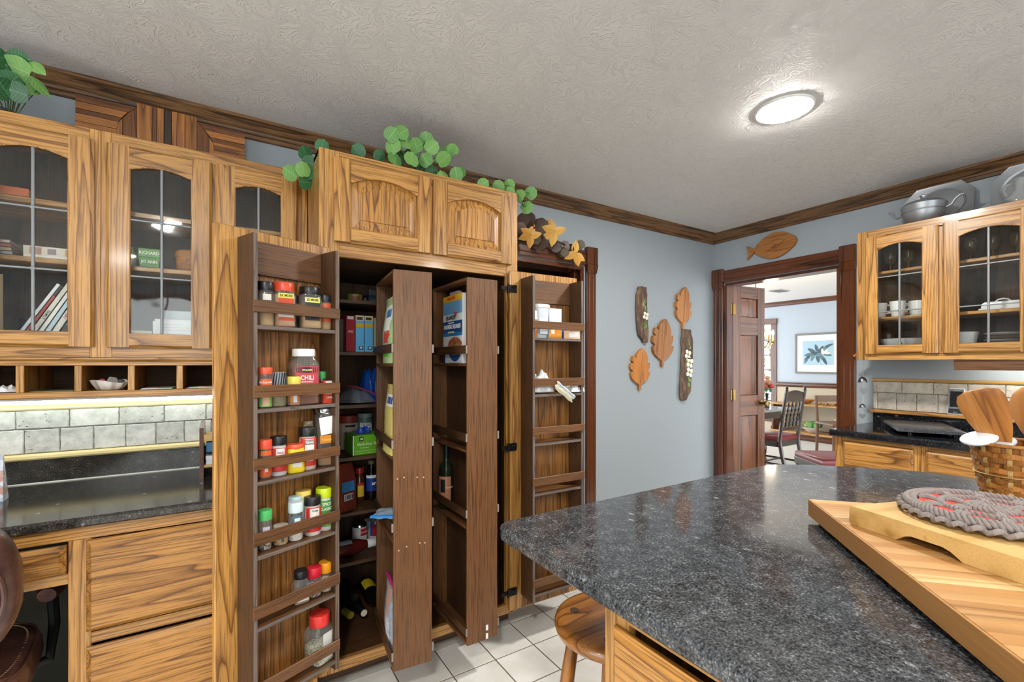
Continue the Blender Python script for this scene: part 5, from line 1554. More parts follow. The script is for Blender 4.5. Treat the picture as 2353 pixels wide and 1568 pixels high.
# ------------------------------------------------------------------ leaves
def leaf_mesh(name, mat, k='round', n=18):
    """leaf of unit size lying in xz, stalk at the origin, blade towards +z, slightly cupped"""
    vs_, fs = [], []
    out = []
    for i in range(n + 1):
        a = -PI / 2 + 2 * PI * i / n
        if k == 'round':
            r_ = .5 * (1 + .05 * math.cos(8 * a))
            x, z = r_ * math.cos(a) * .98, .5 + r_ * math.sin(a)
            if i in (0, n):
                z += .12
        else:
            s = i / n
            z = 1 - abs(1 - 2 * s)
            w_ = math.sin(PI * z ** .8) * .28
            x = w_ if s < .5 else -w_
        out.append((x, z))
    rows = [(0.0, .30)]
    vs_ = [(0, -.03, z) for z in (.18, .5, .82)]
    c0 = len(vs_)
    for x, z in out:
        vs_.append((x, .10 * abs(x) ** 1.3 - .10 * (z - .5) ** 2, z))
    for i in range(n):
        z = (out[i][1] + out[i + 1][1]) / 2
        c = 0 if z < .34 else (1 if z < .68 else 2)
        fs.append((c, c0 + i, c0 + i + 1))
        c2 = 0 if out[i + 1][1] < .34 else (1 if out[i + 1][1] < .68 else 2)
        z2 = (out[(i + 1) % n][1] + out[(i + 2) % (n + 1)][1]) / 2 if i < n - 1 else z
        cn = 0 if z2 < .34 else (1 if z2 < .68 else 2)
        if cn != c:
            fs.append((c, c0 + i + 1, cn))
    me = bpy.data.meshes.new(name)
    me.from_pydata(vs_, [], fs)
    me.materials.append(mat)
    bm = bmesh.new()
    bm.from_mesh(me)
    bmesh.ops.recalc_face_normals(bm, faces=bm.faces)
    bm.to_mesh(me)
    bm.free()
    me.polygons.foreach_set('use_smooth', [True] * len(me.polygons))
    return me

def leaf_mat(name, c1, c2, vein):
    t = NT(name)
    v = t.coords()
    s = t.n('SeparateXYZ', None, Vector=v)
    ax = t.math('ABSOLUTE', s.outputs[0])
    side_ = t.math('FRACT', t.math('MULTIPLY', t.math('SUBTRACT', s.outputs[2], t.math('MULTIPLY', ax, .7)), 7.0))
    vm = t.math('LESS_THAN', side_, .10)
    mid = t.math('LESS_THAN', ax, .018)
    nz = t.n('TexNoise', None, Vector=v, Scale=6.0, Detail=3.0).outputs[0]
    oi = t.n('ObjectInfo').outputs['Random']
    base = t.mix(t.math('ADD', t.math('MULTIPLY', nz, .5), t.math('MULTIPLY', oi, .5)), lin(c1), lin(c2))
    t.p(Base_Color=t.mix(t.math('MULTIPLY', t.math('MAXIMUM', vm, mid), .45), base, lin(vein)), Roughness=.42)
    MATS[name] = t.m
    return t.m
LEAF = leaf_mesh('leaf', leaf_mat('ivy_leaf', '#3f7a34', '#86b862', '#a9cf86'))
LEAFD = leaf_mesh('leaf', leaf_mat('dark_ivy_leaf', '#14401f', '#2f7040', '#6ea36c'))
POINT = leaf_mesh('leaf', MATS['ivy_leaf'], 'point')
M_STEM = plain('stem_green', '#49613a', .6)

def put_leaf(root, me, p, size, face=(0, -1, 0), roll=0.0, name='leaf'):
    """blade centre at world p, blade normal along FACE"""
    f = Vector(face).normalized()
    q = f.to_track_quat('-Y', 'Z')
    m = Matrix.Translation(Vector(p) - root.location) @ q.to_matrix().to_4x4() @ Matrix.Rotation(roll, 4, 'Y') @ Matrix.Scale(size, 4) @ Matrix.Translation((0, 0, -.5))
    o = obj(name, me, root)
    o.matrix_local = m
    return o

def face_cam(p, rr, jit=.55):
    d = -Vector((p[0], p[1], p[2] - 1.45)).normalized()
    return (d.x + rr.uniform(-jit, jit), d.y + rr.uniform(-jit * .4, jit * .4), d.z + rr.uniform(-.2, jit))

def stems(root, base, pts, rad=.0016):
    m = MB()
    for p in pts:
        a, b = Vector(base) - root.location, Vector(p) - root.location
        mid = (a + b) / 2 + Vector((0, .01, .02))
        m.tube([tuple(a), tuple(mid), tuple(b)], rad, 5)
    return part('stem', m, M_STEM, root)

rr = random.Random(3)
iv = thing('ivy_garland', 'green artificial ivy garland trailing along the pantry top', 'garland', (.75, 1.95, 2.1345))
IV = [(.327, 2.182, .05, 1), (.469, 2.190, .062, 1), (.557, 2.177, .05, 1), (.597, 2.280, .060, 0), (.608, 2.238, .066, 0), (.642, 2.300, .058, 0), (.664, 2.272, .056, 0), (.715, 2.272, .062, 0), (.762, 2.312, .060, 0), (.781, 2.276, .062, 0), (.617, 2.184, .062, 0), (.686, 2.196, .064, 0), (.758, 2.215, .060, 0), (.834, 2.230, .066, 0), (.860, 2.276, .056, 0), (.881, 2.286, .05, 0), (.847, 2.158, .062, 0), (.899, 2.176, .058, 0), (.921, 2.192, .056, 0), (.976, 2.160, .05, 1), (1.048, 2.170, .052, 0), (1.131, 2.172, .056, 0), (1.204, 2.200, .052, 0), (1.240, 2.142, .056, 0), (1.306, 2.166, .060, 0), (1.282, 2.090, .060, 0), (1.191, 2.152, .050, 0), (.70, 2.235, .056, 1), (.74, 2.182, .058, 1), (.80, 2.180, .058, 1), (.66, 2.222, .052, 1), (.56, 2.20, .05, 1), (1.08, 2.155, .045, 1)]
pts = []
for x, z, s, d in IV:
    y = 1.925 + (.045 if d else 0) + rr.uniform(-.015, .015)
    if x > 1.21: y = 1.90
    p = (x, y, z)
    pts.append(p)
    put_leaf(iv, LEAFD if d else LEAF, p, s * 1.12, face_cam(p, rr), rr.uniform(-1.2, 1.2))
vm_ = MB().tube([(.33 - .75, .02, .03), (.55 - .75, .02, .02), (.7 - .75, .03, .05), (.85 - .75, .02, .04), (1.0 - .75, .01, .02), (1.15 - .75, 0, .02), (1.22 - .75, -.04, .02), (1.27 - .75, -.05, -.04)], .003, 6)
part('vine', vm_, M_STEM, iv)
stems(iv, (.72, 1.97, 2.15), pts[3:16])
stems(iv, (1.15, 1.95, 2.15), pts[20:27])
il = thing('ivy_sprig', 'small ivy sprig hanging beside the pantry over the glass cabinet', 'plant', (.275, 2.03, 2.10))
pts = []
for x, z, s, d in [(.270, 2.150, .058, 1), (.219, 2.065, .064, 0), (.262, 2.083, .062, 0), (.288, 2.117, .062, 1), (.272, 2.040, .060, 1), (.285, 2.075, .05, 1)]:
    p = (x, 2.0 + rr.uniform(-.012, .012), z)
    pts.append(p)
    put_leaf(il, LEAFD if d else LEAF, p, s, face_cam(p, rr), rr.uniform(-1.5, 1.5))
stems(il, (.29, 2.06, 2.145), pts)
pl = thing('trailing_plant', 'dark green leafy plant on the cabinets at the ceiling corner', 'plant', (-.64, 2.26, 2.1345))
pts = []
for x, z, s, d, k_ in [(-.609, 2.318, .082, 0, 0), (-.603, 2.348, .07, 1, 0), (-.640, 2.267, .08, 1, 0), (-.618, 2.251, .078, 1, 0), (-.585, 2.262, .07, 0, 0), (-.548, 2.265, .075, 0, 1), (-.555, 2.330, .07, 0, 1), (-.645, 2.330, .08, 1, 0), (-.631, 2.225, .075, 1, 0), (-.66, 2.29, .08, 1, 0), (-.60, 2.225, .07, 1, 0), (-.68, 2.24, .08, 0, 0), (-.70, 2.31, .08, 1, 0), (-.72, 2.26, .08, 0, 0)]:
    p = (x, 2.22 + rr.uniform(-.02, .03), z)
    pts.append(p)
    put_leaf(pl, POINT if k_ else (LEAFD if d else LEAF), p, s, face_cam(p, rr, .7), rr.uniform(-1.5, 1.5) if not k_ else 2.3)
stems(pl, (-.64, 2.28, 2.135), pts)
part('pot', MB().lathe([(.035, 0), (.045, .05), (.042, .05), (.001, .045)], 16), col('#2a2c28'), pl, (-.03, .03, 0))

# autumn garland on the doorway casing
fg = thing('autumn_garland', 'autumn garland of brown leaves and golden flowers over the doorway casing', 'garland', (1.80, 2.43, 2.11))
BROWN = leaf_mesh('leaf', leaf_mat('brown_leaf', '#2e211c', '#5a4034', '#6e5242'))
OLIVE = leaf_mesh('leaf', leaf_mat('olive_leaf', '#4a4638', '#6b6048', '#5a4a30'))
PETAL = leaf_mesh('petal', leaf_mat('golden_petal', '#c98a2e', '#e8bd5c', '#a85f20'), 'point')
for x, z, s in [(1.591, 2.215, .085), (1.648, 2.235, .085), (1.727, 2.192, .115), (1.724, 2.090, .105), (1.642, 2.180, .08), (1.944, 2.100, .075), (1.922, 2.055, .075), (1.863, 2.085, .08), (1.78, 2.10, .085), (1.60, 2.11, .08), (1.83, 2.12, .08), (1.98, 2.085, .07), (1.68, 2.13, .085), (1.58, 2.16, .08)]:
    p = (x, 2.41 + rr.uniform(-.02, .012), z)
    put_leaf(fg, BROWN, p, s, face_cam(p, rr, .5), rr.uniform(-2.5, 2.5))
for x, z, s in [(2.058, 2.118, .07), (1.925, 2.05, .06), (1.69, 2.10, .06)]:
    p = (x, 2.395, z)
    put_leaf(fg, OLIVE, p, s, face_cam(p, rr, .4), rr.uniform(-2.5, 2.5))
for cx_, cz_, ang, s in [(1.628, 2.110, (0.3, 1.2, 2.6, 3.4, 4.6), .085), (1.815, 2.160, (1.9, .4, 2.8, 4.5, 3.6), .10), (2.003, 2.050, (1.5, 3.6, 5.8, 4.9), .095)]:
    for a in ang:
        p = (cx_ + math.cos(a) * s * .48, 2.375 - .008 * math.sin(3 * a), cz_ + math.sin(a) * s * .48)
        put_leaf(fg, PETAL, p, s, (-.45 + .2 * math.cos(a), -.8, -.25), PI / 2 - a, 'petal')
    part('flower_centre', MB().ball((cx_ - 1.80, 2.372 - 2.43, cz_ - 2.11), .009, 8, 6), plain('seed_green', '#6a6a2c', .7), fg)
bb = MB()
for x, z in [(1.655, 2.165), (1.648, 2.178), (1.662, 2.180), (1.76, 2.055), (1.772, 2.05), (1.90, 2.09)]:
    bb.ball((x - 1.80, 2.37 - 2.43, z - 2.11), .008, 8, 6)
part('berry', bb, plain('berry_red', '#4a1522', .2), fg)
part('vine', MB().tube([(-.25, 0, .03), (-.1, -.01, .04), (.05, -.01, .02), (.15, -.01, 0), (.26, -.005, .01)], .005, 6), plain('vine_brown', '#3a2a20', .8), fg)

# ------------------------------------------------------------------ leather office chair under the desk
ch = thing('office_chair', 'worn brown leather office chair pushed into the desk kneehole', 'chair', (-.715, 1.83, 0), math.radians(6))
ML = leather()
M_STITCH = plain('stitching', '#a58a6a', .7)
def cushion(hx, hy, z0, z1, e=3.2, n=36):
    rings = []
    H_ = z1 - z0
    for f, k_ in ((0, .90), (.12, .97), (.4, 1.0), (.65, .995), (.85, .96), (.96, .88), (1.0, .70)):
        rings.append([(k_ * hx * math.copysign(abs(math.cos(a)) ** (2 / e), math.cos(a)), k_ * hy * math.copysign(abs(math.sin(a)) ** (2 / e), math.sin(a)), z0 + H_ * f) for a in [2 * PI * q / n for q in range(n)]])
    return MB().loft(rings)
seat = part('seat', cushion(.255, .25, .395, .49), ML, ch, smooth=60)
pp = [(.243 * math.copysign(abs(math.cos(a)) ** (2 / 3.2), math.cos(a)), .238 * math.copysign(abs(math.sin(a)) ** (2 / 3.2), math.sin(a)), .4795) for a in [2 * PI * q / 60 for q in range(60)]]
part('piping', MB().tube(pp, .004, 6, closed=True), ML, seat)
sm = MB()
for q in range(0, 150):
    a = 2 * PI * q / 150
    x, y = .222 * math.copysign(abs(math.cos(a)) ** (2 / 3.2), math.cos(a)), .217 * math.copysign(abs(math.sin(a)) ** (2 / 3.2), math.sin(a))
    sm.box(x - .0022, x + .0022, y - .0008, y + .0008, .4855, .4872)
part('stitching', sm, M_STITCH, seat)
back = part('backrest', cushion(.285, .225, -.055, .055, 2.5).xf(Matrix.Rotation(PI / 2, 4, 'X')), ML, ch, (-.02, -.265, .765), rot=(math.radians(8), 0, 0), smooth=60)
bp = [(.262 * math.cos(a), -.052, .205 * math.sin(a)) for a in [2 * PI * q / 60 for q in range(60)]]
part('piping', MB().tube(bp, .005, 6, closed=True), ML, back)
for s in (-1, 1):
    part('armrest', MB().tube([(s * .262, .06, .600), (s * .266, .10, .606), (s * .266, .16, .600), (s * .264, .205, .585)], [.022, .034, .036, .026], 12), ML, ch, smooth=60)
    part('arm_support', MB().tube([(s * .266, .13, .572), (s * .270, .135, .48), (s * .262, .11, .385), (s * .15, .08, .375)], .014, 8), M_BLACK, ch)
part('column', MB().lathe([(.03, .07), (.03, .3), (.05, .36), (.16, .385), (.16, .396), (.001, .396)], 18), M_BLACK, ch)
for q in range(5):
    a = 2 * PI * q / 5 + .3
    ca, sa = math.cos(a), math.sin(a)
    part('base_spoke', MB().tube([(0.02 * ca, .02 * sa, .105), (.16 * ca, .16 * sa, .095), (.27 * ca, .27 * sa, .070)], [.024, .020, .015], 8), M_BLACK, ch)
    part('caster', MB().lathe([(.024, -.011), (.026, -.008), (.026, .008), (.024, .011)], 14).xf(Matrix.Translation((.27 * ca, .27 * sa, .027)) @ Matrix.Rotation(a, 4, 'Z') @ Matrix.Rotation(PI / 2, 4, 'X')), M_BLACK, ch)
# ------------------------------------------------------------------ wooden plaques on the wall
LEAFO = [(-.055, -.15), (.055, -.15), (.05, .0), (.28, .09), (.44, .22), (.50, .37), (.36, .36), (.45, .48), (.46, .62), (.33, .60), (.36, .72), (.25, .87), (.10, 1.0), (-.08, .93), (-.24, .79), (-.22, .70), (-.40, .77), (-.46, .63), (-.35, .57), (-.50, .55), (-.52, .41), (-.36, .35), (-.49, .29), (-.42, .15), (-.22, .05), (-.05, 0)]
def smooth_poly(p, it=1):
    for _ in range(it):
        q = []
        for i in range(len(p)):
            a, b = p[i], p[(i + 1) % len(p)]
            q += [(a[0] * .82 + b[0] * .18, a[1] * .82 + b[1] * .18), (a[0] * .18 + b[0] * .82, a[1] * .18 + b[1] * .82)]
        p = q
    return p
def plaque(label, cx, z0, w, h, matkind, turn=0.0):
    t = thing('leaf_plaque', label, 'wall plaque', (cx, YW, z0), 0, 'wooden leaf plaques on the wall')
    pol = [(x * w, z * h + .13 * h) for x, z in smooth_poly(LEAFO)]
    part('board', MB().prism(pol, 'y', -.024, -.002), wood(matkind, 'z'), t, rot=(0, turn, 0))
    part('vein', MB().tube([(0, -.0245, .16 * h), (.01 * w, -.0245, .5 * h), (.05 * w, -.0245, 1.02 * h)], .0016, 5), col('#7a4a1e'), t, rot=(0, turn, 0))
    return t
WOODS['plaque2'] = ('#a8703a', '#95602c', '#70431c', 0.5, 3.5, 14.0, 0.08, 0.4, 0.0)
WOODS['plaque3'] = ('#c4803a', '#b16f2c', '#8a5420', 0.5, 3.0, 14.0, 0.08, 0.4, 0.0)
plaque('small golden wooden leaf plaque hanging highest on the grey wall', 3.232, 1.600, .205, .31, 'plaque', .06)
plaque('largest wooden leaf plaque at the middle of the wall group', 2.975, 1.285, .255, .34, 'plaque2', .05)
plaque('orange wooden leaf plaque hanging lowest on the grey wall', 2.712, 1.105, .220, .285, 'plaque3', .06)
def bark_mat():
    t = NT('bark')
    v = t.coords((14, 14, 3))
    n1 = t.n('TexNoise', None, Vector=v, Scale=2.2, Detail=6.0, Roughness=.7).outputs[0]
    t.p(Base_Color=t.ramp(n1, [(.3, lin('#2e2622')), (.52, lin('#6a5648')), (.66, lin('#9a7a58')), (.78, lin('#b98a5a'))]), Roughness=.9)
    t.bump(n1, .9, .02)
    return t.m
M_BARK = bark_mat()
def bark(label, x0, x1, z0, z1, seed, flowers, leaves):
    t = thing('bark_plaque', label, 'wall plaque', ((x0 + x1) / 2, YW, z0), 0, 'painted bark plaques on the wall')
    rr = random.Random(seed)
    W_, H_ = x1 - x0, z1 - z0
    rings = []
    n = 16
    for k_ in range(n + 1):
        f = k_ / n
        hw = W_ / 2 * (1 - .12 * rr.random())
        if f < .14: hw *= .45 + f * 3.9
        if f > .93: hw *= .75
        off = W_ * .10 * math.sin(f * 4 + seed) * (1 if f > .1 else 2)
        ring = []
        for q in range(12):
            a = 2 * PI * q / 12
            ring.append((off + hw * math.cos(a), -.018 + .016 * math.sin(a) * (1 + .3 * rr.random()), H_ * f + rr.uniform(-.004, .004)))
        rings.append(ring)
    part('bark', MB().loft(rings), M_BARK, t, smooth=40)
    for (fx, fz, r_) in flowers:
        for q in range(4):
            a = q * PI / 2 + .5 + fx
            pm = MB().loft([[(fx + r_ * .62 * math.cos(a) + r_ * .42 * math.cos(b), y, fz + r_ * .62 * math.sin(a) + r_ * .42 * math.sin(b)) for b in [2 * PI * s_ / 10 for s_ in range(10)]] for y in (-.040, -.037)])
            part('petal', pm, col('#e9e6da'), t)
        part('flower_centre', MB().ball((fx, -.041, fz), r_ * .2, 8, 6), col('#b9a24a'), t)
    for (lx, lz, r_, a) in leaves:
        pm = MB().loft([[(lx + r_ * math.cos(b) * .5 * math.cos(a) - r_ * math.sin(b) * math.sin(a), y, lz + r_ * math.cos(b) * .5 * math.sin(a) + r_ * math.sin(b) * math.cos(a)) for b in [2 * PI * s_ / 8 for s_ in range(8)]] for y in (-.038, -.0345)])
        part('painted_leaf', pm, col(['#6f9a4a', '#8fb46a', '#4f7a3a'][int(abs(lx * 1e4)) % 3]), t)
    return t
bark('short dark bark plaque with one white dogwood flower', 2.683, 2.812, 1.470, 1.900, 2, [(.012, .205, .033)], [(-.01, .29, .016, .2), (.01, .27, .014, -.4), (.0, .315, .014, .1), (.015, .25, .012, .5), (-.005, .14, .014, .3), (.018, .125, .014, -.3), (.0, .11, .012, .2), (.02, .15, .013, .6)])
bark('long weathered bark plaque with three white dogwood flowers', 3.190, 3.352, .995, 1.590, 5, [(.0, .385, .042), (.025, .315, .046), (.02, .235, .044)], [(.02, .47, .018, .2), (.03, .44, .017, -.5), (-.01, .34, .018, .4), (-.005, .30, .017, -.2), (.0, .275, .016, .3), (.015, .18, .018, .1), (.03, .165, .016, -.4), (.015, .13, .019, .2), (.05, .33, .016, .5)])

# wooden fish above the dining doorway
def fish():
    body = []
    n = 22
    for i in range(n + 1):
        s = i / n
        body.append((s, .50 * math.sin(PI * s) ** .80 * (1 if s < .62 else 1)))
    up = [(.17 + .83 * s, h) for s, h in body]
    pol = [(.0, .28), (.17, .06)] + [(u, .06 + (h * .94 if .0 < s < 1 else 0)) for (s, h), (u, _) in zip(body, up)][1:-1] + [(1.0, 0)]
    low = [(u, -.06 - h * .94) for (s, h), (u, _) in zip(body, up)][1:-1]
    pol += list(reversed(low)) + [(.17, -.06), (.015, -.34), (.05, -.02)]
    return pol
t = thing('fish_plaque', 'carved wooden fish mounted over the dining doorway', 'wall plaque', (XB, 2.155, 2.232))
L_, H_ = .392, .19
part('body', MB().prism([(-u * L_, v_ * H_ + (u - .5) * .016) for u, v_ in fish()], 'x', -.026, -.002), wood('plaque2', 'y'), t)
part('carved_line', MB().tube([(-.027, -.20, .03), (-.027, -.25, .045), (-.027, -.31, .03), (-.027, -.27, .0), (-.027, -.22, .008)], .0015, 5), col('#5c3818'), t)

# ------------------------------------------------------------------ pewter on the dish cabinet
M_PEW = plain('pewter', '#a9adb1', .38, .75, noise=.2, nscale=9)
CT = 2.1172
def platter(label, y, z, hw, hh, lean):
    t = thing('pewter_platter', label, 'platter', (XB - .085, y, CT + .001), 0, 'pewter platters on the dish cabinet', rot=(0, lean, 0))
    def ring(k_, x, cut=.38):
        a, b = hw * k_, hh * k_
        c = cut
        return [(x, yy, zz + hh) for yy, zz in [(-a, -b * (1 - c) * .75), (-a * (1 - c), -b), (a * (1 - c), -b), (a, -b * (1 - c) * .75), (a, b * (1 - c) * .75), (a * (1 - c), b), (-a * (1 - c), b), (-a, b * (1 - c) * .75)]]
    def oval(k_, x, n=8):
        out = []
        for q in range(8):
            a = math.atan2([-.45, -1, -1, -.45, .45, 1, 1, .45][q] * hh, [-1, -.6, .6, 1, 1, .6, -.6, -1][q] * hw)
            out.append((x, hw * k_ * math.cos(a), hh * k_ * math.sin(a) + hh))
        return out
    part('rim', MB().loft([ring(.97, .006), ring(1.0, .004), ring(1.0, -.002), ring(.96, .001)]), M_PEW, t, smooth=30)
    n = 40
    ov = lambda k_, x: [(x, hw * k_ * math.cos(2 * PI * q / n), hh * k_ * math.sin(2 * PI * q / n) + hh) for q in range(n)]
    part('well', MB().loft([ov(.80, .000), ov(.79, -.006), ov(.75, -.003), ov(.70, .004), ov(.68, .005)]), M_PEW, t, smooth=50)
    return t
platter('octagonal pewter platter leaning on the wall behind the pewter pot', .955, 2.26, .163, .134, .22)
platter('octagonal pewter platter cut off at the picture edge', .56, 2.26, .165, .136, .22)
t = thing('pewter_pot', 'lidded pewter pot with two curled handles on the dish cabinet', 'pot', (3.455, .972, CT))
part('body', MB().lathe([(.070, 0), (.076, .003), (.094, .055), (.104, .100), (.106, .108), (.101, .108), (.09, .06), (.07, .008), (.001, .006)], 36), M_PEW, t, smooth=50)
part('band', MB().lathe([(.0985, .070), (.1005, .072), (.1015, .076), (.1005, .078)], 36), M_PEW, t)
part('lid', MB().lathe([(.103, .106), (.104, .110), (.085, .128), (.05, .140), (.014, .146), (.010, .152), (.017, .162), (.017, .170), (.008, .176), (.001, .177)], 36), M_PEW, t, smooth=50)
part('handle', MB().tube([(0, .098, .075), (0, .125, .070), (0, .140, .085), (0, .150, .105), (0, .165, .112)], [.007, .008, .008, .007, .005], 8), M_PEW, t)
part('handle', MB().tube([(0, -.098, .075), (0, -.120, .085), (0, -.135, .110), (0, -.155, .128), (0, -.175, .130)], [.007, .008, .008, .007, .005], 8), M_PEW, t)
t = thing('glass_jug', 'small clear glass jug with handle on the dish cabinet', 'jug', (3.45, .585, CT))
part('body', MB().lathe([(.050, 0), (.062, .006), (.066, .03), (.05, .055), (.026, .075), (.024, .13), (.028, .138), (.024, .137), (.021, .08), (.045, .055), (.058, .03), (.001, .008)], 28), M_CLEAR, t, smooth=50)
part('handle', MB().tube([(0, .026, .12), (0, .055, .115), (0, .062, .085), (0, .048, .055)], .006, 8), M_CLEAR, t)

# ------------------------------------------------------------------ dishes behind glass
GD = 'white dishes in the glass cabinet'
M_CHINA = plain('white_china', '#dcdedd', .15, coat=.3)
D0, D1, D2 = 1.3435, 1.5865, 1.8685
def mug(label, x, y, z, rz):
    t = thing('coffee_mug', label, 'mug', (x, y, z), rz, GD)
    part('cup', MB().lathe([(.026, 0), (.030, .003), (.036, .05), (.040, .092), (.0375, .092), (.033, .05), (.027, .008), (.001, .007)], 22), M_CHINA, t, smooth=50)
    part('handle', MB().tube([(0, -.037, .078), (0, -.058, .078), (0, -.064, .055), (0, -.050, .030), (0, -.034, .028)], .0045, 8), M_CHINA, t)
mug('white mug beside the cabinet end, nearest the doorway', 3.46, 1.185, D1, .3)
mug('white mug standing second from the doorway, in front', 3.43, 1.085, D1, .9)
mug('white mug in the rear row behind the two front mugs', 3.56, 1.12, D1, .2)
mug('white mug in front of the plate stack', 3.50, 1.015, D1, 1.4)
ORD = ['lowest', 'second from the bottom', 'third from the bottom', 'fourth from the bottom', 'fourth from the top', 'third from the top', 'second from the top', 'topmost']
for i in range(8):
    tag(obj('saucer', MB().lathe([(.030, 0), (.034, .001), (.062, .010), (.066, .014), (.062, .013), (.032, .004), (.001, .003)], 24).mesh('saucer', M_CHINA, 50), None, (3.54, .935, D1 + .0145 * i + .0005)), 'white saucer, %s of the tall saucer stack beside the mugs' % ORD[i], 'saucer', 'stack of white saucers')
t = thing('casserole_dish', 'white oval casserole dish with a small blue anchor, on bottom shelf', 'dish', (3.50, 1.085, D0 + .052), 0, GD)
part('dish', MB().lathe([(.080, 0), (.088, .003), (.112, .055), (.118, .060), (.108, .058), (.085, .008), (.001, .006)], 36, sx=.75, sy=1.0), M_CHINA, t, smooth=50)
part('anchor', MB().box(-.0012, .0012, -.001, .001, .012, .036).tube([(-.009, 0, .020), (-.006, 0, .014), (0, 0, .012), (.006, 0, .014), (.009, 0, .020)], .0014, 5).box(-.006, .006, -.001, .001, .030, .032), col('#2a3f74'), t, (-.0755, -.02, .0), rz=-PI / 2)
t = thing('steel_pan', 'shallow grey metal pan under the white casserole dish', 'pan', (3.50, 1.085, D0), 0)
part('pan', MB().lathe([(.095, 0), (.103, .003), (.110, .050), (.106, .050), (.098, .006), (.001, .005)], 36, sx=.8), M_PEW, t, smooth=50)
for i, (r_, h_) in enumerate(((.052, .085), (.056, .087), (.060, .09))):
    tag(obj('mixing_bowl', MB().lathe([(.030, 0), (.034, .002), (r_ * .85, h_ * .55), (r_, h_), (r_ - .003, h_), (r_ * .8, h_ * .55), (.03, .006), (.001, .005)], 28).mesh('mixing_bowl', M_CHINA, 50), None, (3.48, .805, D0 + .022 * i + .0005)), ['deep white bowl at the bottom of the nested bowls', 'middle white bowl of the nested bowls', 'top white bowl of the nested bowls'][i], 'bowl', 'nested white bowls')
for i in range(7):
    tag(obj('glass_plate', MB().lathe([(.06, 0), (.066, .001), (.098, .010), (.102, .015), (.098, .0135), (.064, .004), (.001, .003)], 30, sy=.85).mesh('glass_plate', plain('amber_plate', '#7a5a3c', .12, coat=.4) if i % 2 else M_CHINA, 50), None, (3.50, .645, D0 + .018 * i + .0005)), ('amber brown plate' if i % 2 else 'white plate') + ', %s of the tall plate stack behind glass' % (ORD[:4] + ORD[5:])[i], 'plate', 'brown plates behind glass' if i % 2 else 'white plates behind glass')
t = thing('butter_dish', 'white covered butter dish with a looped handle, on middle shelf', 'dish', (3.48, .655, D1))
part('base', MB().box(-.045, .045, -.085, .085, 0, .012, .004), M_CHINA, t)
part('cover', MB().loft([[(sx_ * .038 * k_, sy_ * .075 * k_, z) for sx_, sy_ in ((-1, -1), (1, -1), (1, 1), (-1, 1))] for k_, z in ((1, .012), (.97, .034), (.82, .046))]), M_CHINA, t, smooth=50)
part('loop', MB().tube([(0, -.03, .044), (0, -.018, .058), (0, 0, .061), (0, .018, .058), (0, .03, .044)], .004, 8), M_CHINA, t)
M_AMB = film('amber_glass', '#6a5420', .55, .04)
k_ = 0
for (y, lb) in ((1.15, 'amber stemmed glass nearest the doorway on the top dish shelf'), (1.06, 'amber stemmed glass second along the top dish shelf'), (.97, 'amber stemmed glass third along the top dish shelf'), (.79, 'amber stemmed glass fourth along the top dish shelf'), (.70, 'amber stemmed glass fifth along the top dish shelf'), (.61, 'amber stemmed glass farthest along the top dish shelf')):
    t = thing('stemmed_glass', lb, 'glass', (3.52, y, D2), 0, 'amber stemmed glasses')
    part('foot', MB().lathe([(.030, 0), (.030, .002), (.006, .006), (.004, .05), (.001, .05)], 20), M_AMB, t, smooth=50)
    part('bowl', MB().lathe([(.004, .05), (.022, .062), (.032, .09), (.030, .13), (.0285, .13), (.030, .09), (.020, .064), (.001, .055)], 20), M_AMB, t, smooth=50)

# wooden plaque at the cabinet end and the hanging bells
single('corner_bracket', MB().prism([(0, 0), (.02, .0), (.03, .14), (.028, .16), (.012, .05), (-.038, .005), (-.036, -.004)], 'x', -.008, .008), wood('plaque2', 'z'), 'small pointed wooden bracket at the side of the dish cabinet', 'bracket', (3.50, 1.302, 1.352), PI)
M_BELL = plain('bell_pewter', '#6f7173', .35, 1.0)
bc = thing('bell_chime', 'hanging string of pewter bells and hearts below the dish cabinet', 'wind chime', (3.46, 1.272, .95))
part('cord', MB().tube([(0, -.004, .374), (0, 0, .24), (0, 0, .10), (0, .002, .0)], .0014, 5), col('#c9c4b8'), bc)
for z, r_ in ((.232, .026), (.070, .018)):
    part('bell', MB().lathe([(r_, 0), (r_ * .98, r_ * .3), (r_ * .8, r_ * .85), (r_ * .45, r_ * 1.25), (r_ * .12, r_ * 1.4), (.001, r_ * 1.5)], 18, (0, .004, z)), M_BELL, bc, smooth=50)
for z, r_ in ((.165, .026), (.005, .019)):
    hp = []
    for q in range(24):
        a = 2 * PI * q / 24
        hp.append((r_ * (16 * math.sin(a) ** 3) / 17, r_ * (13 * math.cos(a) - 5 * math.cos(2 * a) - 2 * math.cos(3 * a) - math.cos(4 * a)) / 15 + z + r_ * .6))
    part('heart', MB().prism(hp, 'x', -.004, .004), M_BELL, bc, (0, -.004 if z > .1 else .004, 0), rz=.35)

# ------------------------------------------------------------------ on the wall counter
t = thing('weather_station', 'small grey weather display propped on the tile ledge', 'display', (XB - .036, .876, 1.0003), 0, rot=(0, .16, 0))
part('case', MB().box(-.008, .008, -.036, .036, 0, .158, .004), col('#d9dbdd', .3), t)
part('bezel', MB().box(-.0092, -.0078, -.032, .032, .006, .152, .0005), col('#6a7076', .3), t)
part('screen', MB().box(-.0098, -.0088, -.026, .026, .046, .138), plain('dark_screen', '#12161a', .12), t)
part('button_bar', MB().box(-.0098, -.0088, -.030, .030, .010, .036), col('#1c1f22', .3), t)
text('Davis', .008, col('#cfd4d6'), t, (-.0100, 0, .016), rot=(0, 0, -PI / 2))
text('OREGON', .006, col('#cfd4d6'), t, (-.0100, 0, .144), rot=(0, 0, -PI / 2))
t = thing('granite_board', 'dark granite pastry board on short feet resting on the black wall counter', 'board', (3.36, .95, .9142))
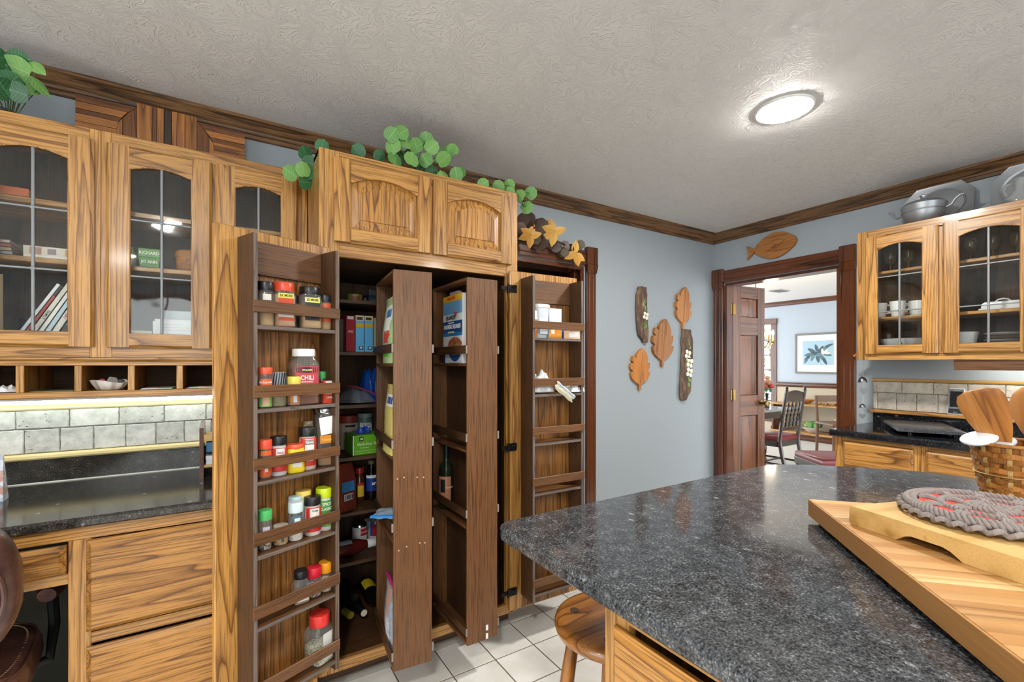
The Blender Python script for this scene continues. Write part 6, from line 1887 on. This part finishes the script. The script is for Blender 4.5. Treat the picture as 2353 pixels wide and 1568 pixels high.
part('slab', MB().loft([[(x - 3.36, y - .95, z) for x, y in pp_] for z, pp_ in ((.018, [(3.095, .975), (3.200, .735), (3.60, .93), (3.50, 1.17)]), (.021, [(3.09, .975), (3.198, .728), (3.605, .93), (3.50, 1.178)]), (.036, [(3.09, .975), (3.198, .728), (3.605, .93), (3.50, 1.178)]), (.039, [(3.097, .975), (3.20, .736), (3.598, .93), (3.50, 1.170)]))]), granite('granite_board_mat', '#26282b', '#4a4d52', '#8d9196', .25), t)
for x, y in ((-.18, .0), (-.10, -.16), (.18, .0), (.12, .16)):
    part('foot', MB().lathe([(.010, 0), (.010, .0185), (.001, .0185)], 10, (x, y, 0)), M_BLACK, t)
M_STRIP = emission_mat('warm_strip', (1.0, .95, .86, 1), 30.0)
t = thing('under_cabinet_light', 'strip light hidden behind the dark valance under the dish cabinet', 'strip light', (3.50, .35, 1.3245))
part('housing', MB().box(-.03, .03, -.42, .42, -.018, -.0005, .003), M_RING, t)
part('tube', MB().tube([(0, -.40, -.026), (0, .40, -.026)], .008, 10), M_STRIP, t)

# ------------------------------------------------------------------ island: boards, trivet, basket
IT = ITOP + .0004
A1 = Vector((-.728, -.686, 0)); B1_ = Vector((.686, -.728, 0))
ang = math.atan2(A1.y, A1.x)
cb = thing('cutting_board', 'large edge-grain cutting board of light wood strips on rubber feet', 'cutting board', (1.228, .567, IT), ang)
# local x along A1, local y along -B1 (left of A1): width runs to local -y? rotate so that width is +y'
yl = Matrix.Rotation(ang, 3, 'Z') @ Vector((0, 1, 0))
sg = 1 if yl.dot(B1_) > 0 else -1
LN, WD = .66, .46
cols_ = ['#d9b27c', '#c79a60', '#e2c391', '#b98a52', '#d2a66c', '#caa068', '#ddb985', '#c2925a']
WOODS['strip_a'] = ('#bd9058', '#b2834b', '#986a36', 0.45, 2.5, 14.0, 0.05, 0.2, 0.0)
WOODS['strip_b'] = ('#ad7c45', '#a1703a', '#865a2a', 0.45, 3.0, 14.0, 0.05, 0.25, 0.0)
WOODS['strip_c'] = ('#cfae7c', '#c6a26c', '#ad884f', 0.45, 2.0, 14.0, 0.05, 0.2, 0.0)
n_ = 24
w0 = LN / n_
for i in range(n_):
    kind = ['strip_a', 'strip_b', 'strip_a', 'strip_a', 'strip_c', 'strip_b', 'strip_a', 'strip_b', 'strip_a', 'strip_a', 'strip_b'][i % 11]
    part('strip', MB().box(i * w0, (i + 1) * w0 - .0002, sg * .0042, sg * (WD - .0042), .011, .051, .0004), wood(kind, 'y'), cb)
for y0, y1 in ((0, .004), (WD - .004, WD)):
    part('edge_band', MB().box(0, LN, sg * y0, sg * y1, .011, .0505, .0006), wood('strip_b', 'x'), cb)
for x in (.02, LN / 2, LN - .02):
    for y in (.03, WD - .03):
        part('foot', MB().lathe([(.012, 0), (.013, .002), (.013, .0115), (.001, .0115)], 12, (x, sg * y, 0)), M_BLACK, cb)
A2 = Vector((-.305, -.952, 0)); B2_ = Vector((.946, -.324, 0))
ang2 = math.atan2(A2.y, A2.x)
yl = Matrix.Rotation(ang2, 3, 'Z') @ Vector((0, 1, 0))
sg2 = 1 if yl.dot(B2_) > 0 else -1
sb = thing('maple_board', 'thick pale maple board with finger notches lying on the big cutting board', 'cutting board', (1.114, .434, IT + .0514), ang2)
Lb, Wb, Tb = .42, .285, .038
nt = [(.092, 0), (.10, .006), (.108, .012), (.118, .0155), (.168, .0155), (.18, .012), (.19, .006), (.198, 0)]
pol = [(.004, 0)] + nt + [(Lb - .004, 0), (Lb, .004), (Lb, Tb - .004), (Lb - .004, Tb), (.004, Tb), (0, Tb - .004), (0, .004)]
part('block', MB().prism([(x, z) for x, z in pol], 'y', 0, sg2 * Wb), wood('maple', 'y'), sb, smooth=30)
# crocheted trivet
TC = Vector((1.238, .248, IT + .0514 + .0386))
tv = thing('crochet_trivet', 'thick round grey crochet hot pad with red gaps on the maple board', 'trivet', TC, .4)
tv.scale = (.88, .88, 1.25)
M_YARN = plain('grey_yarn', '#968c88', .95, noise=.35, nscale=250)
M_REDY = plain('red_yarn', '#d2432e', .95, noise=.25, nscale=200)
part('red_core', MB().lathe([(.118, .001), (.122, .006), (.118, .0165), (.090, .0165), (.084, .012), (.078, .012), (.073, .0165), (.046, .0165), (.040, .012), (.001, .0125)], 40), M_REDY, tv, smooth=60)
ym = MB()
def braid(r0, amp, z, nw, rad, phase):
    pts = []
    n = nw * 8
    for q in range(n):
        a = 2 * PI * q / n
        pts.append(((r0 + amp * math.sin(nw * a + phase)) * math.cos(a), (r0 + amp * math.sin(nw * a + phase)) * math.sin(a), z + .004 + .003 * math.cos(nw * a + phase)))
    ym.tube(pts, rad, 6, closed=True)
for r0, nw in ((.140, 46), (.129, 42), (.082, 28), (.038, 14), (.026, 10), (.012, 6)):
    braid(r0, .0050, .012, nw, .0038, 0)
    braid(r0, .0050, .012, nw, .0038, PI)
for ring_r0, ring_r1, cnt, sp in ((.046, .074, 6, .16), (.090, .118, 10, .11)):
    for q in range(cnt):
        a0 = 2 * PI * q / cnt
        for da in (-1, 0, 1):
            pts = []
            for s_ in range(6):
                r_ = ring_r0 + (ring_r1 - ring_r0) * s_ / 5
                a = a0 + da * sp * (.6 + .4 * abs(s_ - 2.5) / 2.5) * .55
                pts.append((r_ * math.cos(a), r_ * math.sin(a), .0155 + .003 * math.sin(s_ * PI / 5)))
            ym.tube(pts, .0046, 6)
part('yarn', ym, M_YARN, tv, smooth=60)
scal = MB()
for q in range(34):
    a = 2 * PI * q / 34
    c_ = (.146 * math.cos(a), .146 * math.sin(a), .009)
    scal.tube([(c_[0] + .010 * math.cos(b) * math.cos(a) - .013 * math.sin(b) * math.sin(a), c_[1] + .010 * math.cos(b) * math.sin(a) + .013 * math.sin(b) * math.cos(a), c_[2] + .003 * math.sin(2 * b)) for b in [2 * PI * s_ / 10 for s_ in range(10)]], .0042, 6, closed=True)
part('scalloped_edge', scal, M_YARN, tv, smooth=60)

# woven basket with utensils
BC = Vector((1.872, .322, IT))
bk_ = thing('woven_basket', 'woven splint basket of utensils at the far end of the island', 'basket', BC)
M_SPL = wood('stoolwood', 'x'); M_SPL2 = wood('maple', 'z')
BH = .165
rad = lambda z: .072 + .026 * (z / BH)
ns = 22
hoops = 11
for h_ in range(hoops):
    z = .008 + (BH - .02) * h_ / (hoops - 1)
    pts_o, pts_i = [], []
    n = ns * 4
    ring_a, ring_b, ring_c, ring_d = [], [], [], []
    for q in range(n):
        a = 2 * PI * q / n
        w_ = .0024 * math.cos(ns / 2 * a + (PI if h_ % 2 else 0))
        r_ = rad(z) + w_
        hz = .0071
        ring_a.append(((r_ + .0008) * math.cos(a), (r_ + .0008) * math.sin(a), z - hz))
        ring_b.append(((r_ + .0012) * math.cos(a), (r_ + .0012) * math.sin(a), z + hz))
        ring_c.append(((r_ - .0006) * math.cos(a), (r_ - .0006) * math.sin(a), z + hz))
        ring_d.append(((r_ - .0008) * math.cos(a), (r_ - .0008) * math.sin(a), z - hz))
    part('woven_hoop', MB().loft([ring_a, ring_b, ring_c, ring_d, ring_a], cap=False), wood('stoolwood', 'z') if h_ % 3 else wood('plaque3', 'z'), bk_, smooth=60)
stake = None
for q in range(ns):
    a = 2 * PI * q / ns
    m = MB()
    rings = []
    for s_ in range(hoops * 2 + 1):
        z = BH * s_ / (hoops * 2)
        hidx = min(hoops - 1, int((z - .001) / ((BH - .02) / (hoops - 1)) + .5))
        r_ = rad(z) - .0024 * math.cos(ns / 2 * a + (PI if hidx % 2 else 0)) * 1.0
        hw = .0048
        ta, ra = Vector((-math.sin(a), math.cos(a), 0)), Vector((math.cos(a), math.sin(a), 0))
        c_ = ra * r_ + Vector((0, 0, z))
        rings.append([tuple(c_ - ta * hw - ra * .0006), tuple(c_ + ta * hw - ra * .0006), tuple(c_ + ta * hw + ra * .0008), tuple(c_ - ta * hw + ra * .0008)])
    part('stake', m.loft(rings), wood('maple', 'z') if q % 2 else wood('plaque3', 'z'), bk_, smooth=60)
part('rim', MB().tube([(rad(BH) * math.cos(a), rad(BH) * math.sin(a), BH) for a in [2 * PI * q / 40 for q in range(40)]], .0055, 8, closed=True), wood('plaque', 'x'), bk_, smooth=60)
part('rim_lashing', MB().tube([((rad(BH - .09) + .0052) * math.cos(a), (rad(BH - .09) + .0052) * math.sin(a), BH - .085) for a in [2 * PI * q / 40 for q in range(40)]], .0016, 6, closed=True), wood('maple', 'x'), bk_)
part('base', MB().lathe([(.070, 0), (.070, .005), (.001, .005)], 30), wood('plaque', 'x'), bk_)

def blade(profile, thick, cup=0.0):
    """flat utensil: profile [(s, half width)] along +z, thickness along y"""
    rings = []
    for s_, w_ in profile:
        n = 14
        rings.append([(w_ * math.cos(2 * PI * q / n), thick * math.sin(2 * PI * q / n) * (1 if w_ > .012 else w_ / .012 * 1.2 + .2) + cup * (w_ * math.cos(2 * PI * q / n)) ** 2 / .001 * .1, s_) for q in range(n)])
    return MB().loft(rings)
def utensil(name, label, cat, p0, p1, roll, mb, mat):
    """stands from p0 (inside the basket) towards p1, its broad side turned to the kitchen"""
    z = (Vector(p1) - Vector(p0)).normalized()
    c = -Vector((p1[0], p1[1], 0)).normalized()
    y = -(c - z * c.dot(z)).normalized()
    x = y.cross(z)
    M = Matrix((x, y, z)).transposed()
    t = thing(name, label, cat, p0, 0, 'utensils in the basket')
    t.rotation_euler = (M @ Matrix.Rotation(roll, 3, 'Z')).to_euler()
    part('blade', mb, mat, t, smooth=60)
    return t
utensil('wooden_spatula', 'wide wooden spatula leaning out of the basket towards the doorway', 'spatula', (1.885, .310, IT + .012), (1.778, .385, 1.225), .0, blade([(0, .008), (.10, .0085), (.135, .012), (.165, .022), (.20, .034), (.24, .044), (.28, .050), (.305, .050), (.322, .043), (.330, .026), (.332, .008)], .0055), wood('plaque', 'z'))
utensil('wooden_spoon', 'big worn wooden spoon standing upright in the basket', 'spoon', (1.905, .296, IT + .012), (1.905, .292, 1.24), .1, blade([(0, .007), (.12, .008), (.155, .012), (.185, .028), (.22, .042), (.255, .048), (.285, .042), (.308, .028), (.316, .008)], .009, .4), wood('plaque', 'z'))
M_NYL = plain('white_nylon', '#dfe1e4', .3)
def scoop(name, label, c, r_, yaw, mat, p0):
    t = thing(name, label, 'scoop', p0, 0, 'utensils in the basket')
    d = Vector(c) - Vector(p0)
    bl = MB().ball((0, 0, 0), r_, 24, 12, (1.0, .72, .26))
    bl.xf(Matrix.Translation(d) @ Matrix.Rotation(yaw, 4, 'Z') @ Matrix.Rotation(.30, 4, 'Y') @ Matrix.Rotation(-.25, 4, 'X'))
    part('bowl', bl, mat, t, smooth=60)
    part('handle', MB().tube([(0, 0, 0), tuple(d * .5), tuple(d * .95)], .006, 8), mat, t)
    return t
scoop('nylon_scoop', 'white nylon scoop resting on the basket rim', (1.797, .385, 1.092), .046, math.radians(148), M_NYL, (1.905, .318, IT + .045))
scoop('nylon_ladle', 'pale grey nylon ladle tucked low in the basket', (1.838, .352, 1.082), .040, math.radians(150), plain('grey_nylon', '#b9bcc2', .3), (1.895, .345, IT + .03))

# ------------------------------------------------------------------ stool
st_ = thing('wooden_stool', 'round oak stool tucked under the island counter', 'stool', (.911, .916, 0))
SZ = .60
part('seat', MB().lathe([(.12, SZ - .042), (.150, SZ - .040), (.163, SZ - .030), (.166, SZ - .018), (.163, SZ - .008), (.155, SZ - .002), (.14, SZ), (.05, SZ - .004), (.001, SZ - .005)], 56), wood('stoolwood', 'x'), st_, smooth=60)
for q in range(4):
    a = math.radians(128 + 90 * q)
    ca, sa = math.cos(a), math.sin(a)
    part('leg', MB().tube([(.105 * ca, .105 * sa, SZ - .02), (.13 * ca, .13 * sa, .42), (.16 * ca, .16 * sa, .2), (.195 * ca, .195 * sa, .0)], [.016, .020, .021, .016], 14), wood('stoolwood', 'z'), st_, smooth=60)
    part('tenon', MB().lathe([(.0125, SZ - .004), (.0125, SZ + .0004), (.001, SZ + .0006)], 16, (.112 * ca, .112 * sa, 0)), wood('rackdark', 'x'), st_)
for q in range(4):
    a, b = math.radians(128 + 90 * q), math.radians(128 + 90 * (q + 1))
    z = .22 if q % 2 else .27
    r_ = .152
    part('rung', MB().tube([(r_ * math.cos(a), r_ * math.sin(a), z), (r_ * math.cos(b), r_ * math.sin(b), z)], .010, 10), wood('stoolwood', 'x'), st_)
# ------------------------------------------------------------------ dining room furniture
BWZ, BWX = wood('blackwood', 'z'), wood('blackwood', 'x')
M_REDS = plain('red_leather', '#7a1f26', .35, noise=.2, nscale=40)
def dining_chair(label, loc, rz):
    """faces +y locally, back at -y"""
    t = thing('dining_chair', label, 'chair', loc, rz, 'dining chairs with red seats')
    seat = part('seat', MB().loft([[(sx_ * (.225 if sy_ > 0 else .205) * k_, sy_ * .21 * k_, z) for sx_, sy_ in ((-1, -1), (1, -1), (1, 1), (-1, 1))] for k_, z in ((.99, .425), (1.0, .435), (1.0, .462), (.97, .476), (.86, .484))]), M_REDS, t, smooth=60)
    part('seat_frame', MB().box(-.225, .225, -.215, -.185, .36, .425, .004).box(-.225, .225, .185, .215, .36, .425, .004).box(-.225, -.195, -.2, .2, .36, .425, .004).box(.195, .225, -.2, .2, .36, .425, .004), BWX, t)
    for s in (-1, 1):
        part('back_post', MB().tube([(s * .20, -.30, 0), (s * .20, -.235, .25), (s * .20, -.205, .42), (s * .20, -.235, .70), (s * .20, -.285, 1.0)], [.020, .021, .023, .021, .018], 8), BWZ, t)
        part('finial', MB().lathe([(.010, 0), (.018, .006), (.009, .012), (.017, .028), (.010, .044), (.001, .052)], 10, (s * .20, -.286, 1.0)), BWZ, t)
        leg = [(.020, .0), (.026, .01), (.018, .04), (.024, .08), (.030, .12), (.016, .16), (.026, .20), (.030, .26), (.018, .30), (.026, .33), (.026, .37)]
        part('leg', MB().lathe(leg, 12, (s * .195, .185, 0)), BWZ, t, smooth=50)
    cr = [(-.20, .86), (.20, .86)]
    up = [(-.20 + .40 * i / 12, .965 + .035 * math.sin(PI * i / 12)) for i in range(13)]
    lo = [(-.20 + .40 * i / 12, .855 + .022 * abs(math.sin(2.5 * PI * i / 12))) for i in range(13)]
    part('crest_rail', MB().strip(lo, up, 'y', -.275, -.255), BWX, t, smooth=20)
    part('lower_rail', MB().box(-.20, .20, -.235, -.212, .545, .585, .003), BWX, t)
    for i in range(4):
        x = -.12 + .08 * i
        pr = []
        for k_ in range(19):
            f = k_ / 18
            pr.append((.0085 + .006 * abs(math.sin(f * PI * 5)), .585 + .285 * f))
        part('spindle', MB().lathe(pr, 8, (0, 0, 0)).xf(Matrix.Translation((x, -.223, 0)) @ Matrix.Shear('XZ', 4, (0, 0)) @ Matrix.Identity(4)).xf(Matrix(((1, 0, 0, 0), (0, 1, -.15, .085), (0, 0, 1, 0), (0, 0, 0, 1)))), BWZ, t, smooth=50)
    part('stretcher', MB().tube([(-.2, -.24, .16), (-.195, .185, .16)], .012, 8).tube([(.2, -.24, .16), (.195, .185, .16)], .012, 8).tube([(-.197, 0, .16), (.197, 0, .16)], .012, 8), BWX, t)
    return t
def facing(v): return math.atan2(v[1], v[0]) - PI / 2
dining_chair('dark carved dining chair with spindle back seen from behind through the doorway', (5.48, 2.94, 0), facing((.0, 1.0)))
dining_chair('dark dining chair on the far side of the dining table by the window', (5.95, 4.45, 0), facing((0, -1)))
dining_chair('dining chair just inside the doorway, only its red seat showing', (4.62, 1.93, 0), facing((-.80, .60)))
tb_ = thing('dining_table', 'dark dining table with a pale glossy top in the next room', 'table', (5.45, 3.7, 0))
part('table_top', MB().box(-.60, .62, -.72, .9, .715, .748, .008), plain('polished_top', '#9fa3a4', .12, coat=.4), tb_)
part('apron', MB().box(-.52, .54, -.64, .82, .62, .715, .004), BWX, tb_)
for x in (-.30, .34):
    part('pedestal', MB().lathe([(.05, .09), (.09, .14), (.06, .2), (.11, .32), (.07, .44), (.06, .62)], 16, (x, .1, 0)), BWZ, tb_, smooth=50)
    part('foot_beam', MB().prism([(-.42, 0), (-.30, .0), (-.22, .05), (.42, .05), (.50, 0), (.62, 0), (.62, .05), (.50, .11), (-.30, .11), (-.42, .05)], 'x', x - .05, x + .05), BWX, tb_)
part('foot_stretcher', MB().box(-.3, .34, .06, .14, .10, .15, .004), BWX, tb_)

t = thing('flower_vase', 'vase of coral roses on the dining table', 'flowers', (5.80, 3.16, .7485))
part('vase', MB().lathe([(.03, 0), (.034, .004), (.020, .05), (.016, .14), (.026, .18), (.022, .18), (.001, .02)], 16), plain('dark_vase', '#2a2e2c', .1), t, smooth=50)
part('stem', MB().tube([(0, 0, .05), (.01, 0, .2), (.03, .0, .27)], .004, 6).tube([(0, 0, .05), (-.02, 0, .2), (-.05, 0, .29)], .004, 6).tube([(0, 0, .05), (.0, .01, .22), (.0, .02, .33)], .004, 6), M_STEM, t)
for x, y, z, r_, c in ((.05, -.02, .27, .042, '#c9503c'), (-.02, -.02, .32, .045, '#c98a6a'), (-.07, 0, .27, .04, '#b8483a'), (.0, .03, .26, .04, '#c96a50'), (.01, 0, .375, .034, '#cfa080')):
    part('rose', MB().ball((x, y, z), r_, 12, 8, (1, 1, .85)), plain('rose_' + c[1:], c, .6, noise=.4, nscale=45), t)
for q in range(7):
    a = q * .9
    put_leaf(t, LEAFD, (5.80 + .07 * math.cos(a), 3.16 + .05 * math.sin(a), .96 + .03 * math.sin(2 * a)), .06, (math.cos(a), -1, .4), a)

# chandelier with candle lamps
cd = thing('chandelier', 'brass chandelier with lit candle bulbs over the dining table', 'chandelier', (5.74, 3.27, 1.55))
M_BULB = emission_mat('candle_bulb', (1.0, .80, .50, 1), 260.0)
part('chain', MB().tube([(0, 0, .18), (0, 0, .885)], .006, 6), M_BRASS, cd)
part('canopy', MB().lathe([(.06, .885), (.055, .87), (.02, .86), (.001, .86)], 16), M_BRASS, cd)
part('hub', MB().lathe([(.004, -.09), (.02, -.07), (.012, -.04), (.035, 0), (.02, .04), (.03, .09), (.012, .13), (.008, .18)], 14), M_BRASS, cd, smooth=50)
for q in range(6):
    a = 2 * PI * q / 6 + .25
    ca, sa = math.cos(a), math.sin(a)
    arm = part('arm', MB().tube([(.03 * ca, .03 * sa, .0), (.09 * ca, .09 * sa, -.045), (.16 * ca, .16 * sa, -.035), (.20 * ca, .20 * sa, .02)], .006, 8).lathe([(.008, .02), (.030, .028), (.030, .032), (.008, .034)], 12, (.20 * ca, .20 * sa, 0)), M_BRASS, cd)
    part('candle_sleeve', MB().lathe([(.011, .034), (.011, .115), (.001, .115)], 10, (.20 * ca, .20 * sa, 0)), plain('amber_sleeve', '#c98a4a', .5), arm)
    part('bulb', MB().lathe([(.006, .115), (.014, .130), (.015, .145), (.008, .170), (.001, .182)], 10, (.20 * ca, .20 * sa, 0)), M_BULB, arm)

# magnolia print in a grey frame
pf = thing('framed_print', 'framed botanical magnolia print with wide cream mat on the dining wall', 'picture', (DXB, 3.83, 1.13), -PI / 2)
# local x = world -y, front faces -y local = world -x
PW, PH = .74, .70
fr_ = MB()
for a, b, c, d in ((-PW / 2, PW / 2, 0, .03), (-PW / 2, PW / 2, PH - .03, PH), (-PW / 2, -PW / 2 + .03, .03, PH - .03), (PW / 2 - .03, PW / 2, .03, PH - .03)):
    fr_.box(a, b, -.030, -.002, c, d, .003)
part('frame', fr_, col('#6f716a', .4), pf)
part('mat_board', MB().box(-PW / 2 + .03, PW / 2 - .03, -.016, -.006, .03, PH - .03), col('#e6dcd0'), pf)
part('print_ground', MB().box(-.245, .245, -.0175, -.0162, .15, .57), plain('print_blue', '#9fbccb', .5, noise=.12, nscale=6), pf)
def flat_leaf(cx_, cz_, L__, W__, a, y):
    pts = []
    for q in range(14):
        b = 2 * PI * q / 14
        u, v_ = L__ / 2 * math.cos(b), W__ / 2 * math.sin(b) * (1 - .25 * math.cos(b))
        pts.append((cx_ + u * math.cos(a) - v_ * math.sin(a), y, cz_ + u * math.sin(a) + v_ * math.cos(a)))
    return MB().add(pts, [tuple(range(14))])
for i, (x, z, l_, w_, a) in enumerate([(-.10, .40, .15, .06, 2.6), (-.14, .33, .16, .06, 3.3), (-.17, .27, .13, .05, 3.9), (-.08, .28, .14, .055, 4.3), (.0, .26, .15, .06, 4.9), (.08, .26, .16, .06, 5.4), (.05, .40, .17, .065, 1.2), (.12, .44, .16, .06, .7), (-.02, .44, .14, .055, 1.9), (.14, .33, .15, .055, 6.0), (-.04, .35, .14, .06, 2.9), (.03, .33, .13, .06, .3), (.17, .48, .14, .04, .4), (-.19, .22, .10, .04, 4.2), (.11, .21, .12, .045, 5.2)]):
    part('printed_leaf', flat_leaf(x, z, l_, w_, a, -.0178 - .0001 * i), col(['#35505a', '#466570', '#2a414a', '#567480'][i % 4]), pf, smooth=0)
for x, z, a in ((.10, .36, .5), (.13, .39, .9), (.07, .39, 1.6), (.15, .35, .0)):
    part('printed_petal', flat_leaf(x, z, .09, .04, a, -.0197 - .0001 * x), col('#d9d5c4'), pf, smooth=0)

# low console along the dining wall
cn = thing('low_console', 'low wooden console shelf along the beige dining wall', 'console', (8.44, 3.75, 0))
part('top_board', MB().box(-.19, .17, -.75, .70, .585, .615, .004), wood('oak', 'y'), cn)
part('lower_board', MB().box(-.19, .17, -.75, .70, .10, .135, .004), wood('oak', 'y'), cn)
part('plinth', MB().box(-.17, .17, -.72, .67, 0, .10), wood('mahogany', 'y'), cn)
for y in (-.72, .64):
    part('upright', MB().box(-.17, .17, y, y + .03, .135, .585), wood('mahogany', 'z'), cn)
t = thing('dough_bowl', 'long carved wooden dough bowl on the console top', 'bowl', (8.42, 3.98, .6155))
part('bowl', MB().lathe([(.05, 0), (.10, .01), (.16, .075), (.152, .078), (.09, .02), (.001, .015)], 28, sx=.55, sy=1.25), wood('marquetry', 'y'), t, smooth=50)
t = thing('dried_garland', 'strip of tan dried flowers lying on the console top', 'garland', (8.42, 3.52, .6155))
gm = MB()
for q in range(26):
    gm.ball((R.uniform(-.04, .04), -.26 + .02 * q, .018 + R.uniform(0, .012)), .022, 8, 6)
part('dried_blooms', gm, plain('dried_tan', '#b9905c', .9, noise=.4, nscale=60), t)
t = thing('plant_bowl', 'white bowl of green succulents on the lower console board', 'plant', (8.38, 3.80, .1355))
part('bowl', MB().lathe([(.06, .0), (.07, .005), (.16, .10), (.152, .10), (.07, .02), (.001, .015)], 26), col('#cfc8ba', .4), t, smooth=50)
for q in range(22):
    a, r_ = q * 2.4, .03 + .10 * (q / 22)
    p = (8.38 + r_ * math.cos(a), 3.80 + r_ * math.sin(a), .265 + .03 * R.random())
    put_leaf(t, LEAF if q % 3 else LEAFD, p, .09, (-1 + R.uniform(-.6, .6), R.uniform(-.6, .6), .6), R.uniform(-2, 2))
part('radish', MB().ball((-.02, .10, .13), .03, 10, 8), col('#b8502c'), t)
t = thing('serving_tray', 'dark oval serving tray on the lower console board', 'tray', (8.36, 3.36, .1355))
part('tray', MB().lathe([(.10, 0), (.13, .006), (.16, .03), (.152, .03), (.10, .010), (.001, .008)], 28, sx=.7, sy=1.2), plain('dark_tray', '#3a2f28', .3), t, smooth=50)
t = thing('wall_outlet', 'ivory electrical outlet on the beige dining wall', 'outlet', (DXB - .004, 3.55, .25))
part('plate', MB().box(-.008, 0, -.038, .038, 0, .125, .003), col('#cfc4a8', .4), t)
for z in (.03, .08):
    part('socket', MB().box(-.0095, -.0078, -.016, .016, z, z + .028, .002), col('#b5aa90', .4), t)
t = thing('low_back_chair', 'pale low-backed wooden chair near the console', 'chair', (7.45, 3.02, 0), -.6)
PZ = wood('rackwood', 'z')
for x in (-.2, .2):
    part('back_post', MB().tube([(x, .20, 0), (x, .18, .42), (x, .22, .83)], .020, 8), PZ, t)
    part('leg', MB().tube([(x, -.18, 0), (x, -.18, .43)], .020, 8), PZ, t)
part('crest_rail', MB().box(-.2, .2, .205, .23, .74, .83, .006), wood('rackwood', 'x'), t)
part('seat', MB().box(-.23, .23, -.21, .21, .42, .455, .01), wood('rackwood', 'x'), t)
t = thing('ceiling_vent', 'small grey air vent in the dining room ceiling', 'vent', (7.28, 3.78, ZC))
part('frame', MB().box(-.16, .16, -.09, .09, -.008, -.0005, .002), col('#b9b9b8'), t)
for i in range(6):
    part('louvre', MB().box(-.14, .14, -.07 + .026 * i, -.055 + .026 * i, -.014, -.008), col('#77777a'), t)

# garden shrub outside the tall window
gs = thing('garden_shrub', 'pale green sunlit shrub outside the dining window', 'shrub', (10.6, 5.6, 0))
gl = MB()
r3 = random.Random(11)
for q in range(900):
    x, y, z = r3.uniform(-.7, .7), r3.uniform(-1.3, 1.3), r3.uniform(.1, 2.5)
    s_ = r3.uniform(.05, .11)
    a, b = r3.uniform(0, 6.28), r3.uniform(-.8, .8)
    u = Vector((math.cos(a) * math.cos(b), math.sin(a) * math.cos(b), math.sin(b)))
    w_ = u.orthogonal().normalized()
    c_ = Vector((x, y, z))
    gl.add([tuple(c_ - u * s_), tuple(c_ + w_ * s_ * .5), tuple(c_ + u * s_), tuple(c_ - w_ * s_ * .5)], [(0, 1, 2, 3)])
o = part('foliage', gl, plain('garden_green', '#8fae78', .6, noise=.5, nscale=5), gs, smooth=0)
o['kind'] = 'stuff'
part('trunk', MB().tube([(0, 0, 0), (.05, .05, .8), (0, .1, 1.8)], [.06, .05, .03], 8), plain('trunk_brown', '#5a4634', .8), gs)
struct('garden_ground', MB().box(DXB + .12, 16, 1, 10, -.1, -.05), plain('lawn', '#8fa070', .9, noise=.3, nscale=12))
